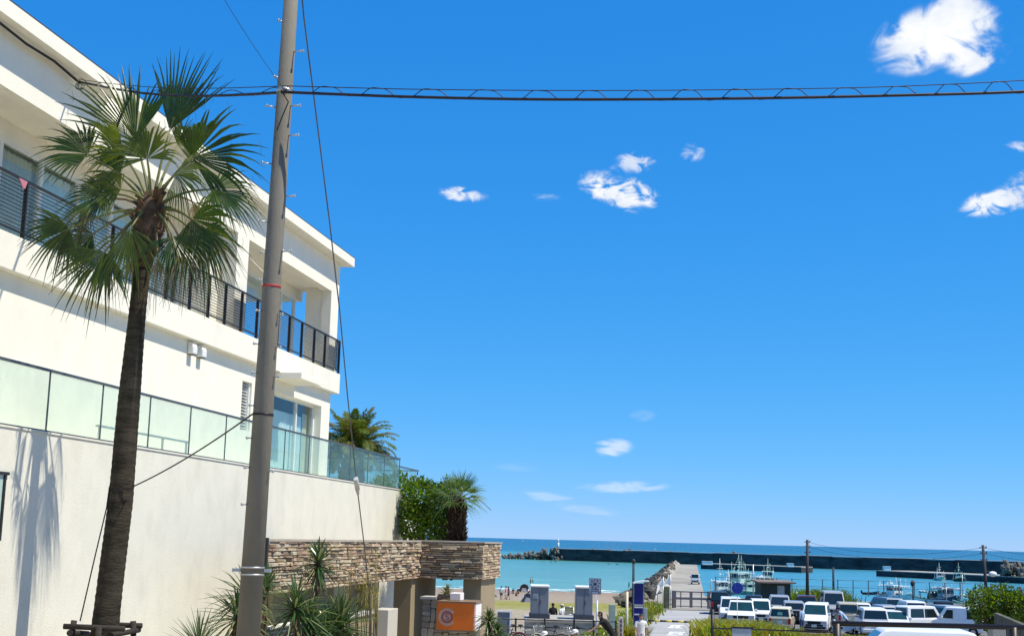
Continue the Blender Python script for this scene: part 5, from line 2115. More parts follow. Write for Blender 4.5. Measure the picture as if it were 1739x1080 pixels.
road_mark('white painted character on the road, the nearer one', 1076, [(-.50, .48, 1.2, 2.0), (-.46, -.22, -1.0, 1.1), (-.2, .44, -.4, .4), (.2, .44, -1.7, -.4), (-.48, .2, -2.2, -1.5)], 24)

# ------------------------------------------------------------------ black railing at the lower right
BLACKR = mat('black_handrail_paint', (0.018, 0.015, 0.015), rough=.45, var=.15, spec=.4)
YR = 17.5
pts = []
rl = thing('black_railing', 'black pipe handrail crossing the lower right corner', 'railing', (at(1420, 1070, YR).x, YR, gz(9, YR)))
a_, b_ = at(1412, 1058, YR), at(2964, 1090, YR)
g = MB()
g.tube([a_, b_], .034, 10)
g.build('top_rail', BLACKR, rl)
g = MB()
g.tube([a_ + Vector((0, 0, -.42)), b_ + Vector((0, 0, -.42))], .022, 8)
g.build('lower_rail', BLACKR, rl)
for px in (1421, 1721, 2021, 2321, 2621, 2921):
    t = (px - 1412) / 1552
    p = a_.lerp(b_, t)
    g = MB()
    g.tube([(p.x, YR, gz(p.x, YR) - .1), (p.x, YR, p.z)], .05, 10)
    g.build('post', BLACKR, rl)

# black three rail fence on the left with the bicycles
YF = 53.0
pts = []
for px in (838, 876, 925, 975, 1008, 1046):
    p = at(px, 1049, YF)
    pts.append((p.x, YF, gz(p.x, YF)))
rail_fence('black_fence', 'black metal three rail fence behind the bicycles', pts, (.50, .80, 1.08), 1.12, .035, .022, BLACKR)

# low sloping concrete wall under the shrub
g = MB()
w0, w1 = at(1688, 1040, 57), at(1790, 1083, 44)
for k in range(6):
    p, q_ = w0.lerp(w1, k / 6), w0.lerp(w1, (k + 1) / 6 - .004)
    n = Vector((.22, .05, 0))
    zf, zg = gz(p.x, p.y) - .2, gz(q_.x, q_.y) - .2
    g.hexa([Vector((p.x, p.y, zf)), Vector((q_.x, q_.y, zg)), Vector((q_.x, q_.y, zg)) + n, Vector((p.x, p.y, zf)) + n, p, q_, q_ + n, p + n])
tag(g.build('sloping_wall', mat('grey_olive_wall', (.095, .095, .068), rough=.9, var=.35, scale=2.5), loc=(w0.x, w0.y, gz(w0.x, w0.y))), 'low grey concrete wall sloping down below the round shrub', 'wall')
g = MB()
p = at(1692, 1062, 40)
g.box(p.x - .2, p.x + .2, 39.8, 40.2, gz(p.x, 40), p.z)
tag(g.build('short_post', CONC, bevel=.02, loc=(p.x, 40, gz(p.x, 40))), 'pale square concrete post just under the black railing at the right', 'post')

# ------------------------------------------------------------------ cabinets, platform and signs left of centre
CAB = mat('blue_grey_cabinet', (0.17, 0.19, 0.225), rough=.5, var=.07, scale=1.5, spec=.3)
YC = 75.0
plat = MB()
px0, px1 = at(893, 1048, 73).x, at(1012, 1050, 73).x
plat.box(px0, px1, 72.6, 77.6, 3.0, 4.62)
plat.box(px0 - .05, px1 + .05, 72.55, 77.65, 4.623, 4.74)
tag(plat.build('concrete_platform', CONC, loc=((px0 + px1) / 2, 75, 3.6)), 'grey concrete platform under the two utility cabinets', 'platform')
def cabinet(x0, x1, xs, ytop, label):
    a_ = at(x0, 1046, 73.6).x
    b_ = at(x1, 1046, 73.6).x
    zt = at(x0, ytop, 73.6).z
    t = thing('utility_cabinet', label, 'cabinet', ((a_ + b_) / 2, 74.3, 4.74), 0, 'blue grey utility cabinets')
    g = MB()
    g.box(a_, b_, 73.6, 75.1, 4.98, zt - .10)
    g.build('body', CAB, t, bevel=.02)
    g = MB()
    g.box(a_ - .03, b_ + .05, 73.54, 75.16, zt - .097, zt)
    g.build('roof', box_m, t, bevel=.02)
    g = MB()
    g.box(a_ - .06, b_ + .08, 73.5, 75.2, 4.743, 4.977)
    g.build('plinth', mat('dark_plinth', (.05, .055, .07), rough=.7), t)
    g = MB()
    g.box(b_ - .17, b_ + .013, 73.75, 75.0, 5.0, zt - .12)
    g.build('side_panel', box_m, t)
    g = MB()
    g.box(a_ + .02, a_ + .03, 73.59, 73.597, 5.0, zt - .12)
    g.box((a_ + b_) / 2 - .006, (a_ + b_) / 2 + .006, 73.588, 73.597, 5.0, zt - .12)
    g.box((a_ + b_) / 2 + .03, (a_ + b_) / 2 + .06, 73.57, 73.597, 5.5, 5.75)
    g.build('door_seam', mat('seam_dark', (.06, .07, .085), rough=.6), t)
    return t, a_, b_, zt
t, a_, b_, zt = cabinet(901, 931, 8, 993, 'blue grey utility cabinet with a small pale notice, left of its pair')
g = MB()
g.box(a_ + .12, a_ + .38, 73.585, 73.594, zt - .72, zt - .46)
nt_ = g.build('notice', mat('pale_notice', (.32, .36, .40), rough=.6), t)
g = MB()
for k in range(3):
    g.box(a_ + .15, a_ + .35, 73.58, 73.584, zt - .54 - .07 * k, zt - .515 - .07 * k)
g.build('print', CAB, nt_)
cabinet(978, 1006, 5, 995, 'blue grey utility cabinet half behind the square notice sign, right of its pair')

# square notice board with crossed lines
c = at(1010.5, 995, 70)
ns_ = thing('notice_sign', 'pale square notice sign with a dark crossed pictogram on a white post', 'sign', (c.x + .1, 70, gz(c.x, 70)))
g = MB()
g.tube([(c.x + .12, 70.05, gz(c.x, 70) - .1), (c.x + .12, 70.05, c.z - .1)], .05, 8)
g.build('post', box_m, ns_)
w, h = .31, .40
g = MB()
g.box(c.x - w, c.x + w, 69.96, 70.0, c.z - h, c.z + h)
g.build('board', mat('notice_grey_blue', (.45, .48, .55), rough=.5, var=.05), ns_)
DKB = mat('dark_slate_print', (.06, .075, .13), rough=.6)
g = MB()
for (x0, x1, z0, z1) in ((-w, w, h - .02, h + .004), (-w, w, -h - .004, -h + .02), (-w, -w + .02, -h, h), (w - .02, w, -h, h)):
    g.box(c.x + x0, c.x + x1, 69.945, 69.957, c.z + z0, c.z + z1)
g.build('border', DKB, ns_)
g = MB()
for s in (-1, 1):
    g.beam((c.x - .2, 69.952, c.z + .12 - s * .18), (c.x + .2, 69.952, c.z + .12 + s * .18), .01, .05, up=Vector((0, 1, 0)))
for k in range(8):
    an = k * math.pi / 4 + .2
    g.box(c.x + .21 * math.cos(an) - .035, c.x + .21 * math.cos(an) + .035, 69.944, 69.957, c.z + .12 + .2 * math.sin(an) - .035, c.z + .12 + .2 * math.sin(an) + .035)
g.ball((c.x, 69.95, c.z + .12), .09, .008, .09)
for k in range(2):
    for q in range(6):
        g.box(c.x - .22 + q * .075, c.x - .17 + q * .075, 69.947, 69.957, c.z - .18 - k * .1, c.z - .12 - k * .1)
g.box(c.x - .24, c.x - .18, 69.947, 69.957, c.z - .35, c.z - .29)
g.box(c.x + .18, c.x + .24, 69.947, 69.957, c.z - .35, c.z - .29)
g.build('pictogram', DKB, ns_)

# grey green square pillar, little lettered post, blue pylon
g = MB()
p = at(1039.5, 1026, 56)
g.box(p.x - .13, p.x + .13, 55.85, 56.15, gz(p.x, 56) - .1, p.z)
tag(g.build('square_pillar', mat('sea_green_pillar', (.22, .30, .29), rough=.7, var=.08), bevel=.01, loc=(p.x, 56, gz(p.x, 56))), 'plain grey green square pillar right of the cyclist', 'pillar')
p = at(1054.5, 1047, 50)
lt = thing('lettered_post', 'small white upright sign post with dark characters', 'sign', (p.x, 50, gz(p.x, 50)))
g = MB()
g.box(p.x - .085, p.x + .085, 49.95, 50.05, gz(p.x, 50) - .1, p.z)
g.build('board', mat('aged_white_board', (.55, .50, .47), rough=.6, var=.08), lt, bevel=.008)
g = MB()
for k in range(5):
    z = p.z - .14 - k * .16
    for (x0, x1, a0, a1) in ((-.04, .04, .03, .05), (-.04, .04, -.02, .0), (-.01, .012, -.06, .05), (-.045, -.02, -.06, -.03), (.02, .045, -.06, -.03)):
        g.box(p.x + x0, p.x + x1, 49.942, 49.948, z + a0, z + a1)
g.build('characters', mat('dark_plum_print', (.09, .03, .06), rough=.6), lt)

c = at(1084.5, 990, 62)
py_ = thing('blue_sign_pylon', 'navy blue upright sign pylon with pale stripes and white curved cap', 'sign', (c.x, 62, gz(c.x, 62)))
NAVY = mat('navy_sign_blue', (.004, .010, .15), rough=.35, var=.1)
zt = c.z
g = MB()
g.box(c.x - .20, c.x + .20, 61.9, 62.1, gz(c.x, 62) - .1, zt)
g.build('body', NAVY, py_, bevel=.01)
g = MB()
g.box(c.x - .235, c.x - .203, 61.92, 62.12, gz(c.x, 62) - .1, zt)
g.box(c.x + .203, c.x + .26, 61.92, 62.12, gz(c.x, 62) - .1, zt - .05)
g.build('side_post', mat('pylon_side_grey', (.22, .24, .27), rough=.5), py_)
g = MB()
pts = []
for i in range(9):
    t = i / 8
    pts.append((c.x - .25 + .72 * t, zt - .02 + .10 * math.sin(t * 1.7)))
poly = pts + [(x, z + .06) for x, z in pts[::-1]]
g.prism(poly, lambda a, b, t: Vector((a, t, b)), 61.8, 62.2)
g.build('cap', box_m, py_)
g = MB()
for z0, z1 in ((-.98, -.95), (-1.10, -1.04), (-1.42, -1.36)):
    g.box(c.x - .195, c.x + .195, 61.885, 61.897, zt + z0, zt + z1)
g.build('stripe', mat('pale_lilac_stripe', (.55, .56, .68), rough=.5), py_)
g = MB()
g.box(c.x - .195, c.x + .195, 61.886, 61.897, zt - 1.035, zt - .985)
g.build('green_stripe', mat('olive_stripe', (.16, .22, .05), rough=.5), py_)
g = MB()
g.box(c.x + .27, c.x + .42, 62.0, 62.3, gz(c.x, 62), zt - 1.1)
g.build('side_box', mat('grey_side_box', (.30, .36, .38), rough=.6), py_)

# white triangular canvas awnings beyond
CANVAS = leaf_mat('white_canvas', (.78, .77, .72), (.82, .80, .76), trans=.5, rough=.85, scale=2)
def sail(name, label, pix, Y, depth):
    q = [at(x, y, Y + (depth if k in (1, 2) else 0)) for k, (x, y) in enumerate(pix)]
    zf = gz(q[0].x, Y)
    t = thing(name, label, 'awning', (q[0].x, Y, zf), 0, 'white canvas awnings by the rocks')
    g = MB()
    cen = sum(q, Vector()) / len(q) + Vector((0, .12, -.15))
    n = len(q)
    off = Vector((0, .03, 0))
    vs = q + [cen] + [p + off for p in q] + [cen + off]
    fs = []
    for i in range(n):
        j = (i + 1) % n
        fs += [(i, j, n), (n + 1 + j, n + 1 + i, 2 * n + 1), (i, n + 1 + i, n + 1 + j, j)]
    g.add(vs, fs)
    g.build('canvas', CANVAS, t)
    for p in q:
        g = MB()
        g.tube([(p.x, p.y + .05, gz(p.x, p.y) - .1), (p.x, p.y + .05, p.z)], .035, 6)
        g.build('pole', GALV, t)
sail('beach_awning', 'narrow white canvas awning leaning left of the gate, nearer the blue pylon', [(1114, 1010), (1117, 992), (1127, 979), (1126.5, 994)], 118, .6)
sail('beach_awning', 'white triangular canvas awning with a sharp top left of the gate', [(1127, 993.5), (1139, 974), (1139, 994)], 119, .0)
g = MB()
p = at(1132, 994, 119.3)
g.box(at(1128, 994, 119.5).x, at(1137, 994, 119.5).x, 119.4, 120.6, gz(p.x, 119.5) - .3, p.z - .1)
tag(g.build('kiosk', mat('olive_grey_kiosk', (.12, .125, .075), rough=.9, var=.3), bevel=.03, loc=(p.x, 120, gz(p.x, 120))), 'small olive grey kiosk box under the triangular awning', 'kiosk')

# back of a blue grey notice board at the bottom edge
p0, p1 = at(1243, 1066, 40), at(1275, 1066, 40)
bb = thing('grey_board', 'blue grey board seen from behind at the bottom right of the road', 'sign', ((p0.x + p1.x) / 2, 40, gz(p0.x, 40)))
g = MB()
g.box(p0.x, p1.x, 39.95, 40.0, p0.z - .7, p0.z)
g.build('panel', mat('blue_grey_panel', (.33, .38, .44), rough=.5, var=.12, scale=4), bb, bevel=.01)
g = MB()
g.box(p0.x - .03, p1.x + .06, 39.93, 40.02, p0.z + .002, p0.z + .045)
g.build('top_edge', BLACKR, bb)
g = MB()
g.box(p0.x + .05, p0.x + .1, 40.003, 40.05, gz(p0.x, 40), p0.z - .05)
g.box(p1.x - .1, p1.x - .05, 40.003, 40.05, gz(p0.x, 40), p0.z - .05)
g.build('leg', BLACKR, bb)
g = MB()
q = at(1210, 1043, 50)
g.tube([(q.x, 50, gz(q.x, 50) - .1), (q.x, 50, q.z)], .06, 8)
tag(g.build('dark_post', BLACKR, loc=(q.x, 50, gz(q.x, 50))), 'slim dark green post at the corner of the road and the weeds', 'post')
pa_, pb_ = at(1211, 1066, 49.9), at(1420, 1073, 44)
g = MB()
g.tube([pa_, pb_], .028, 6)
g.tube([pb_, (pb_.x, pb_.y, gz(pb_.x, pb_.y))], .03, 6)
tag(g.build('low_handrail', BLACKR, loc=(pb_.x, pb_.y, gz(pb_.x, pb_.y))), 'thin dark handrail running through the weeds towards the parking lot', 'railing')

# ------------------------------------------------------------------ harbour shed
Ys = 150.0
sh0, sh1 = at(1292, 1015, Ys).x, at(1343, 1015, Ys).x
zs = 3.2
ztop = at(1318, 990, Ys).z
sh = thing('harbour_shed', 'dark green shed with flat brown roof and pale door behind the cars', 'shed', ((sh0 + sh1) / 2, Ys, zs))
SHED = mat('dark_green_boards', (.045, .06, .05), rough=.8, var=.2, scale=2)
m = MB()
m.box(sh0, sh1, Ys, Ys + 3.5, zs - .1, ztop)
m.build('wall', SHED, sh)
for k in range(11):
    w = (sh1 - sh0) / 11
    g = MB()
    g.box(sh0 + k * w + .012, sh0 + (k + 1) * w - .012, Ys - .03, Ys - .003, zs, ztop - .02)
    g.build('board', SHED, sh)
m = MB()
m.hexa([Vector((sh0 - .45, Ys - .8, ztop + .003)), Vector((sh1 + .45, Ys - .8, ztop + .003)), Vector((sh1 + .45, Ys + 3.8, ztop + .12)), Vector((sh0 - .45, Ys + 3.8, ztop + .12)),
        Vector((sh0 - .45, Ys - .8, ztop + .16)), Vector((sh1 + .45, Ys - .8, ztop + .16)), Vector((sh1 + .45, Ys + 3.8, ztop + .28)), Vector((sh0 - .45, Ys + 3.8, ztop + .28))])
m.build('roof', mat('brown_shed_roof', (.20, .15, .12), rough=.8, var=.2, scale=1.5), sh)
m = MB()
d0 = at(1320, 1000, Ys).x
d1 = at(1332, 1000, Ys).x
m.box(d0, d1, Ys - .06, Ys - .032, zs, ztop - .25)
dd = m.build('door', mat('pale_grey_door', (.42, .44, .43), rough=.6, var=.06), sh)
m = MB()
m.box(d0 + .08, d0 + .13, Ys - .10, Ys - .063, zs + .9, zs + 1.05)
m.build('handle', BLACKR, dd)

# ------------------------------------------------------------------ vehicles
def paint(name, col, coat=.25):
    return mat('car_paint_' + name, col, rough=.35, var=.03, scale=1.5, spec=.5, coat=coat)
P_WHITE = paint('white', (.78, .79, .79))
P_PEARL = paint('pearl', (.66, .67, .68))
P_SILVER = paint('silver', (.30, .32, .35))
P_BLACK = paint('black', (.006, .006, .008), .15)
P_NAVY = paint('navy', (.010, .012, .024), .2)
P_BEIGE = paint('beige', (.46, .40, .28))
P_CREAM = paint('cream', (.70, .64, .46))
P_SAND = paint('sand', (.40, .35, .25))
P_WINE = paint('wine', (.05, .006, .012))
P_SLATE = paint('slate', (.09, .13, .20))
CGLASS = mat('car_glass', (.012, .022, .026), rough=.06, var=.1, spec=.7)
CGLASS_T = mat('car_glass_teal', (.014, .05, .055), rough=.06, var=.2, scale=1.5, spec=.6)
TYRE = mat('tyre_rubber', (.015, .015, .015), rough=.85, var=.2)
RIMM = mat('alloy_rim', (.45, .46, .47), rough=.3, metal=.7, var=.08)
TRIM = mat('black_trim', (.018, .018, .02), rough=.6, var=.15)
LAMP = mat('headlight_lens', (.20, .22, .25), rough=.10, var=.08, spec=.7)
TAIL = mat('tail_light_red', (.42, .015, .015), rough=.2, var=.1, spec=.6)
PLATE = mat('licence_plate', (.72, .73, .68), rough=.5, var=.05)

KIND = {   # L, W, H, belt, hood_front, cowl, roof_front, roof_rear inset, tumble
    'van':     dict(L=4.7, W=1.70, H=1.96, belt=1.12, hf=.92, cowl=1.82, rf=1.05, rr=.10, tum=.10),
    'prado':   dict(L=4.7, W=1.86, H=1.88, belt=1.16, hf=1.04, cowl=.98, rf=.48, rr=.15, tum=.14),
    'noah':    dict(L=4.6, W=1.72, H=1.88, belt=1.10, hf=.86, cowl=1.50, rf=.72, rr=.12, tum=.12),
    'hiroof':  dict(L=4.8, W=1.80, H=2.22, belt=1.12, hf=.95, cowl=1.90, rf=1.20, rr=.12, tum=.14),
    'keivan':  dict(L=3.4, W=1.48, H=1.84, belt=1.05, hf=.92, cowl=1.32, rf=.78, rr=.06, tum=.07),
    'minivan': dict(L=4.6, W=1.72, H=1.80, belt=1.05, hf=.80, cowl=1.42, rf=.55, rr=.16, tum=.13),
    'suv':     dict(L=4.3, W=1.76, H=1.66, belt=1.02, hf=.88, cowl=1.05, rf=.38, rr=.30, tum=.17),
    'hatch':   dict(L=3.9, W=1.68, H=1.50, belt=.92, hf=.76, cowl=1.00, rf=.25, rr=.34, tum=.17),
    'kei':     dict(L=3.4, W=1.48, H=1.62, belt=.96, hf=.82, cowl=.92, rf=.40, rr=.16, tum=.12),
}

def car(label, kind, paint_m, loc, yaw, roof=None, glass=None, group='cars in the harbour parking lot', cat=None, rack=False, white_panel=False, sunshade=False, red=False):
    k = dict(KIND[kind])
    L, W, H, belt = k['L'], k['W'], k['H'], k['belt']
    glass = glass or CGLASS
    cat = cat or {'van': 'van', 'noah': 'van', 'prado': 'car', 'hiroof': 'van', 'keivan': 'van', 'minivan': 'minivan'}.get(kind, 'car')
    t = thing('parked_car' if cat == 'car' else 'parked_' + cat, label, cat, (0, 0, 0), 0, group)
    hw = W / 2
    yr, yf = -L / 2, L / 2
    P = lambda a, b, x: Vector((x, a, b))
    # lower body: side outline, with a slight tuck under the belt
    low = [(yr + .03, .30), (yr, .55), (yr + .02, belt), (k['cowl'], belt), (k['cowl'] + (yf - k['cowl']) * .6, lerp(belt, k['hf'], .55)), (yf - .10, k['hf']), (yf, k['hf'] - .22), (yf - .02, .34), (yf - .15, .22), (yr + .15, .22)]
    g = MB()
    g.prism(low, P, -hw, hw)
    body = g.build('body', paint_m, t, bevel=.07, seg=3)
    # cabin
    tw = k['tum']
    cb = [(yr + .04, belt - .06), (yr + .04 + k['rr'], H - .05), (k['rf'], H - .02), (k['cowl'] + .02, belt - .06)]
    top_mid = ((yr + .04 + k['rr'] + k['rf']) / 2, H)
    poly = [cb[0], cb[1], (cb[1][0] + .18, H), top_mid, (k['rf'] - .2, H + .005), cb[2], cb[3]]
    def xw(z):
        return hw - .015 - tw * max(0, (z - belt) / (H - belt))
    g = MB()
    n = len(poly)
    vs = [(-xw(b), a, b) for a, b in poly] + [(xw(b), a, b) for a, b in poly]
    fs = [list(range(n))[::-1], list(range(n, 2 * n))] + [(i, (i + 1) % n, n + (i + 1) % n, n + i) for i in range(n)]
    g.add(vs, fs)
    g.build('cabin', roof or paint_m, t, bevel=.06, seg=3)
    # glass: windscreen, rear window, side windows; each stands 6 mm proud
    def face_panel(name, p0, p1, q0, q1, inset, off, m_, par=t):
        "panel on a sloping face between (y,z) p0 (low) and p1 (high); q0,q1 fractions"
        a0 = lerp(p0[0], p1[0], q0), lerp(p0[1], p1[1], q0)
        a1 = lerp(p0[0], p1[0], q1), lerp(p0[1], p1[1], q1)
        d = Vector((0, p1[0] - p0[0], p1[1] - p0[1])).normalized()
        nrm = Vector((0, d.z, -d.y))
        if (nrm.y > 0) != (off > 0):
            nrm = -nrm
        w0, w1 = xw(a0[1]) - inset, xw(a1[1]) - inset
        b = [Vector((-w0, *a0)), Vector((w0, *a0)), Vector((w1, *a1)), Vector((-w1, *a1))]
        o = nrm * abs(off)
        g = MB()
        g.hexa([p - nrm * .05 for p in b] + [p + o for p in b])
        return g.build(name, m_, par, bevel=.004, seg=1)
    ws = face_panel('windscreen', cb[3], cb[2], .16, .90, .09, .008, glass)
    rw = face_panel('rear_window', cb[0], cb[1], .22, .90, .10, -.008, CGLASS)
    if sunshade:
        face_panel('sunshade', cb[0], cb[1], .32, .62, .52, -.016, mat('teal_sticker', (.10, .28, .24), rough=.5), rw)
    nW = 3 if kind in ('van', 'hiroof', 'minivan', 'noah', 'prado') or white_panel else 2
    y0, y1 = cb[0][0] + .22, k['cowl'] - .30
    for s in (-1, 1):
        for i in range(nW):
            a0 = lerp(y0, y1, i / nW) + .04
            a1 = lerp(y0, y1, (i + 1) / nW) - .04
            zl, zh = belt + .05, H - .17
            sl = (k['cowl'] - k['rf']) * (zh - zl) / (H - belt) * .9
            tl = a0 + (k['rr'] * .8 if i == 0 else 0)
            th = a1 - (sl if i == nW - 1 else 0)
            if th < tl + .15:
                th = tl + .15
            pts = [(a0, zl), (a1, zl), (th, zh), (tl, zh)]
            ins = [Vector((s * (xw(b) - .05), a, b)) for a, b in pts]
            out = [Vector((s * (xw(b) + .007), a, b)) for a, b in pts]
            g = MB()
            g.hexa(ins + out)
            g.build('side_window', box_m if (white_panel and i == 1) else CGLASS, t)
    # wheels
    wr = .31 if kind not in ('keivan', 'kei') else .27
    for s in (-1, 1):
        for y in (yr + L * .19, yf - L * .17):
            g = MB()
            g.tube([(s * (hw - .20), y, wr), (s * (hw - .015), y, wr), (s * (hw + .01), y, wr)], [wr, wr, wr * .92], 18)
            w = g.build('wheel', TYRE, t)
            g = MB()
            g.tube([(s * (hw - .02), y, wr), (s * (hw + .016), y, wr)], [wr * .66, wr * .60], 14)
            g.build('rim', RIMM, w)
            g = MB()
            ar = wr + .055
            arc = [(y + ar * math.cos(R(q)), wr + ar * math.sin(R(q))) for q in range(-20, 201, 20)]
            g.prism(arc, P, s * (hw - .06), s * (hw + .004))
            g.build('wheel_arch', TRIM, t)
    # lamps, grille, bumper, plates, mirrors
    for s in (-1, 1):
        g = MB()
        zf = k['hf'] - .14
        x0, x1 = s * (hw - .04), s * (hw - .42)
        g.hexa([Vector((min(x0, x1), yf - .10, zf - .09)), Vector((max(x0, x1), yf - .10, zf - .09)), Vector((max(x0, x1), yf + .012, zf - .09)), Vector((min(x0, x1), yf + .012, zf - .09)),
                Vector((min(x0, x1), yf - .16, zf + .08)), Vector((max(x0, x1), yf - .16, zf + .08)), Vector((max(x0, x1), yf - .035, zf + .08)), Vector((min(x0, x1), yf - .035, zf + .08))])
        g.build('headlight', LAMP, t, bevel=.015)
        g = MB()
        g.box(min(s * (hw - .03), s * (hw - .2)), max(s * (hw - .03), s * (hw - .2)), yr - .012, yr + .06, belt - .42, belt - .04)
        g.build('tail_light', TAIL, t, bevel=.015)
        g = MB()
        g.box(min(s * (hw - .02), s * (hw + .17)), max(s * (hw - .02), s * (hw + .17)), k['cowl'] - .42, k['cowl'] - .32, belt + .02, belt + .20)
        g.build('mirror', paint_m if kind != 'kei' else TRIM, t, bevel=.03)
    g = MB()
    g.box(-hw + .43, hw - .43, yf - .08, yf + .012, k['hf'] - .27, k['hf'] - .07)
    g.box(-hw + .30, hw - .30, yf - .08, yf + .010, .46, .58)
    g.build('grille', TRIM, t, bevel=.012)
    g = MB()
    g.box(-hw + .12, hw - .12, yf - .1, yf + .03, .30, .44)
    g.build('bumper', TRIM, t, bevel=.02)
    g = MB()
    g.box(-.17, .17, yf + .032, yf + .045, .40, .57)
    g.build('licence_plate', PLATE, t)
    g = MB()
    g.box(-.17, .17, yr - .02, yr - .006, belt - .38, belt - .21)
    g.build('licence_plate', PLATE, t)
    g = MB()
    g.box(-hw + .05, hw - .05, yr - .05, yr + .1, .32, .52)
    g.build('bumper', paint_m, t, bevel=.03)
    if rack:
        for y in (-.7, .2):
            g = MB()
            g.beam((-hw + .2, y, H + .05), (hw - .2, y, H + .05), .05, .05)
            g.build('roof_bar', TRIM, t)
    if red:
        g = MB()
        g.ball((.45, yr - .02, belt - .1), .11, .04, .14, 8, 6)
        g.build('lit_lamp', mat('bright_lamp_pink', (.8, .35, .35), rough=.4), t)
    t.location = loc
    t.rotation_euler = (0, 0, yaw)
    return t

def car_at(px, Y, *a, **kw):
    c = at(px, 1040, Y)
    return (c.x, Y, gz(c.x, Y) + .013)
TOCAM = math.pi - PHI      # nose towards the camera, along the rows
AWAY = -PHI
def C_(px, Y, label, kind, paint_m, yaw, **kw):
    return car(label, kind, paint_m, car_at(px, Y), yaw, **kw)

C_(1221, 114, 'black boxy van parked alone beside the jetty gate', 'keivan', P_BLACK, AWAY + .05)
C_(1241, 102.5, 'silver white van with dark glass just right of the black boxy van', 'minivan', P_PEARL, TOCAM + .03)
C_(1259, 93.5, 'white off roader with roof bars facing the camera, right below the blue road sign', 'prado', P_WHITE, TOCAM - .02, glass=CGLASS_T, rack=True)
C_(1291, 99, 'small white van with teal windscreen between the roof bar off roader and the cream car', 'keivan', P_WHITE, TOCAM + .02, glass=CGLASS_T)
C_(1280, 118, 'low navy car half hidden below the shed corner', 'hatch', P_NAVY, AWAY)
C_(1324, 109, 'dark minivan with silver roof parked in front of the shed', 'minivan', P_NAVY, TOCAM, roof=P_SILVER)
C_(1328, 91, 'cream topped tan small car seen from behind with a teal sticker in its rear window', 'kei', P_SAND, AWAY - .12, roof=P_CREAM, sunshade=True)
C_(1347, 103, 'black car with pale roof edge between the cream car and the big white van', 'suv', P_BLACK, AWAY, roof=P_SILVER)
C_(1369, 116, 'dark wine red car with a bright rear lamp behind the big white van', 'suv', P_WINE, AWAY, red=True)
C_(1386, 92, 'largest white van facing the camera in the middle of the parking lot', 'noah', P_WHITE, TOCAM - .12, glass=CGLASS_T)
C_(1414, 110, 'grey high roof van behind the large white van', 'hiroof', P_SILVER, TOCAM, group='cars in the harbour parking lot')
C_(1438, 97.5, 'beige box van with dark rear glass behind the rider and scooter', 'keivan', P_BEIGE, AWAY)
C_(1460, 107, 'white hatchback showing its dark rear window right of the beige box van', 'hatch', P_PEARL, AWAY)
C_(1479, 88.5, 'white minivan showing its wide dark rear window just above the black railing', 'minivan', P_WHITE, AWAY + .03)
C_(1521, 92.5, 'white hatchback with green tinted windscreen facing the camera above the black railing', 'hatch', P_PEARL, TOCAM - .06, glass=CGLASS_T)
C_(1500, 100, 'silver sport utility car behind the minivan with the wide rear window', 'suv', P_SILVER, AWAY + .25)
C_(1502, 112, 'slate blue car roof showing in the third row under the white fishing boat', 'minivan', P_SLATE, AWAY + .3)
C_(1562, 93, 'white van turned sideways with teal windscreen, left of the white panelled wagon', 'keivan', P_WHITE, -1.15, glass=CGLASS_T)
C_(1628, 92, 'white wagon with one white panel between its dark side windows, next to the shrub', 'keivan', P_WHITE, 1.05, white_panel=True)
C_(1545, 106, 'white minivan with dark glass in the second row behind the sideways van', 'minivan', P_PEARL, AWAY + .1)
C_(1561, 103, 'silver hatchback roof squeezed behind the sideways van', 'hatch', P_SILVER, TOCAM)
C_(1596, 108, 'black minivan roof in the third row left of the shrub', 'minivan', P_BLACK, AWAY)
C_(1616, 101, 'silver domed car roof behind the white panelled wagon', 'suv', P_SILVER, TOCAM + .4)
nc = at(1528, 1066, 34)
car('nearest white car, only its roof showing below the black railing', 'suv', P_WHITE, (nc.x, 34.3, nc.z - 1.67), 1.42, group='cars near the railing')

# small truck on the jetty
def kei_truck(label, loc, yaw):
    t = thing('small_truck', label, 'truck', (0, 0, 0))
    g = MB()
    P = lambda a, b, x: Vector((x, a, b))
    g.prism([(.75, .35), (.75, 1.75), (1.25, 1.78), (1.62, 1.1), (1.68, .8), (1.66, .35)], P, -.72, .72)
    cab_ = g.build('cab', P_PEARL, t, bevel=.05)
    g = MB()
    d = Vector((0, .37, -.68)).normalized()
    b = [Vector((-.62, 1.60, 1.14)), Vector((.62, 1.60, 1.14)), Vector((.60, 1.30, 1.70)), Vector((-.60, 1.30, 1.70))]
    g.hexa([p + Vector((0, -.05, -.03)) for p in b] + [p + Vector((0, .03, .012)) for p in b])
    g.build('windscreen', CGLASS, t)
    g = MB()
    g.box(-.70, .70, -1.65, .72, .62, .70)
    for x in (-.70, .66):
        g.box(x, x + .04, -1.65, .72, .703, .98)
    g.box(-.655, .655, -1.65, -1.61, .703, .98)
    g.build('cargo_bed', P_PEARL, t)
    g = MB()
    g.box(-.655, .655, .66, .72, .703, 1.7)
    g.build('headboard', mat('truck_frame', (.18, .22, .18), rough=.6), t)
    for s in (-1, 1):
        for y in (-1.05, 1.05):
            g = MB()
            g.tube([(s * .52, y, .27), (s * .70, y, .27)], .27, 14)
            w = g.build('wheel', TYRE, t)
            g = MB()
            g.tube([(s * .69, y, .27), (s * .71, y, .27)], .16, 12)
            g.build('rim', RIMM, w)
        g = MB()
        g.box(min(s * .40, s * .62), max(s * .40, s * .62), 1.64, 1.695, .68, .82)
        g.build('headlight', LAMP, t)
        g = MB()
        g.box(min(s * .72, s * .88), max(s * .72, s * .88), 1.25, 1.33, 1.15, 1.35)
        g.build('mirror', TRIM, t)
    g = MB()
    g.box(-.5, .5, 1.66, 1.70, .42, .60)
    g.build('grille', TRIM, t)
    t.location = loc
    t.rotation_euler = (0, 0, yaw)
c = at(1191, 986, 236)
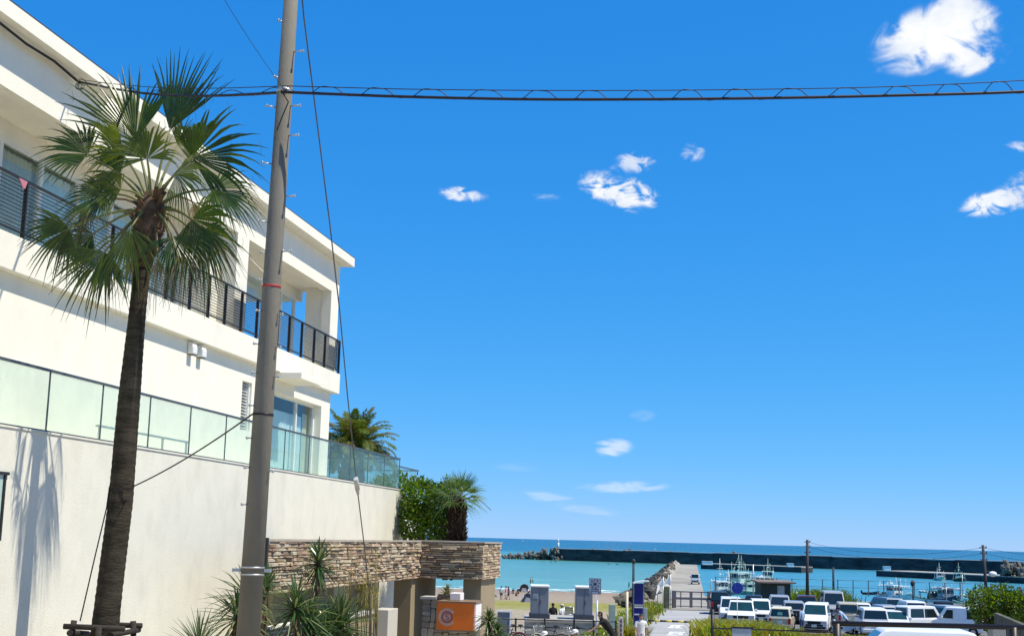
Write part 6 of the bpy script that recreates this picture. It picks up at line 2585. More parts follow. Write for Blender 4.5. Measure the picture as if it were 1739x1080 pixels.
kei_truck('small pale truck parked on the jetty, facing the camera', (jetty_x(232) + 1.1, 232, 2.0), TOCAM)

# ------------------------------------------------------------------ boats
HULL_W = mat('boat_white', (.70, .74, .71), rough=.4, var=.06)
HULL_G = mat('boat_sea_green', (.14, .32, .25), rough=.45, var=.12)
HULL_M = mat('boat_mint', (.46, .62, .53), rough=.45, var=.08)
HULL_D = mat('boat_dark', (.04, .05, .08), rough=.5, var=.15)
HULL_P = mat('boat_pink_grey', (.40, .30, .30), rough=.5, var=.12)
HULL_K = mat('boat_olive', (.03, .055, .03), rough=.5, var=.12)
DECK_M = mat('boat_deck', (.30, .36, .33), rough=.7, var=.15)
NETM = mat('bundled_net', (.05, .09, .10), rough=.9, var=.4, scale=4)

def boat(label, loc, yaw, L, B, hull, house, mast_h, band_m=None, gantry=True, fl=1.0, clutter=8, cat='fishing boat', name='fishing_boat', group='fishing boats in the harbour'):
    t = thing(name, label, cat, (0, 0, 0), 0, group)
    st = [(-.5, .82, .95), (-.35, .94, .9), (-.1, 1.0, .95), (.15, .96, 1.1), (.32, .74, 1.35), (.43, .42, 1.65), (.5, .03, 1.95)]
    F = L * .085 * fl
    g = MB()
    n = 5
    vs = []
    for (q, wb, hb) in st:
        y = q * L
        hb *= F
        w = B / 2 * wb
        for (fx, fz) in ((0, -.5), (.62, -.35), (.86, .25), (1.0, .80), (1.03, 1.0)):
            yy = y - (L * .05 * (1 - max(0, fz)) if q > .4 else 0)
            vs.append((w * fx, yy, hb * fz))
    half = list(vs)
    allv = half + [(-x, y, z) for x, y, z in half]
    o = len(half)
    fs, ms = [], []
    for i in range(len(st) - 1):
        for k in range(n - 1):
            a_ = i * n + k
            fs.append((a_, a_ + n, a_ + n + 1, a_ + 1))
            fs.append((o + a_, o + a_ + 1, o + a_ + n + 1, o + a_ + n))
    fs.append([k for k in range(n)] + [o + k for k in range(n)][::-1])
    for j, f in enumerate(fs):
        top = band_m is not None and j < len(fs) - 1 and (j // 2) % (n - 1) == 3
        g.add([allv[q_] for q_ in f], [list(range(len(f)))], 1 if top else 0, False)
    g.build('hull', [hull, band_m or hull], t)
    g = MB()
    vs, fs = [], []
    for (q, wb, hb) in st:
        vs += [(B / 2 * wb * .98, q * L, hb * F * .78), (-B / 2 * wb * .98, q * L, hb * F * .78)]
    for i in range(len(st) - 1):
        fs.append((2 * i, 2 * i + 2, 2 * i + 3, 2 * i + 1))
    g.add(vs, fs)
    g.build('deck', DECK_M, t)
    g = MB()
    for s in (-1, 1):
        g.tube([(s * B / 2 * wb * 1.03, q * L, hb * F + .04) for (q, wb, hb) in st], .05, 5)
    g.build('gunwale', house, t)
    # wheelhouse
    hz = F * .75
    hh = L * .22
    y0, y1 = -.20 * L, .06 * L
    hwid = B * .30
    g = MB()
    P = lambda a, b, x: Vector((x, a, b))
    g.prism([(y0, hz), (y0, hz + hh), (y1 - .1, hz + hh * 1.02), (y1 + .12, hz + hh * .55), (y1 + .14, hz)], P, -hwid, hwid)
    g.build('wheelhouse', house, t, bevel=.04)
    g = MB()
    g.box(-hwid - .12, hwid + .12, y0 - .2, y1 + .15, hz + hh * 1.02 + .01, hz + hh * 1.02 + .09)
    g.build('wheelhouse_roof', house, t)
    for i in range(3):
        w = hwid * 2 / 3
        g = MB()
        x0, x1 = -hwid + i * w + .05, -hwid + (i + 1) * w - .05
        g.hexa([Vector((x0, y1 + .0, hz + hh * .60)), Vector((x1, y1 + .0, hz + hh * .60)), Vector((x1, y1 + .13, hz + hh * .60)), Vector((x0, y1 + .13, hz + hh * .60)),
                Vector((x0, y1 - .2, hz + hh * .94)), Vector((x1, y1 - .2, hz + hh * .94)), Vector((x1, y1 - .05, hz + hh * .94)), Vector((x0, y1 - .05, hz + hh * .94))])
        g.build('window', CGLASS, t)
    for s in (-1, 1):
        g = MB()
        g.box(min(s * hwid, s * (hwid + .012)), max(s * hwid, s * (hwid + .012)), y0 + .25, y1 - .3, hz + hh * .58, hz + hh * .9)
        g.build('window', CGLASS, t)
    zt = hz + hh * 1.02 + .09
    g = MB()
    g.tube([(0, y0 + .2, zt - .1), (0, y0 + .15, mast_h)], [.06, .03], 7)
    g.tube([(-.55, y0 + .17, lerp(zt, mast_h, .55)), (.55, y0 + .17, lerp(zt, mast_h, .55))], .03, 5)
    g.tube([(0, y0 + .15, mast_h * .95), (0, L * .46, F * 1.7)], .012, 4)
    g.tube([(0, y0 + .15, mast_h * .95), (0, -L * .48, F * 1.2)], .012, 4)
    g.ball((0, y0 + .35, lerp(zt, mast_h, .3)), .28, .28, .10, 8, 5)
    g.build('mast', house, t)
    if gantry:
        for yy in (-.44 * L, .27 * L):
            g = MB()
            w = B * .36
            zz = F + hh * .8
            g.tube([(-w, yy, F * .8), (-w, yy, zz), (-w * .6, yy, zz + .25), (w * .6, yy, zz + .25), (w, yy, zz), (w, yy, F * .8)], .055, 6)
            g.build('gantry', house, t)
        g = MB()
        for i in range(5):
            x = -B * .22 + i * B * .11
            g.tube([(x, -.44 * L, F + hh * .8 + .1), (x, -.44 * L, F + hh * .8 - .02)], .07, 7)
        g.build('deck_lamp', LAMP, t)
    if gantry:
        g = MB()
        for i in range(9):
            yy = lerp(-.42, .26, i / 8) * L
            for s in (-1, 1):
                g.ball((s * B * .34, yy, F + hh * .8 + .12 + .1 * math.sin(i)), .13, .13, .16, 7, 5)
        g.build('fishing_lamps', HULL_W, t)
        g = MB()
        for i in range(7):
            x, y = rnd.uniform(-.4, .4) * B, rnd.uniform(-.4, .3) * L
            g.tube([(x, y, F * .8), (x + rnd.uniform(-.3, .3), y + rnd.uniform(-.4, .4), F + hh * rnd.uniform(.8, 1.9))], .03, 4)
        g.tube([(-B * .34, -.44 * L, F + hh * .8), (-B * .34, .27 * L, F + hh * .8)], .035, 4)
        g.tube([(B * .34, -.44 * L, F + hh * .8), (B * .34, .27 * L, F + hh * .8)], .035, 4)
        g.build('fishing_rods', house, t)
    for i in range(clutter):
        g = MB()
        x, y = rnd.uniform(-.3, .3) * B, rnd.choice([rnd.uniform(-.44, -.24), rnd.uniform(.1, .3)]) * L
        s = rnd.uniform(.18, .42)
        if rnd.random() < .5:
            g.box(x - s, x + s, y - s, y + s, F * .8, F * .8 + s * 1.6)
            g.build('fish_crate', rnd.choice([HULL_M, HULL_W, HULL_D]), t)
        else:
            g.ball((x, y, F * .8 + s * .5), s * 1.3, s * 1.3, s * .7, 8, 5, 0, .4)
            g.build('net_heap', NETM, t)
    for i in range(3):
        for s in (-1, 1):
            g = MB()
            y = (-.3 + .22 * i) * L
            g.tube([(s * (B / 2 + .08), y, F * .95), (s * (B / 2 + .10), y, F * .4)], [.09, .13], 8)
            g.build('fender', HULL_D, t)
    t.location = loc
    t.rotation_euler = (0, 0, yaw)
    return t

def B_(px, Y, label, yaw, L, B, hull, house, top_py, **kw):
    c = at(px, 1000, Y)
    mz = at(px, top_py, Y).z
    return boat(label, (c.x, Y, 0), yaw, L, B, hull, house, mz, **kw)
B_(1226, 236, 'dark hulled fishing boat with pinkish bow beside the jetty truck', TOCAM + .25, 8.5, 3.2, HULL_D, HULL_W, 948, band_m=HULL_P)
B_(1250, 268, 'mint green fishing boat with tall gantries, left one of the two moored together', TOCAM - .25, 11.5, 3.7, HULL_G, HULL_M, 941, clutter=14, fl=1.1)
B_(1264, 276, 'pale green fishing boat crowding the mint one on its right', TOCAM + .3, 11, 3.5, HULL_G, HULL_M, 943, clutter=14, fl=1.15)
B_(1268, 246, 'low green work boat in front of the two moored fishing boats', 1.9, 7, 2.6, HULL_G, HULL_M, 985, clutter=8)
B_(1304, 322, 'white and olive fishing boat seen over the shed roof', TOCAM - .05, 9.5, 3.6, HULL_K, HULL_M, 948, clutter=10)
B_(1288, 300, 'small white boat between the green boats and the shed boat', 2.2, 6.5, 2.4, HULL_W, HULL_W, 975, clutter=5)
B_(1522, 238, 'white fishing boat with blue covers in front of the far pier', TOCAM + .55, 8.5, 3.0, HULL_W, HULL_W, 985, clutter=10)
B_(1597, 395, 'light teal fishing boat at the far pier, left of the dark hulled one', TOCAM, 7.5, 2.9, HULL_M, HULL_W, 955, clutter=3)
B_(1630, 389, 'dark green hulled fishing boat at the far pier, left of the leaning pole', TOCAM, 8.0, 3.1, HULL_K, HULL_M, 955, clutter=3)
B_(1608, 222, 'grey work boat with lattice gantry between the parked cars and the shrub', TOCAM + .2, 9, 3.2, HULL_D, mat('boat_grey', (.27, .31, .34), rough=.5, var=.1), 990, clutter=14, fl=1.2)
B_(1580, 230, 'small boat with a curved canopy frame left of the grey work boat', 1.4, 6.5, 2.4, HULL_W, HULL_K, 1004, clutter=5)
B_(1652, 215, 'low teal boat just left of the shrub', 1.5, 6.5, 2.4, HULL_G, HULL_M, 1002, clutter=4)
B_(1478, 262, 'tiny dark dinghy floating alone in the harbour basin', 1.4, 3.4, 1.3, HULL_D, HULL_D, 997, gantry=False, clutter=1, cat='dinghy', name='dinghy', group=None) if False else None
c = at(1478, 1000, 262)
t = thing('dinghy', 'tiny dark dinghy floating alone in the harbour basin', 'dinghy', (c.x, 262, 0))
g = MB()
prof = [(-1.6, .5, .45), (-.8, .65, .42), (.4, .62, .48), (1.2, .4, .6), (1.7, .03, .75)]
for s in (-1, 1):
    vs, fs = [], []
    for (y, w, h) in prof:
        vs += [(c.x + y, 262 + s * .05, -.1), (c.x + y, 262 + s * w, h)]
    for i in range(len(prof) - 1):
        fs.append((2 * i, 2 * i + 2, 2 * i + 3, 2 * i + 1))
    g.add(vs, fs)
g.add([(c.x - 1.6, 262 - .5, .45), (c.x - 1.6, 262 + .5, .45), (c.x - 1.6, 262, -.1)], [(0, 1, 2)])
g.build('hull', HULL_D, t)
g = MB()
for y in (-.8, .3):
    g.box(c.x + y - .12, c.x + y + .12, 262 - .58, 262 + .58, .30, .34)
g.build('thwart', HULL_W, t)
g = MB()
g.box(c.x - 1.85, c.x - 1.62, 261.85, 262.15, .2, .8)
g.build('outboard_motor', TRIM, t)
# sailing craft far out
def far_sail(px, py, Y, h, label):
    c = at(px, py, Y)
    t = thing('far_boat', label, 'boat', (c.x, Y, 0), 0, 'far boats near the horizon')
    g = MB()
    g.hexa([Vector((c.x - h * .6, Y - h * .12, -.2)), Vector((c.x + h * .5, Y - h * .12, -.2)), Vector((c.x + h * .5, Y + h * .12, -.2)), Vector((c.x - h * .6, Y + h * .12, -.2)),
            Vector((c.x - h * .7, Y - h * .16, h * .14)), Vector((c.x + h * .75, Y - h * .16, h * .16)), Vector((c.x + h * .75, Y + h * .16, h * .16)), Vector((c.x - h * .7, Y + h * .16, h * .14))])
    g.build('hull', box_m, t)
    g = MB()
    g.box(c.x - h * .3, c.x + h * .2, Y - h * .1, Y + h * .1, h * .16, h * .42)
    g.build('cabin', box_m, t)
    g = MB()
    g.tube([(c.x, Y, h * .4), (c.x, Y, h)], h * .02, 5)
    g.build('mast', box_m, t)
far_sail(888, 914, 3600, 7, 'tiny white boat on the horizon above the stone beam end')
far_sail(1112, 927, 1500, 3, 'tiny white boat between the breakwater and the horizon')

# ------------------------------------------------------------------ bicycles
def ring(mb, c, r, rr, ax, n=22, m=0):
    pts = []
    for i in range(n + 1):
        a_ = 2 * math.pi * i / n
        pts.append(Vector(c) + Vector((0, math.cos(a_) * r, math.sin(a_) * r)))
    mb.tube(pts, rr, 5, m, cap=False)

def bicycle(label, loc, yaw, frame_m, basket=False, fender=False, lean=0.0):
    t = thing('bicycle', label, 'bicycle', (0, 0, 0), 0, 'bicycles by the black fence')
    for y in (-.50, .52):
        g = MB()
        ring(g, (0, y, .33), .315, .018, 0)
        w = g.build('wheel', TYRE, t)
        g = MB()
        ring(g, (0, y, .33), .29, .010, 0)
        for k in range(10):
            a_ = k * math.pi / 5
            g.tube([(0, y, .33), (0, y + .285 * math.cos(a_), .33 + .285 * math.sin(a_))], .0022, 3)
        g.tube([(-.04, y, .33), (.04, y, .33)], .02, 7)
        g.build('rim', RIMM, w)
        if fender:
            g = MB()
            pts = [Vector((0, y + .345 * math.cos(R(q)), .33 + .345 * math.sin(R(q)))) for q in range(10, 171, 16)]
            g.tube(pts, .022, 5)
            g.build('mudguard', frame_m, t)
    g = MB()
    bbk, seat, head = Vector((0, -.05, .29)), Vector((0, -.20, .78)), Vector((0, .36, .82))
    for p, q in ((bbk, seat), (bbk, Vector((0, .40, .66))), (seat * .9 + bbk * .1, Vector((0, .36, .80))), (Vector((0, .42, .60)), Vector((0, .34, .95)))):
        g.tube([p, q], .017, 7)
    for s in (-.05, .05):
        g.tube([(s, -.50, .33), seat], .009, 5)
        g.tube([(s, -.50, .33), bbk], .010, 5)
        g.tube([(s, .52, .33), (s, .42, .62)], .011, 5)
    g.build('frame', frame_m, t)
    g = MB()
    g.tube([(0, -.21, .76), (0, -.23, .90)], .014, 6)
    g.ball((0, -.24, .93), .075, .13, .035, 8, 5)
    g.build('saddle', TRIM, t)
    g = MB()
    g.tube([(0, .345, .94), (0, .35, 1.02)], .013, 6)
    g.tube([(-.28, .22, 1.0), (-.22, .33, 1.03), (0, .36, 1.02), (.22, .33, 1.03), (.28, .22, 1.0)], .012, 6)
    g.build('handlebar', TRIM, t)
    g = MB()
    g.tube([(-.04, -.05, .29), (.04, -.05, .29)], .055, 9)
    g.tube([(.06, -.05, .29), (.07, .04, .16), (.12, .04, .16)], .011, 5)
    g.tube([(-.06, -.05, .29), (-.07, -.14, .42), (-.12, -.14, .42)], .011, 5)
    g.build('crank', TRIM, t)
    if basket:
        g = MB()
        for z in (.80, .88, .96):
            g.tube([(-.16, .46, z), (.16, .46, z), (.16, .72, z), (-.16, .72, z), (-.16, .46, z)], .006, 4)
        for x in (-.16, -.05, .05, .16):
            for y in (.46, .72):
                g.tube([(x, y, .74), (x, y, .97)], .005, 4)
            g.tube([(x, .46, .74), (x, .72, .74)], .005, 4)
        g.build('basket', GALV, t)
    t.location = loc
    t.rotation_euler = (0, lean, yaw)
    return t

BIKE_W = mat('bike_white', (.66, .66, .62), rough=.4)
BIKE_R = mat('bike_dark_red', (.14, .02, .03), rough=.4)
BIKE_S = mat('bike_silver', (.42, .44, .46), rough=.35, metal=.5)
def gpt(px, Y, py=1060):
    c = at(px, py, Y)
    return (c.x, Y, gz(c.x, Y))
bicycle('white framed bicycle leaning at the black fence left of the cabinets', gpt(893, 51.6), PHI - 2.3, BIKE_W, basket=True, fender=True)
bicycle('dark red bicycle behind the green strap plant at the left end of the black fence', gpt(862, 51.8), 1.2, BIKE_R, fender=True)
bicycle('silver bicycle with a basket parked in front of the right cabinet', gpt(976, 51.4), 2.5, BIKE_S, basket=True)
bicycle('bicycle at the fence half way between the white and the silver one', gpt(935, 51.9), 1.0, BLACKR)
rider_bike = bicycle('silver bicycle ridden to the left by the rider in dark clothes', gpt(1030, 47.0), 1.45, BIKE_S, basket=True, fender=True)
rider_bike['group'] = 'bicycles on the street'

# ------------------------------------------------------------------ people
SKIN = mat('skin_light_tan', (.40, .235, .16), rough=.6, var=.06)
HAIR = mat('black_hair', (.012, .010, .010), rough=.6, var=.2)
def cloth(n, c):
    return mat('cloth_' + n, c, rough=.9, var=.10, scale=8)
CL = {k: cloth(k, v) for k, v in dict(white=(.68, .68, .66), black=(.014, .013, .015), navy=(.02, .026, .06), pink=(.55, .30, .32), lightblue=(.34, .46, .62), grey=(.22, .22, .23), olive=(.10, .10, .05),
                                     red=(.32, .03, .03), teal=(.05, .16, .17), cream=(.60, .54, .40), brown=(.10, .06, .035), denim=(.06, .09, .17)).items()}

def skel(pose, h, hands):
    "joint table for a standing, walking, cycling or sitting figure; facing +y"
    s = h / 1.72
    J = {}
    def put(n, x, y, z, r):
        J[n] = (Vector((x, y, z)) * s, r * s)
    lean = {'stand': 0, 'walk': .03, 'cycle': .30, 'sit': .02, 'bend': .35}[pose]
    pz = {'stand': .93, 'walk': .92, 'cycle': 1.0, 'sit': .16, 'bend': .9}[pose]
    put('pelvis', 0, 0, pz, .135)
    put('waist', 0, lean * .45, pz + .16, .118)
    put('chest', 0, lean * 1.1, pz + .36, .145)
    put('collar', 0, lean * 1.45, pz + .50, .085)
    put('neck', 0, lean * 1.6, pz + .56, .052)
    put('jaw', 0, lean * 1.62 + .025, pz + .62, .068)
    put('skull', 0, lean * 1.62 + .015, pz + .70, .092)
    put('crown', 0, lean * 1.6, pz + .775, .060)
    put('nose', 0, lean * 1.62 + .115, pz + .665, .014)
    sh = pz + .475
    for sd, nm in ((-1, 'L'), (1, 'R')):
        put('shoulder' + nm, sd * .175, lean * 1.3, sh, .058)
        if pose == 'cycle':
            put('elbow' + nm, sd * .21, lean * 1.3 + .20, sh - .20, .040)
            put('wrist' + nm, sd * .235, lean * 1.3 + .42, sh - .36, .028)
            put('palm' + nm, sd * .24, lean * 1.3 + .48, sh - .385, .034)
        elif pose == 'sit':
            put('elbow' + nm, sd * .25, .12, sh - .24, .040)
            put('wrist' + nm, sd * .17, .34, sh - .20, .028)
            put('palm' + nm, sd * .15, .41, sh - .19, .034)
        else:
            sw = sd * (.14 if pose == 'walk' else .03)
            put('elbow' + nm, sd * .225, lean + sw * .5 - .02, sh - .29, .040)
            put('wrist' + nm, sd * .235, lean + sw + .04, sh - .53, .028)
            put('palm' + nm, sd * .235, lean + sw + .055, sh - .61, .035)
        if hands:
            p, _ = J['palm' + nm]
            w, _ = J['wrist' + nm]
            d = (p - w).normalized()
            for f in range(4):
                o = Vector((0, (f - 1.5) * .019, 0)) * s if pose != 'cycle' else Vector(((f - 1.5) * .019, 0, 0)) * s
                l = (.055, .068, .064, .05)[f] * s
                k1 = p + o + d * l * .6
                J['finger%d%s' % (f, nm)] = (k1, .0088 * s)
                J['tip%d%s' % (f, nm)] = (k1 + (d * .6 + Vector((0, .35, -.5))).normalized() * l * .55, .0075 * s)
            J['thumb' + nm] = (w + d * .035 * s + Vector((0, .032 * s, 0)), .0095 * s)
            J['thumbtip' + nm] = (w + d * .075 * s + Vector((0, .05 * s, 0)), .008 * s)
        put('hip' + nm, sd * .088, 0, pz - .07, .092)
        if pose == 'cycle':
            up = .14 if sd > 0 else -.06
            put('knee' + nm, sd * .10, .34, pz - .34 + up, .058)
            put('ankle' + nm, sd * .10, .20 + (.05 if sd > 0 else -.02), pz - .72 + up, .040)
            put('toe' + nm, sd * .10, .36 + (.05 if sd > 0 else -.02), pz - .78 + up, .034)
        elif pose == 'sit':
            put('knee' + nm, sd * .13, .36, .42, .058)
            put('ankle' + nm, sd * .12, .56, .08, .040)
            put('toe' + nm, sd * .12, .71, .045, .034)
        else:
            st_ = sd * (.17 if pose == 'walk' else .015)
            put('knee' + nm, sd * .095, -st_ * .35 + .03, .50, .058)
            put('ankle' + nm, sd * .10, -st_, .085, .040)
            put('toe' + nm, sd * .115, -st_ + .15, .045, .036)
    E_ = [('pelvis', 'waist', 'torso'), ('waist', 'chest', 'torso'), ('chest', 'collar', 'torso'), ('collar', 'neck', 'skin'), ('neck', 'jaw', 'head'), ('jaw', 'skull', 'head'), ('skull', 'crown', 'head'), ('jaw', 'nose', 'head')]
    for nm in 'LR':
        E_ += [('chest', 'shoulder' + nm, 'torso'), ('shoulder' + nm, 'elbow' + nm, 'sleeve'), ('elbow' + nm, 'wrist' + nm, 'arm'), ('wrist' + nm, 'palm' + nm, 'skin'),
               ('pelvis', 'hip' + nm, 'hip'), ('hip' + nm, 'knee' + nm, 'thigh'), ('knee' + nm, 'ankle' + nm, 'shin'), ('ankle' + nm, 'toe' + nm, 'foot')]
        if hands:
            for f in range(4):
                E_ += [('palm' + nm, 'finger%d%s' % (f, nm), 'skin'), ('finger%d%s' % (f, nm), 'tip%d%s' % (f, nm), 'skin')]
            E_ += [('wrist' + nm, 'thumb' + nm, 'skin'), ('thumb' + nm, 'thumbtip' + nm, 'skin')]
    return J, E_

_pc = {}
def person_parts(pose, h, hands, short, long_sleeve):
    key = (pose, round(h, 2), hands, short, long_sleeve)
    if key in _pc:
        return _pc[key]
    J, E_ = skel(pose, h, hands)
    names = list(J)
    me = bpy.data.meshes.new('skeleton')
    me.from_pydata([tuple(J[n][0]) for n in names], [(names.index(a), names.index(b)) for a, b, _ in E_], [])
    o = bpy.data.objects.new('skeleton', me)
    COL.objects.link(o)
    sk = o.modifiers.new('skin', 'SKIN')
    sk.use_smooth_shade = True
    sv = me.skin_vertices[0].data
    for i, n in enumerate(names):
        sv[i].radius = (J[n][1], J[n][1])
        sv[i].use_root = (n == 'pelvis')
    ss = o.modifiers.new('sub', 'SUBSURF')
    ss.levels = 1
    ss.render_levels = 1
    dg = bpy.context.evaluated_depsgraph_get()
    dg.update()
    em = bpy.data.meshes.new_from_object(o.evaluated_get(dg))
    vs = [v.co.copy() for v in em.vertices]
    ns = [v.normal.copy() for v in em.vertices]
    fs = [list(p.vertices) for p in em.polygons]
    bpy.data.objects.remove(o)
    lab = []
    for f in fs:
        c = sum((vs[i] for i in f), Vector()) / len(f)
        best, bd = None, 1e9
        for a_, b_, l in E_:
            p, q = J[a_][0], J[b_][0]
            d = q - p
            t = max(0, min(1, (c - p).dot(d) / d.length_squared))
            dist = (c - p - d * t).length - lerp(J[a_][1], J[b_][1], t)
            if dist < bd:
                bd, best = dist, (l, t)
        lab.append(best)
    reg = []
    jz = J['skull'][0]
    for f, (l, t) in zip(fs, lab):
        c = sum((vs[i] for i in f), Vector()) / len(f)
        r = 'skin'
        if l == 'torso' or (l == 'sleeve' and (long_sleeve or t < .62)) or (l == 'arm' and long_sleeve and t < .9):
            r = 'shirt'
        elif l == 'hip' or (l == 'thigh' and (not short or t < .8)) or (l == 'shin' and not short and t < .9):
            r = 'trousers'
        elif l == 'foot':
            r = 'shoes'
        elif l == 'head' and (c.z > jz.z + .025 * h / 1.72 or (c.y < jz.y - .02 and c.z > jz.z - .09)):
            r = 'hair'
        reg.append(r)
    _pc[key] = (vs, ns, fs, reg, J)
    return _pc[key]

def person(label, loc, yaw, pose='stand', h=1.68, shirt='white', trousers='navy', hands=False, short=False, long_sleeve=False, hat=None, dress=False, bag=None, group=None):
    vs, ns, fs, reg, J = person_parts(pose, h, hands, short, long_sleeve)
    t = thing('person', label, 'person', (0, 0, 0), 0, group)
    g = MB()
    g.add(vs, fs, 0, True)
    g.build('body', SKIN, t)
    for r, m_, off in (('shirt', CL[shirt], .014), ('trousers', CL[trousers], .012), ('shoes', CL['black'], .010), ('hair', HAIR, .016)):
        idx = {}
        v2, f2 = [], []
        for f, q in zip(fs, reg):
            if q != r:
                continue
            nf = []
            for i in f:
                if i not in idx:
                    idx[i] = len(v2)
                    v2.append(vs[i] + ns[i] * off)
                nf.append(idx[i])
            f2.append(nf)
        if f2:
            g = MB()
            g.add(v2, f2, 0, True)
            g.build(r, m_, t)
    hd = J['skull'][0]
    s = h / 1.72
    if hands:
        g = MB()
        for sd in (-1, 1):
            g.ball(hd + Vector((sd * .035, .082, .0)) * s, .010 * s, .008 * s, .008 * s, 6, 4)
        g.build('eyes', HAIR, t)
        g = MB()
        for sd in (-1, 1):
            g.ball(hd + Vector((sd * .092, -.005, -.02)) * s, .012 * s, .022 * s, .032 * s, 6, 4)
        g.build('ears', SKIN, t)
        g = MB()
        g.ball(hd + Vector((0, .088, -.075)) * s, .024 * s, .008 * s, .006 * s, 6, 4)
        g.build('mouth', mat('lip_colour', (.33, .12, .10), rough=.6), t)
    if hat:
        g = MB()
        c = hd + Vector((0, -.005, .035)) * s
        g.ball(c, .112 * s, .120 * s, .085 * s, 12, 7)
        g.tube([c + Vector((0, .04, -.008)) * s, c + Vector((0, .05, .006)) * s], [.135 * s, .12 * s], 14)
        g.build('cap', CL[hat], t)
    if dress:
        g = MB()
        p = J['waist'][0]
        g.tube([p + Vector((0, 0, .05)), p + Vector((0, 0, -.2)) * s, p + Vector((0, 0, -.55)) * s], [.14 * s, .19 * s, .25 * s], 14)
        g.build('skirt', CL[trousers], t)
    if bag:
        g = MB()
        p = J['chest'][0]
        g.box(-.13 * s, .13 * s, p.y - .30 * s, p.y - .145 * s, p.z - .24 * s, p.z + .14 * s)
        o = g.build('backpack', CL[bag], loc=(0, p.y - .2, p.z - .1), bevel=.04)
        M = Matrix.Translation(Vector(loc)) @ Matrix.Rotation(yaw, 4, 'Z')
        o.location = M @ Vector((0, p.y - .2, p.z - .1))
        o.rotation_euler = (0, 0, yaw)
        tag(o, 'brown backpack worn by the pedestrian in white and pink', 'backpack')
    t.location = loc
    t.rotation_euler = (0, 0, yaw)
    return t

# the cyclist: seat at the saddle of the ridden bicycle
c = rider_bike.location
fwd = Vector((-math.sin(1.45), math.cos(1.45), 0))
sp = Vector((c.x, c.y, c.z)) - fwd * .27
person('rider in dark clothes cycling to the left past the right cabinet', (sp.x, sp.y, c.z + .02), 1.45, 'cycle', 1.70, 'black', 'black', hands=True, short=True)
person('pedestrian in white and pink top walking below the blue sign pylon', gpt(1088, 49.2), 3.3, 'walk', 1.66, 'white', 'pink', hands=True, bag='brown')
person('person in a black top standing with back turned right of the left cabinet', gpt(938.5, 80), .15, 'stand', 1.78, 'black', 'grey', long_sleeve=True)
person('person with pale cap and light grey top standing between the two cabinets', gpt(954, 81), .7, 'stand', 1.70, 'white', 'denim', hat='cream')
person('person in light blue shirt stooping over the scooter beside the beige van', gpt(1439, 90.5), 1.2, 'bend', 1.70, 'lightblue', 'navy', long_sleeve=True, hat='navy')
person('person in pale blue clothes standing at the left side of the big white van', (at(1362, 1050, 89.6).x, 89.6, gz(20, 89.6)), .6, 'stand', 1.66, 'lightblue', 'denim', long_sleeve=True)
c = at(925, 1073, 45)
person('person under a white cap at the bottom edge left of the silver bicycle', (c.x, 45, c.z - 1.58), 2.6, 'stand', 1.60, 'white', 'navy', hat='white')
c = at(977, 1070, 44)
person('person under a white cap at the bottom edge below the silver bicycle', (c.x, 44, c.z - 1.62), 2.2, 'stand', 1.64, 'grey', 'navy', hat='white')
# white dog standing between the two people on the far side of the platform
dgc = at(945, 1048, 79)
dog = thing('dog', 'white shaggy dog standing beside the person in black', 'dog', (dgc.x, 79, gz(dgc.x, 79)))
g = MB()
zx = gz(dgc.x, 79)
FUR = mat('white_fur', (.62, .60, .56), rough=.95, var=.12, scale=20)
g.tube([Vector((dgc.x + .1, 79.45, zx + .62)), Vector((dgc.x + .05, 79.2, zx + .64)), Vector((dgc.x, 78.95, zx + .62)), Vector((dgc.x - .03, 78.72, zx + .72)), Vector((dgc.x - .06, 78.58, zx + .92)), Vector((dgc.x - .08, 78.46, zx + .96)), Vector((dgc.x - .09, 78.34, zx + .90))], [.08, .16, .20, .17, .13, .12, .05], 10)
for (dx, dy) in ((-.1, -.15), (.1, -.15), (0, .42), (.18, .42)):
    g.tube([(dgc.x + dx, 79 + dy, zx + .6), (dgc.x + dx, 79 + dy + .04, zx + .3), (dgc.x + dx, 79 + dy, zx + .02)], [.08, .045, .045], 7)
g.tube([(dgc.x + .1, 79.45, zx + .66), (dgc.x + .14, 79.62, zx + .85), (dgc.x + .1, 79.6, zx + 1.0)], [.05, .06, .02], 7)
g.build('body', FUR, dog)
g = MB()
for sx in (-1, 1):
    g.tube([(dgc.x - .08 + sx * .07, 78.5, zx + 1.02), (dgc.x - .08 + sx * .13, 78.5, zx + .90)], [.03, .02], 6)
g.build('ears', mat('grey_fur', (.30, .28, .26), rough=.95), dog)
# scooter
sc_ = gpt(1430, 88.8)
t = thing('scooter', 'white motor scooter parked in front of the beige box van', 'scooter', (0, 0, 0))
for y in (-.55, .60):
    g = MB()
    g.tube([(-.05, y, .24), (.05, y, .24)], .24, 14)
    w = g.build('wheel', TYRE, t)
    g = MB()
    g.tube([(-.056, y, .24), (.056, y, .24)], .13, 10)
    g.build('rim', RIMM, w)
g = MB()
g.prism([(-.85, .45), (-.75, .75), (-.15, .72), (-.05, .34), (.32, .30), (.46, .95), (.54, .95), (.66, .45), (.5, .3), (.35, .22), (-.4, .22)], lambda a, b, x: Vector((x, a, b)), -.16, .16)
g.build('body', P_WHITE, t, bevel=.03)
g = MB()
g.ball((0, -.42, .79), .15, .36, .07, 10, 6)
g.build('seat', TRIM, t)
g = MB()
g.tube([(-.32, .42, 1.02), (0, .5, 1.0), (.32, .42, 1.02)], .02, 6)
for s in (-1, 1):
    g.tube([(s * .28, .43, 1.02), (s * .33, .44, 1.22)], .008, 5)
    g.ball((s * .34, .44, 1.25), .06, .015, .045, 8, 5)
g.build('handlebar', TRIM, t)
g = MB()
g.ball((0, .56, .92), .08, .05, .07, 8, 6)
g.build('headlight', LAMP, t)
t.location = sc_
t.rotation_euler = (0, 0, 1.2)

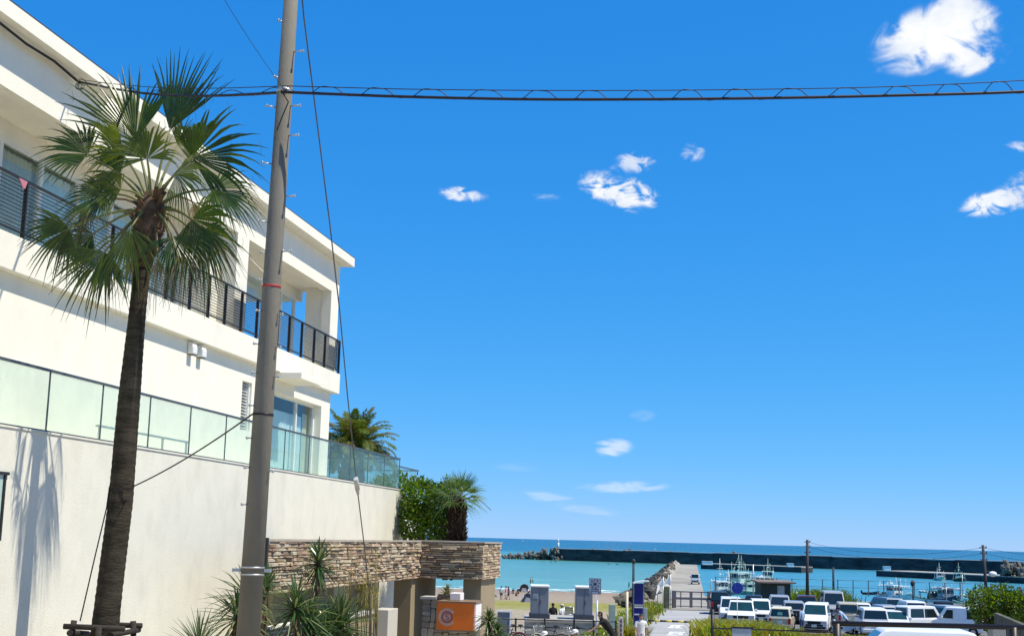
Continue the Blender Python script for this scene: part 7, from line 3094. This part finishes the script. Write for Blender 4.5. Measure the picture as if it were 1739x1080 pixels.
# people on the beach
BEACH = [
    (851, 1018, 'stand', 'white', 'black', 'beach goer in white top and dark shorts standing at the left of the beach'),
    (859, 1017, 'stand', 'pink', 'white', 'beach goer in pink standing just right of the one in white'),
    (863.5, 1018, 'walk', 'navy', 'navy', 'beach goer in navy walking beside the one in pink'),
    (838, 1016, 'sit', 'teal', 'black', 'beach goer in teal sitting under the end of the stone beam'),
    (832, 1010, 'sit', 'navy', 'navy', 'beach goer in navy sitting farthest left on the beach'),
    (871.5, 1008, 'sit', 'black', 'grey', 'beach goer in black sitting left of the dark tent'),
    (880, 1008, 'sit', 'navy', 'black', 'beach goer in navy sitting nearest the dark tent'),
    (876, 1012, 'sit', 'brown', 'black', 'small child in brown sitting on the sand below the others'),
    (901, 993, 'stand', 'cream', 'red', 'beach goer wading above the left cabinet'),
    (905, 992, 'walk', 'cream', 'brown', 'beach goer in cream wading just right of the other wader'),
    (897, 1007, 'sit', 'white', 'grey', 'beach goer in white sitting against the left cabinet top'),
    (1061, 1014, 'sit', 'black', 'grey', 'beach goer in black sitting left of the blue sign pylon'),
    (1068, 1001, 'stand', 'black', 'navy', 'beach goer in black standing on the shore by the rocks'),
]
def beach_Y(py, px):
    lo, hi = 100.0, 300.0
    for _ in range(40):
        m_ = (lo + hi) / 2
        p = at(px, py, m_)
        if p.z > max(gz(p.x, m_), -.4):
            lo = m_
        else:
            hi = m_
    return lo
for i, (px, py, pose, sh, tr_, lab) in enumerate(BEACH):
    Y = beach_Y(py, px)
    c = at(px, py, Y)
    h = 1.55 if 'child' not in lab else 1.05
    person(lab, (c.x, Y, max(gz(c.x, Y), -.4)), rnd.uniform(-3, 3), pose, h, sh, tr_, short=True, group='people on the beach')
# swimmers
for px, py, lab in ((935, 954, 'dark swimmer below the breakwater head, left one of two'), (944, 954, 'dark swimmer below the breakwater head, right one of two'),
                    (1034, 958, 'dark swimmer off the jetty rocks, left one of two'), (1048, 958.5, 'dark swimmer off the jetty rocks, right one of two')):
    r_ = ray(px, py)
    p = r_ * (-CAM_Z / r_.z) + Vector((0, 0, CAM_Z))
    person(lab, (p.x, p.y, -.35), rnd.uniform(0, 6), 'sit', 1.7, 'black', 'black', long_sleeve=True, group='swimmers in the bay')
    g = MB()
    g.ball((p.x, p.y + .25, .0), .3, 1.1, .06, 10, 5)
    tag(g.build('surfboard', CL['black'], loc=(p.x, p.y, 0)), 'dark board under the ' + lab, 'surfboard', 'boards in the bay')
# dark beach tent and dark sunshades
def tent(px, py, w, h, m_, label):
    Y = beach_Y(py, px)
    c = at(px, py, Y)
    z = gz(c.x, Y)
    t = thing('beach_tent', label, 'tent', (c.x, Y, z), 0, 'tents on the beach')
    g = MB()
    vs = [(c.x - w, Y - w * .6, z), (c.x + w, Y - w * .6, z), (c.x + w, Y + w * .6, z), (c.x - w, Y + w * .6, z), (c.x - w * .5, Y, z + h * .8), (c.x, Y, z + h), (c.x + w * .5, Y, z + h * .85)]
    g.add(vs, [(0, 1, 6, 5, 4), (1, 2, 6), (2, 3, 4, 5, 6), (3, 0, 4)])
    g.build('canopy', m_, t)
    g = MB()
    for (a_, b_) in ((0, 4), (1, 6), (2, 6), (3, 4)):
        g.tube([vs[a_], vs[b_]], .03, 5)
    g.build('tent_pole', GALV, t)
    g = MB()
    g.add([(c.x - w * .5, Y - w * .62, z), (c.x + w * .5, Y - w * .62, z), (c.x + w * .25, Y - w * .33, z + h * .5), (c.x - w * .25, Y - w * .33, z + h * .5)], [(0, 1, 2, 3)])
    g.build('opening', CL['grey'], t)
tent(890, 1005, 1.15, 1.35, CL['black'], 'dark low beach tent among the sitting people')
tent(896, 1022, .75, 1.0, CL['navy'], 'small dark tent peeping out left of the left cabinet')
tent(834, 1013, .8, .9, CL['teal'], 'teal beach tent at the left end of the sand')
# teal netted cart between the cabinets and a white low wall frame at left
c0, c1 = at(958, 1030, 79), at(974, 1030, 79)
t = thing('net_cage', 'teal netted cage standing between the cabinets', 'cage', ((c0.x + c1.x) / 2, 79, gz(0, 79)))
NETT = mat('teal_net', (.06, .12, .13), rough=.8, var=.2)
g = MB()
for x in (c0.x, c1.x):
    g.tube([(x, 79, gz(x, 79)), (x, 79, c0.z)], .03, 6)
for z in (4.2, 4.7, c0.z):
    g.tube([(c0.x, 79, z), (c1.x, 79, z)], .025, 6)
g.build('frame', GALV, t)
g = MB()
for i in range(14):
    x = lerp(c0.x, c1.x, (i + .5) / 14)
    g.tube([(x, 79.01, gz(x, 79)), (x, 79.01, c0.z)], .013, 4)
for i in range(12):
    z = lerp(gz(0, 79), c0.z, (i + .5) / 12)
    g.tube([(c0.x, 79.012, z), (c1.x, 79.012, z)], .013, 4)
g.build('net', NETT, t, kind='stuff')
c0, c1 = at(845, 1036, 62), at(868, 1036, 62)
t = thing('garden_screen', 'white post frame with a blue grey screen behind the green strap plant', 'screen', (c1.x, 62, gz(c1.x, 62)))
g = MB()
g.box(c1.x - .05, c1.x + .05, 61.95, 62.05, gz(c1.x, 62) - .1, c1.z)
g.box(c0.x, c1.x - .052, 61.95, 62.05, c1.z - .08, c1.z)
g.build('frame', box_m, t)
g = MB()
g.box(c0.x, c1.x - .055, 61.98, 62.02, gz(c0.x, 62), c1.z - .085)
g.build('panel', mat('slate_blue_panel', (.13, .16, .22), rough=.6, var=.1), t)
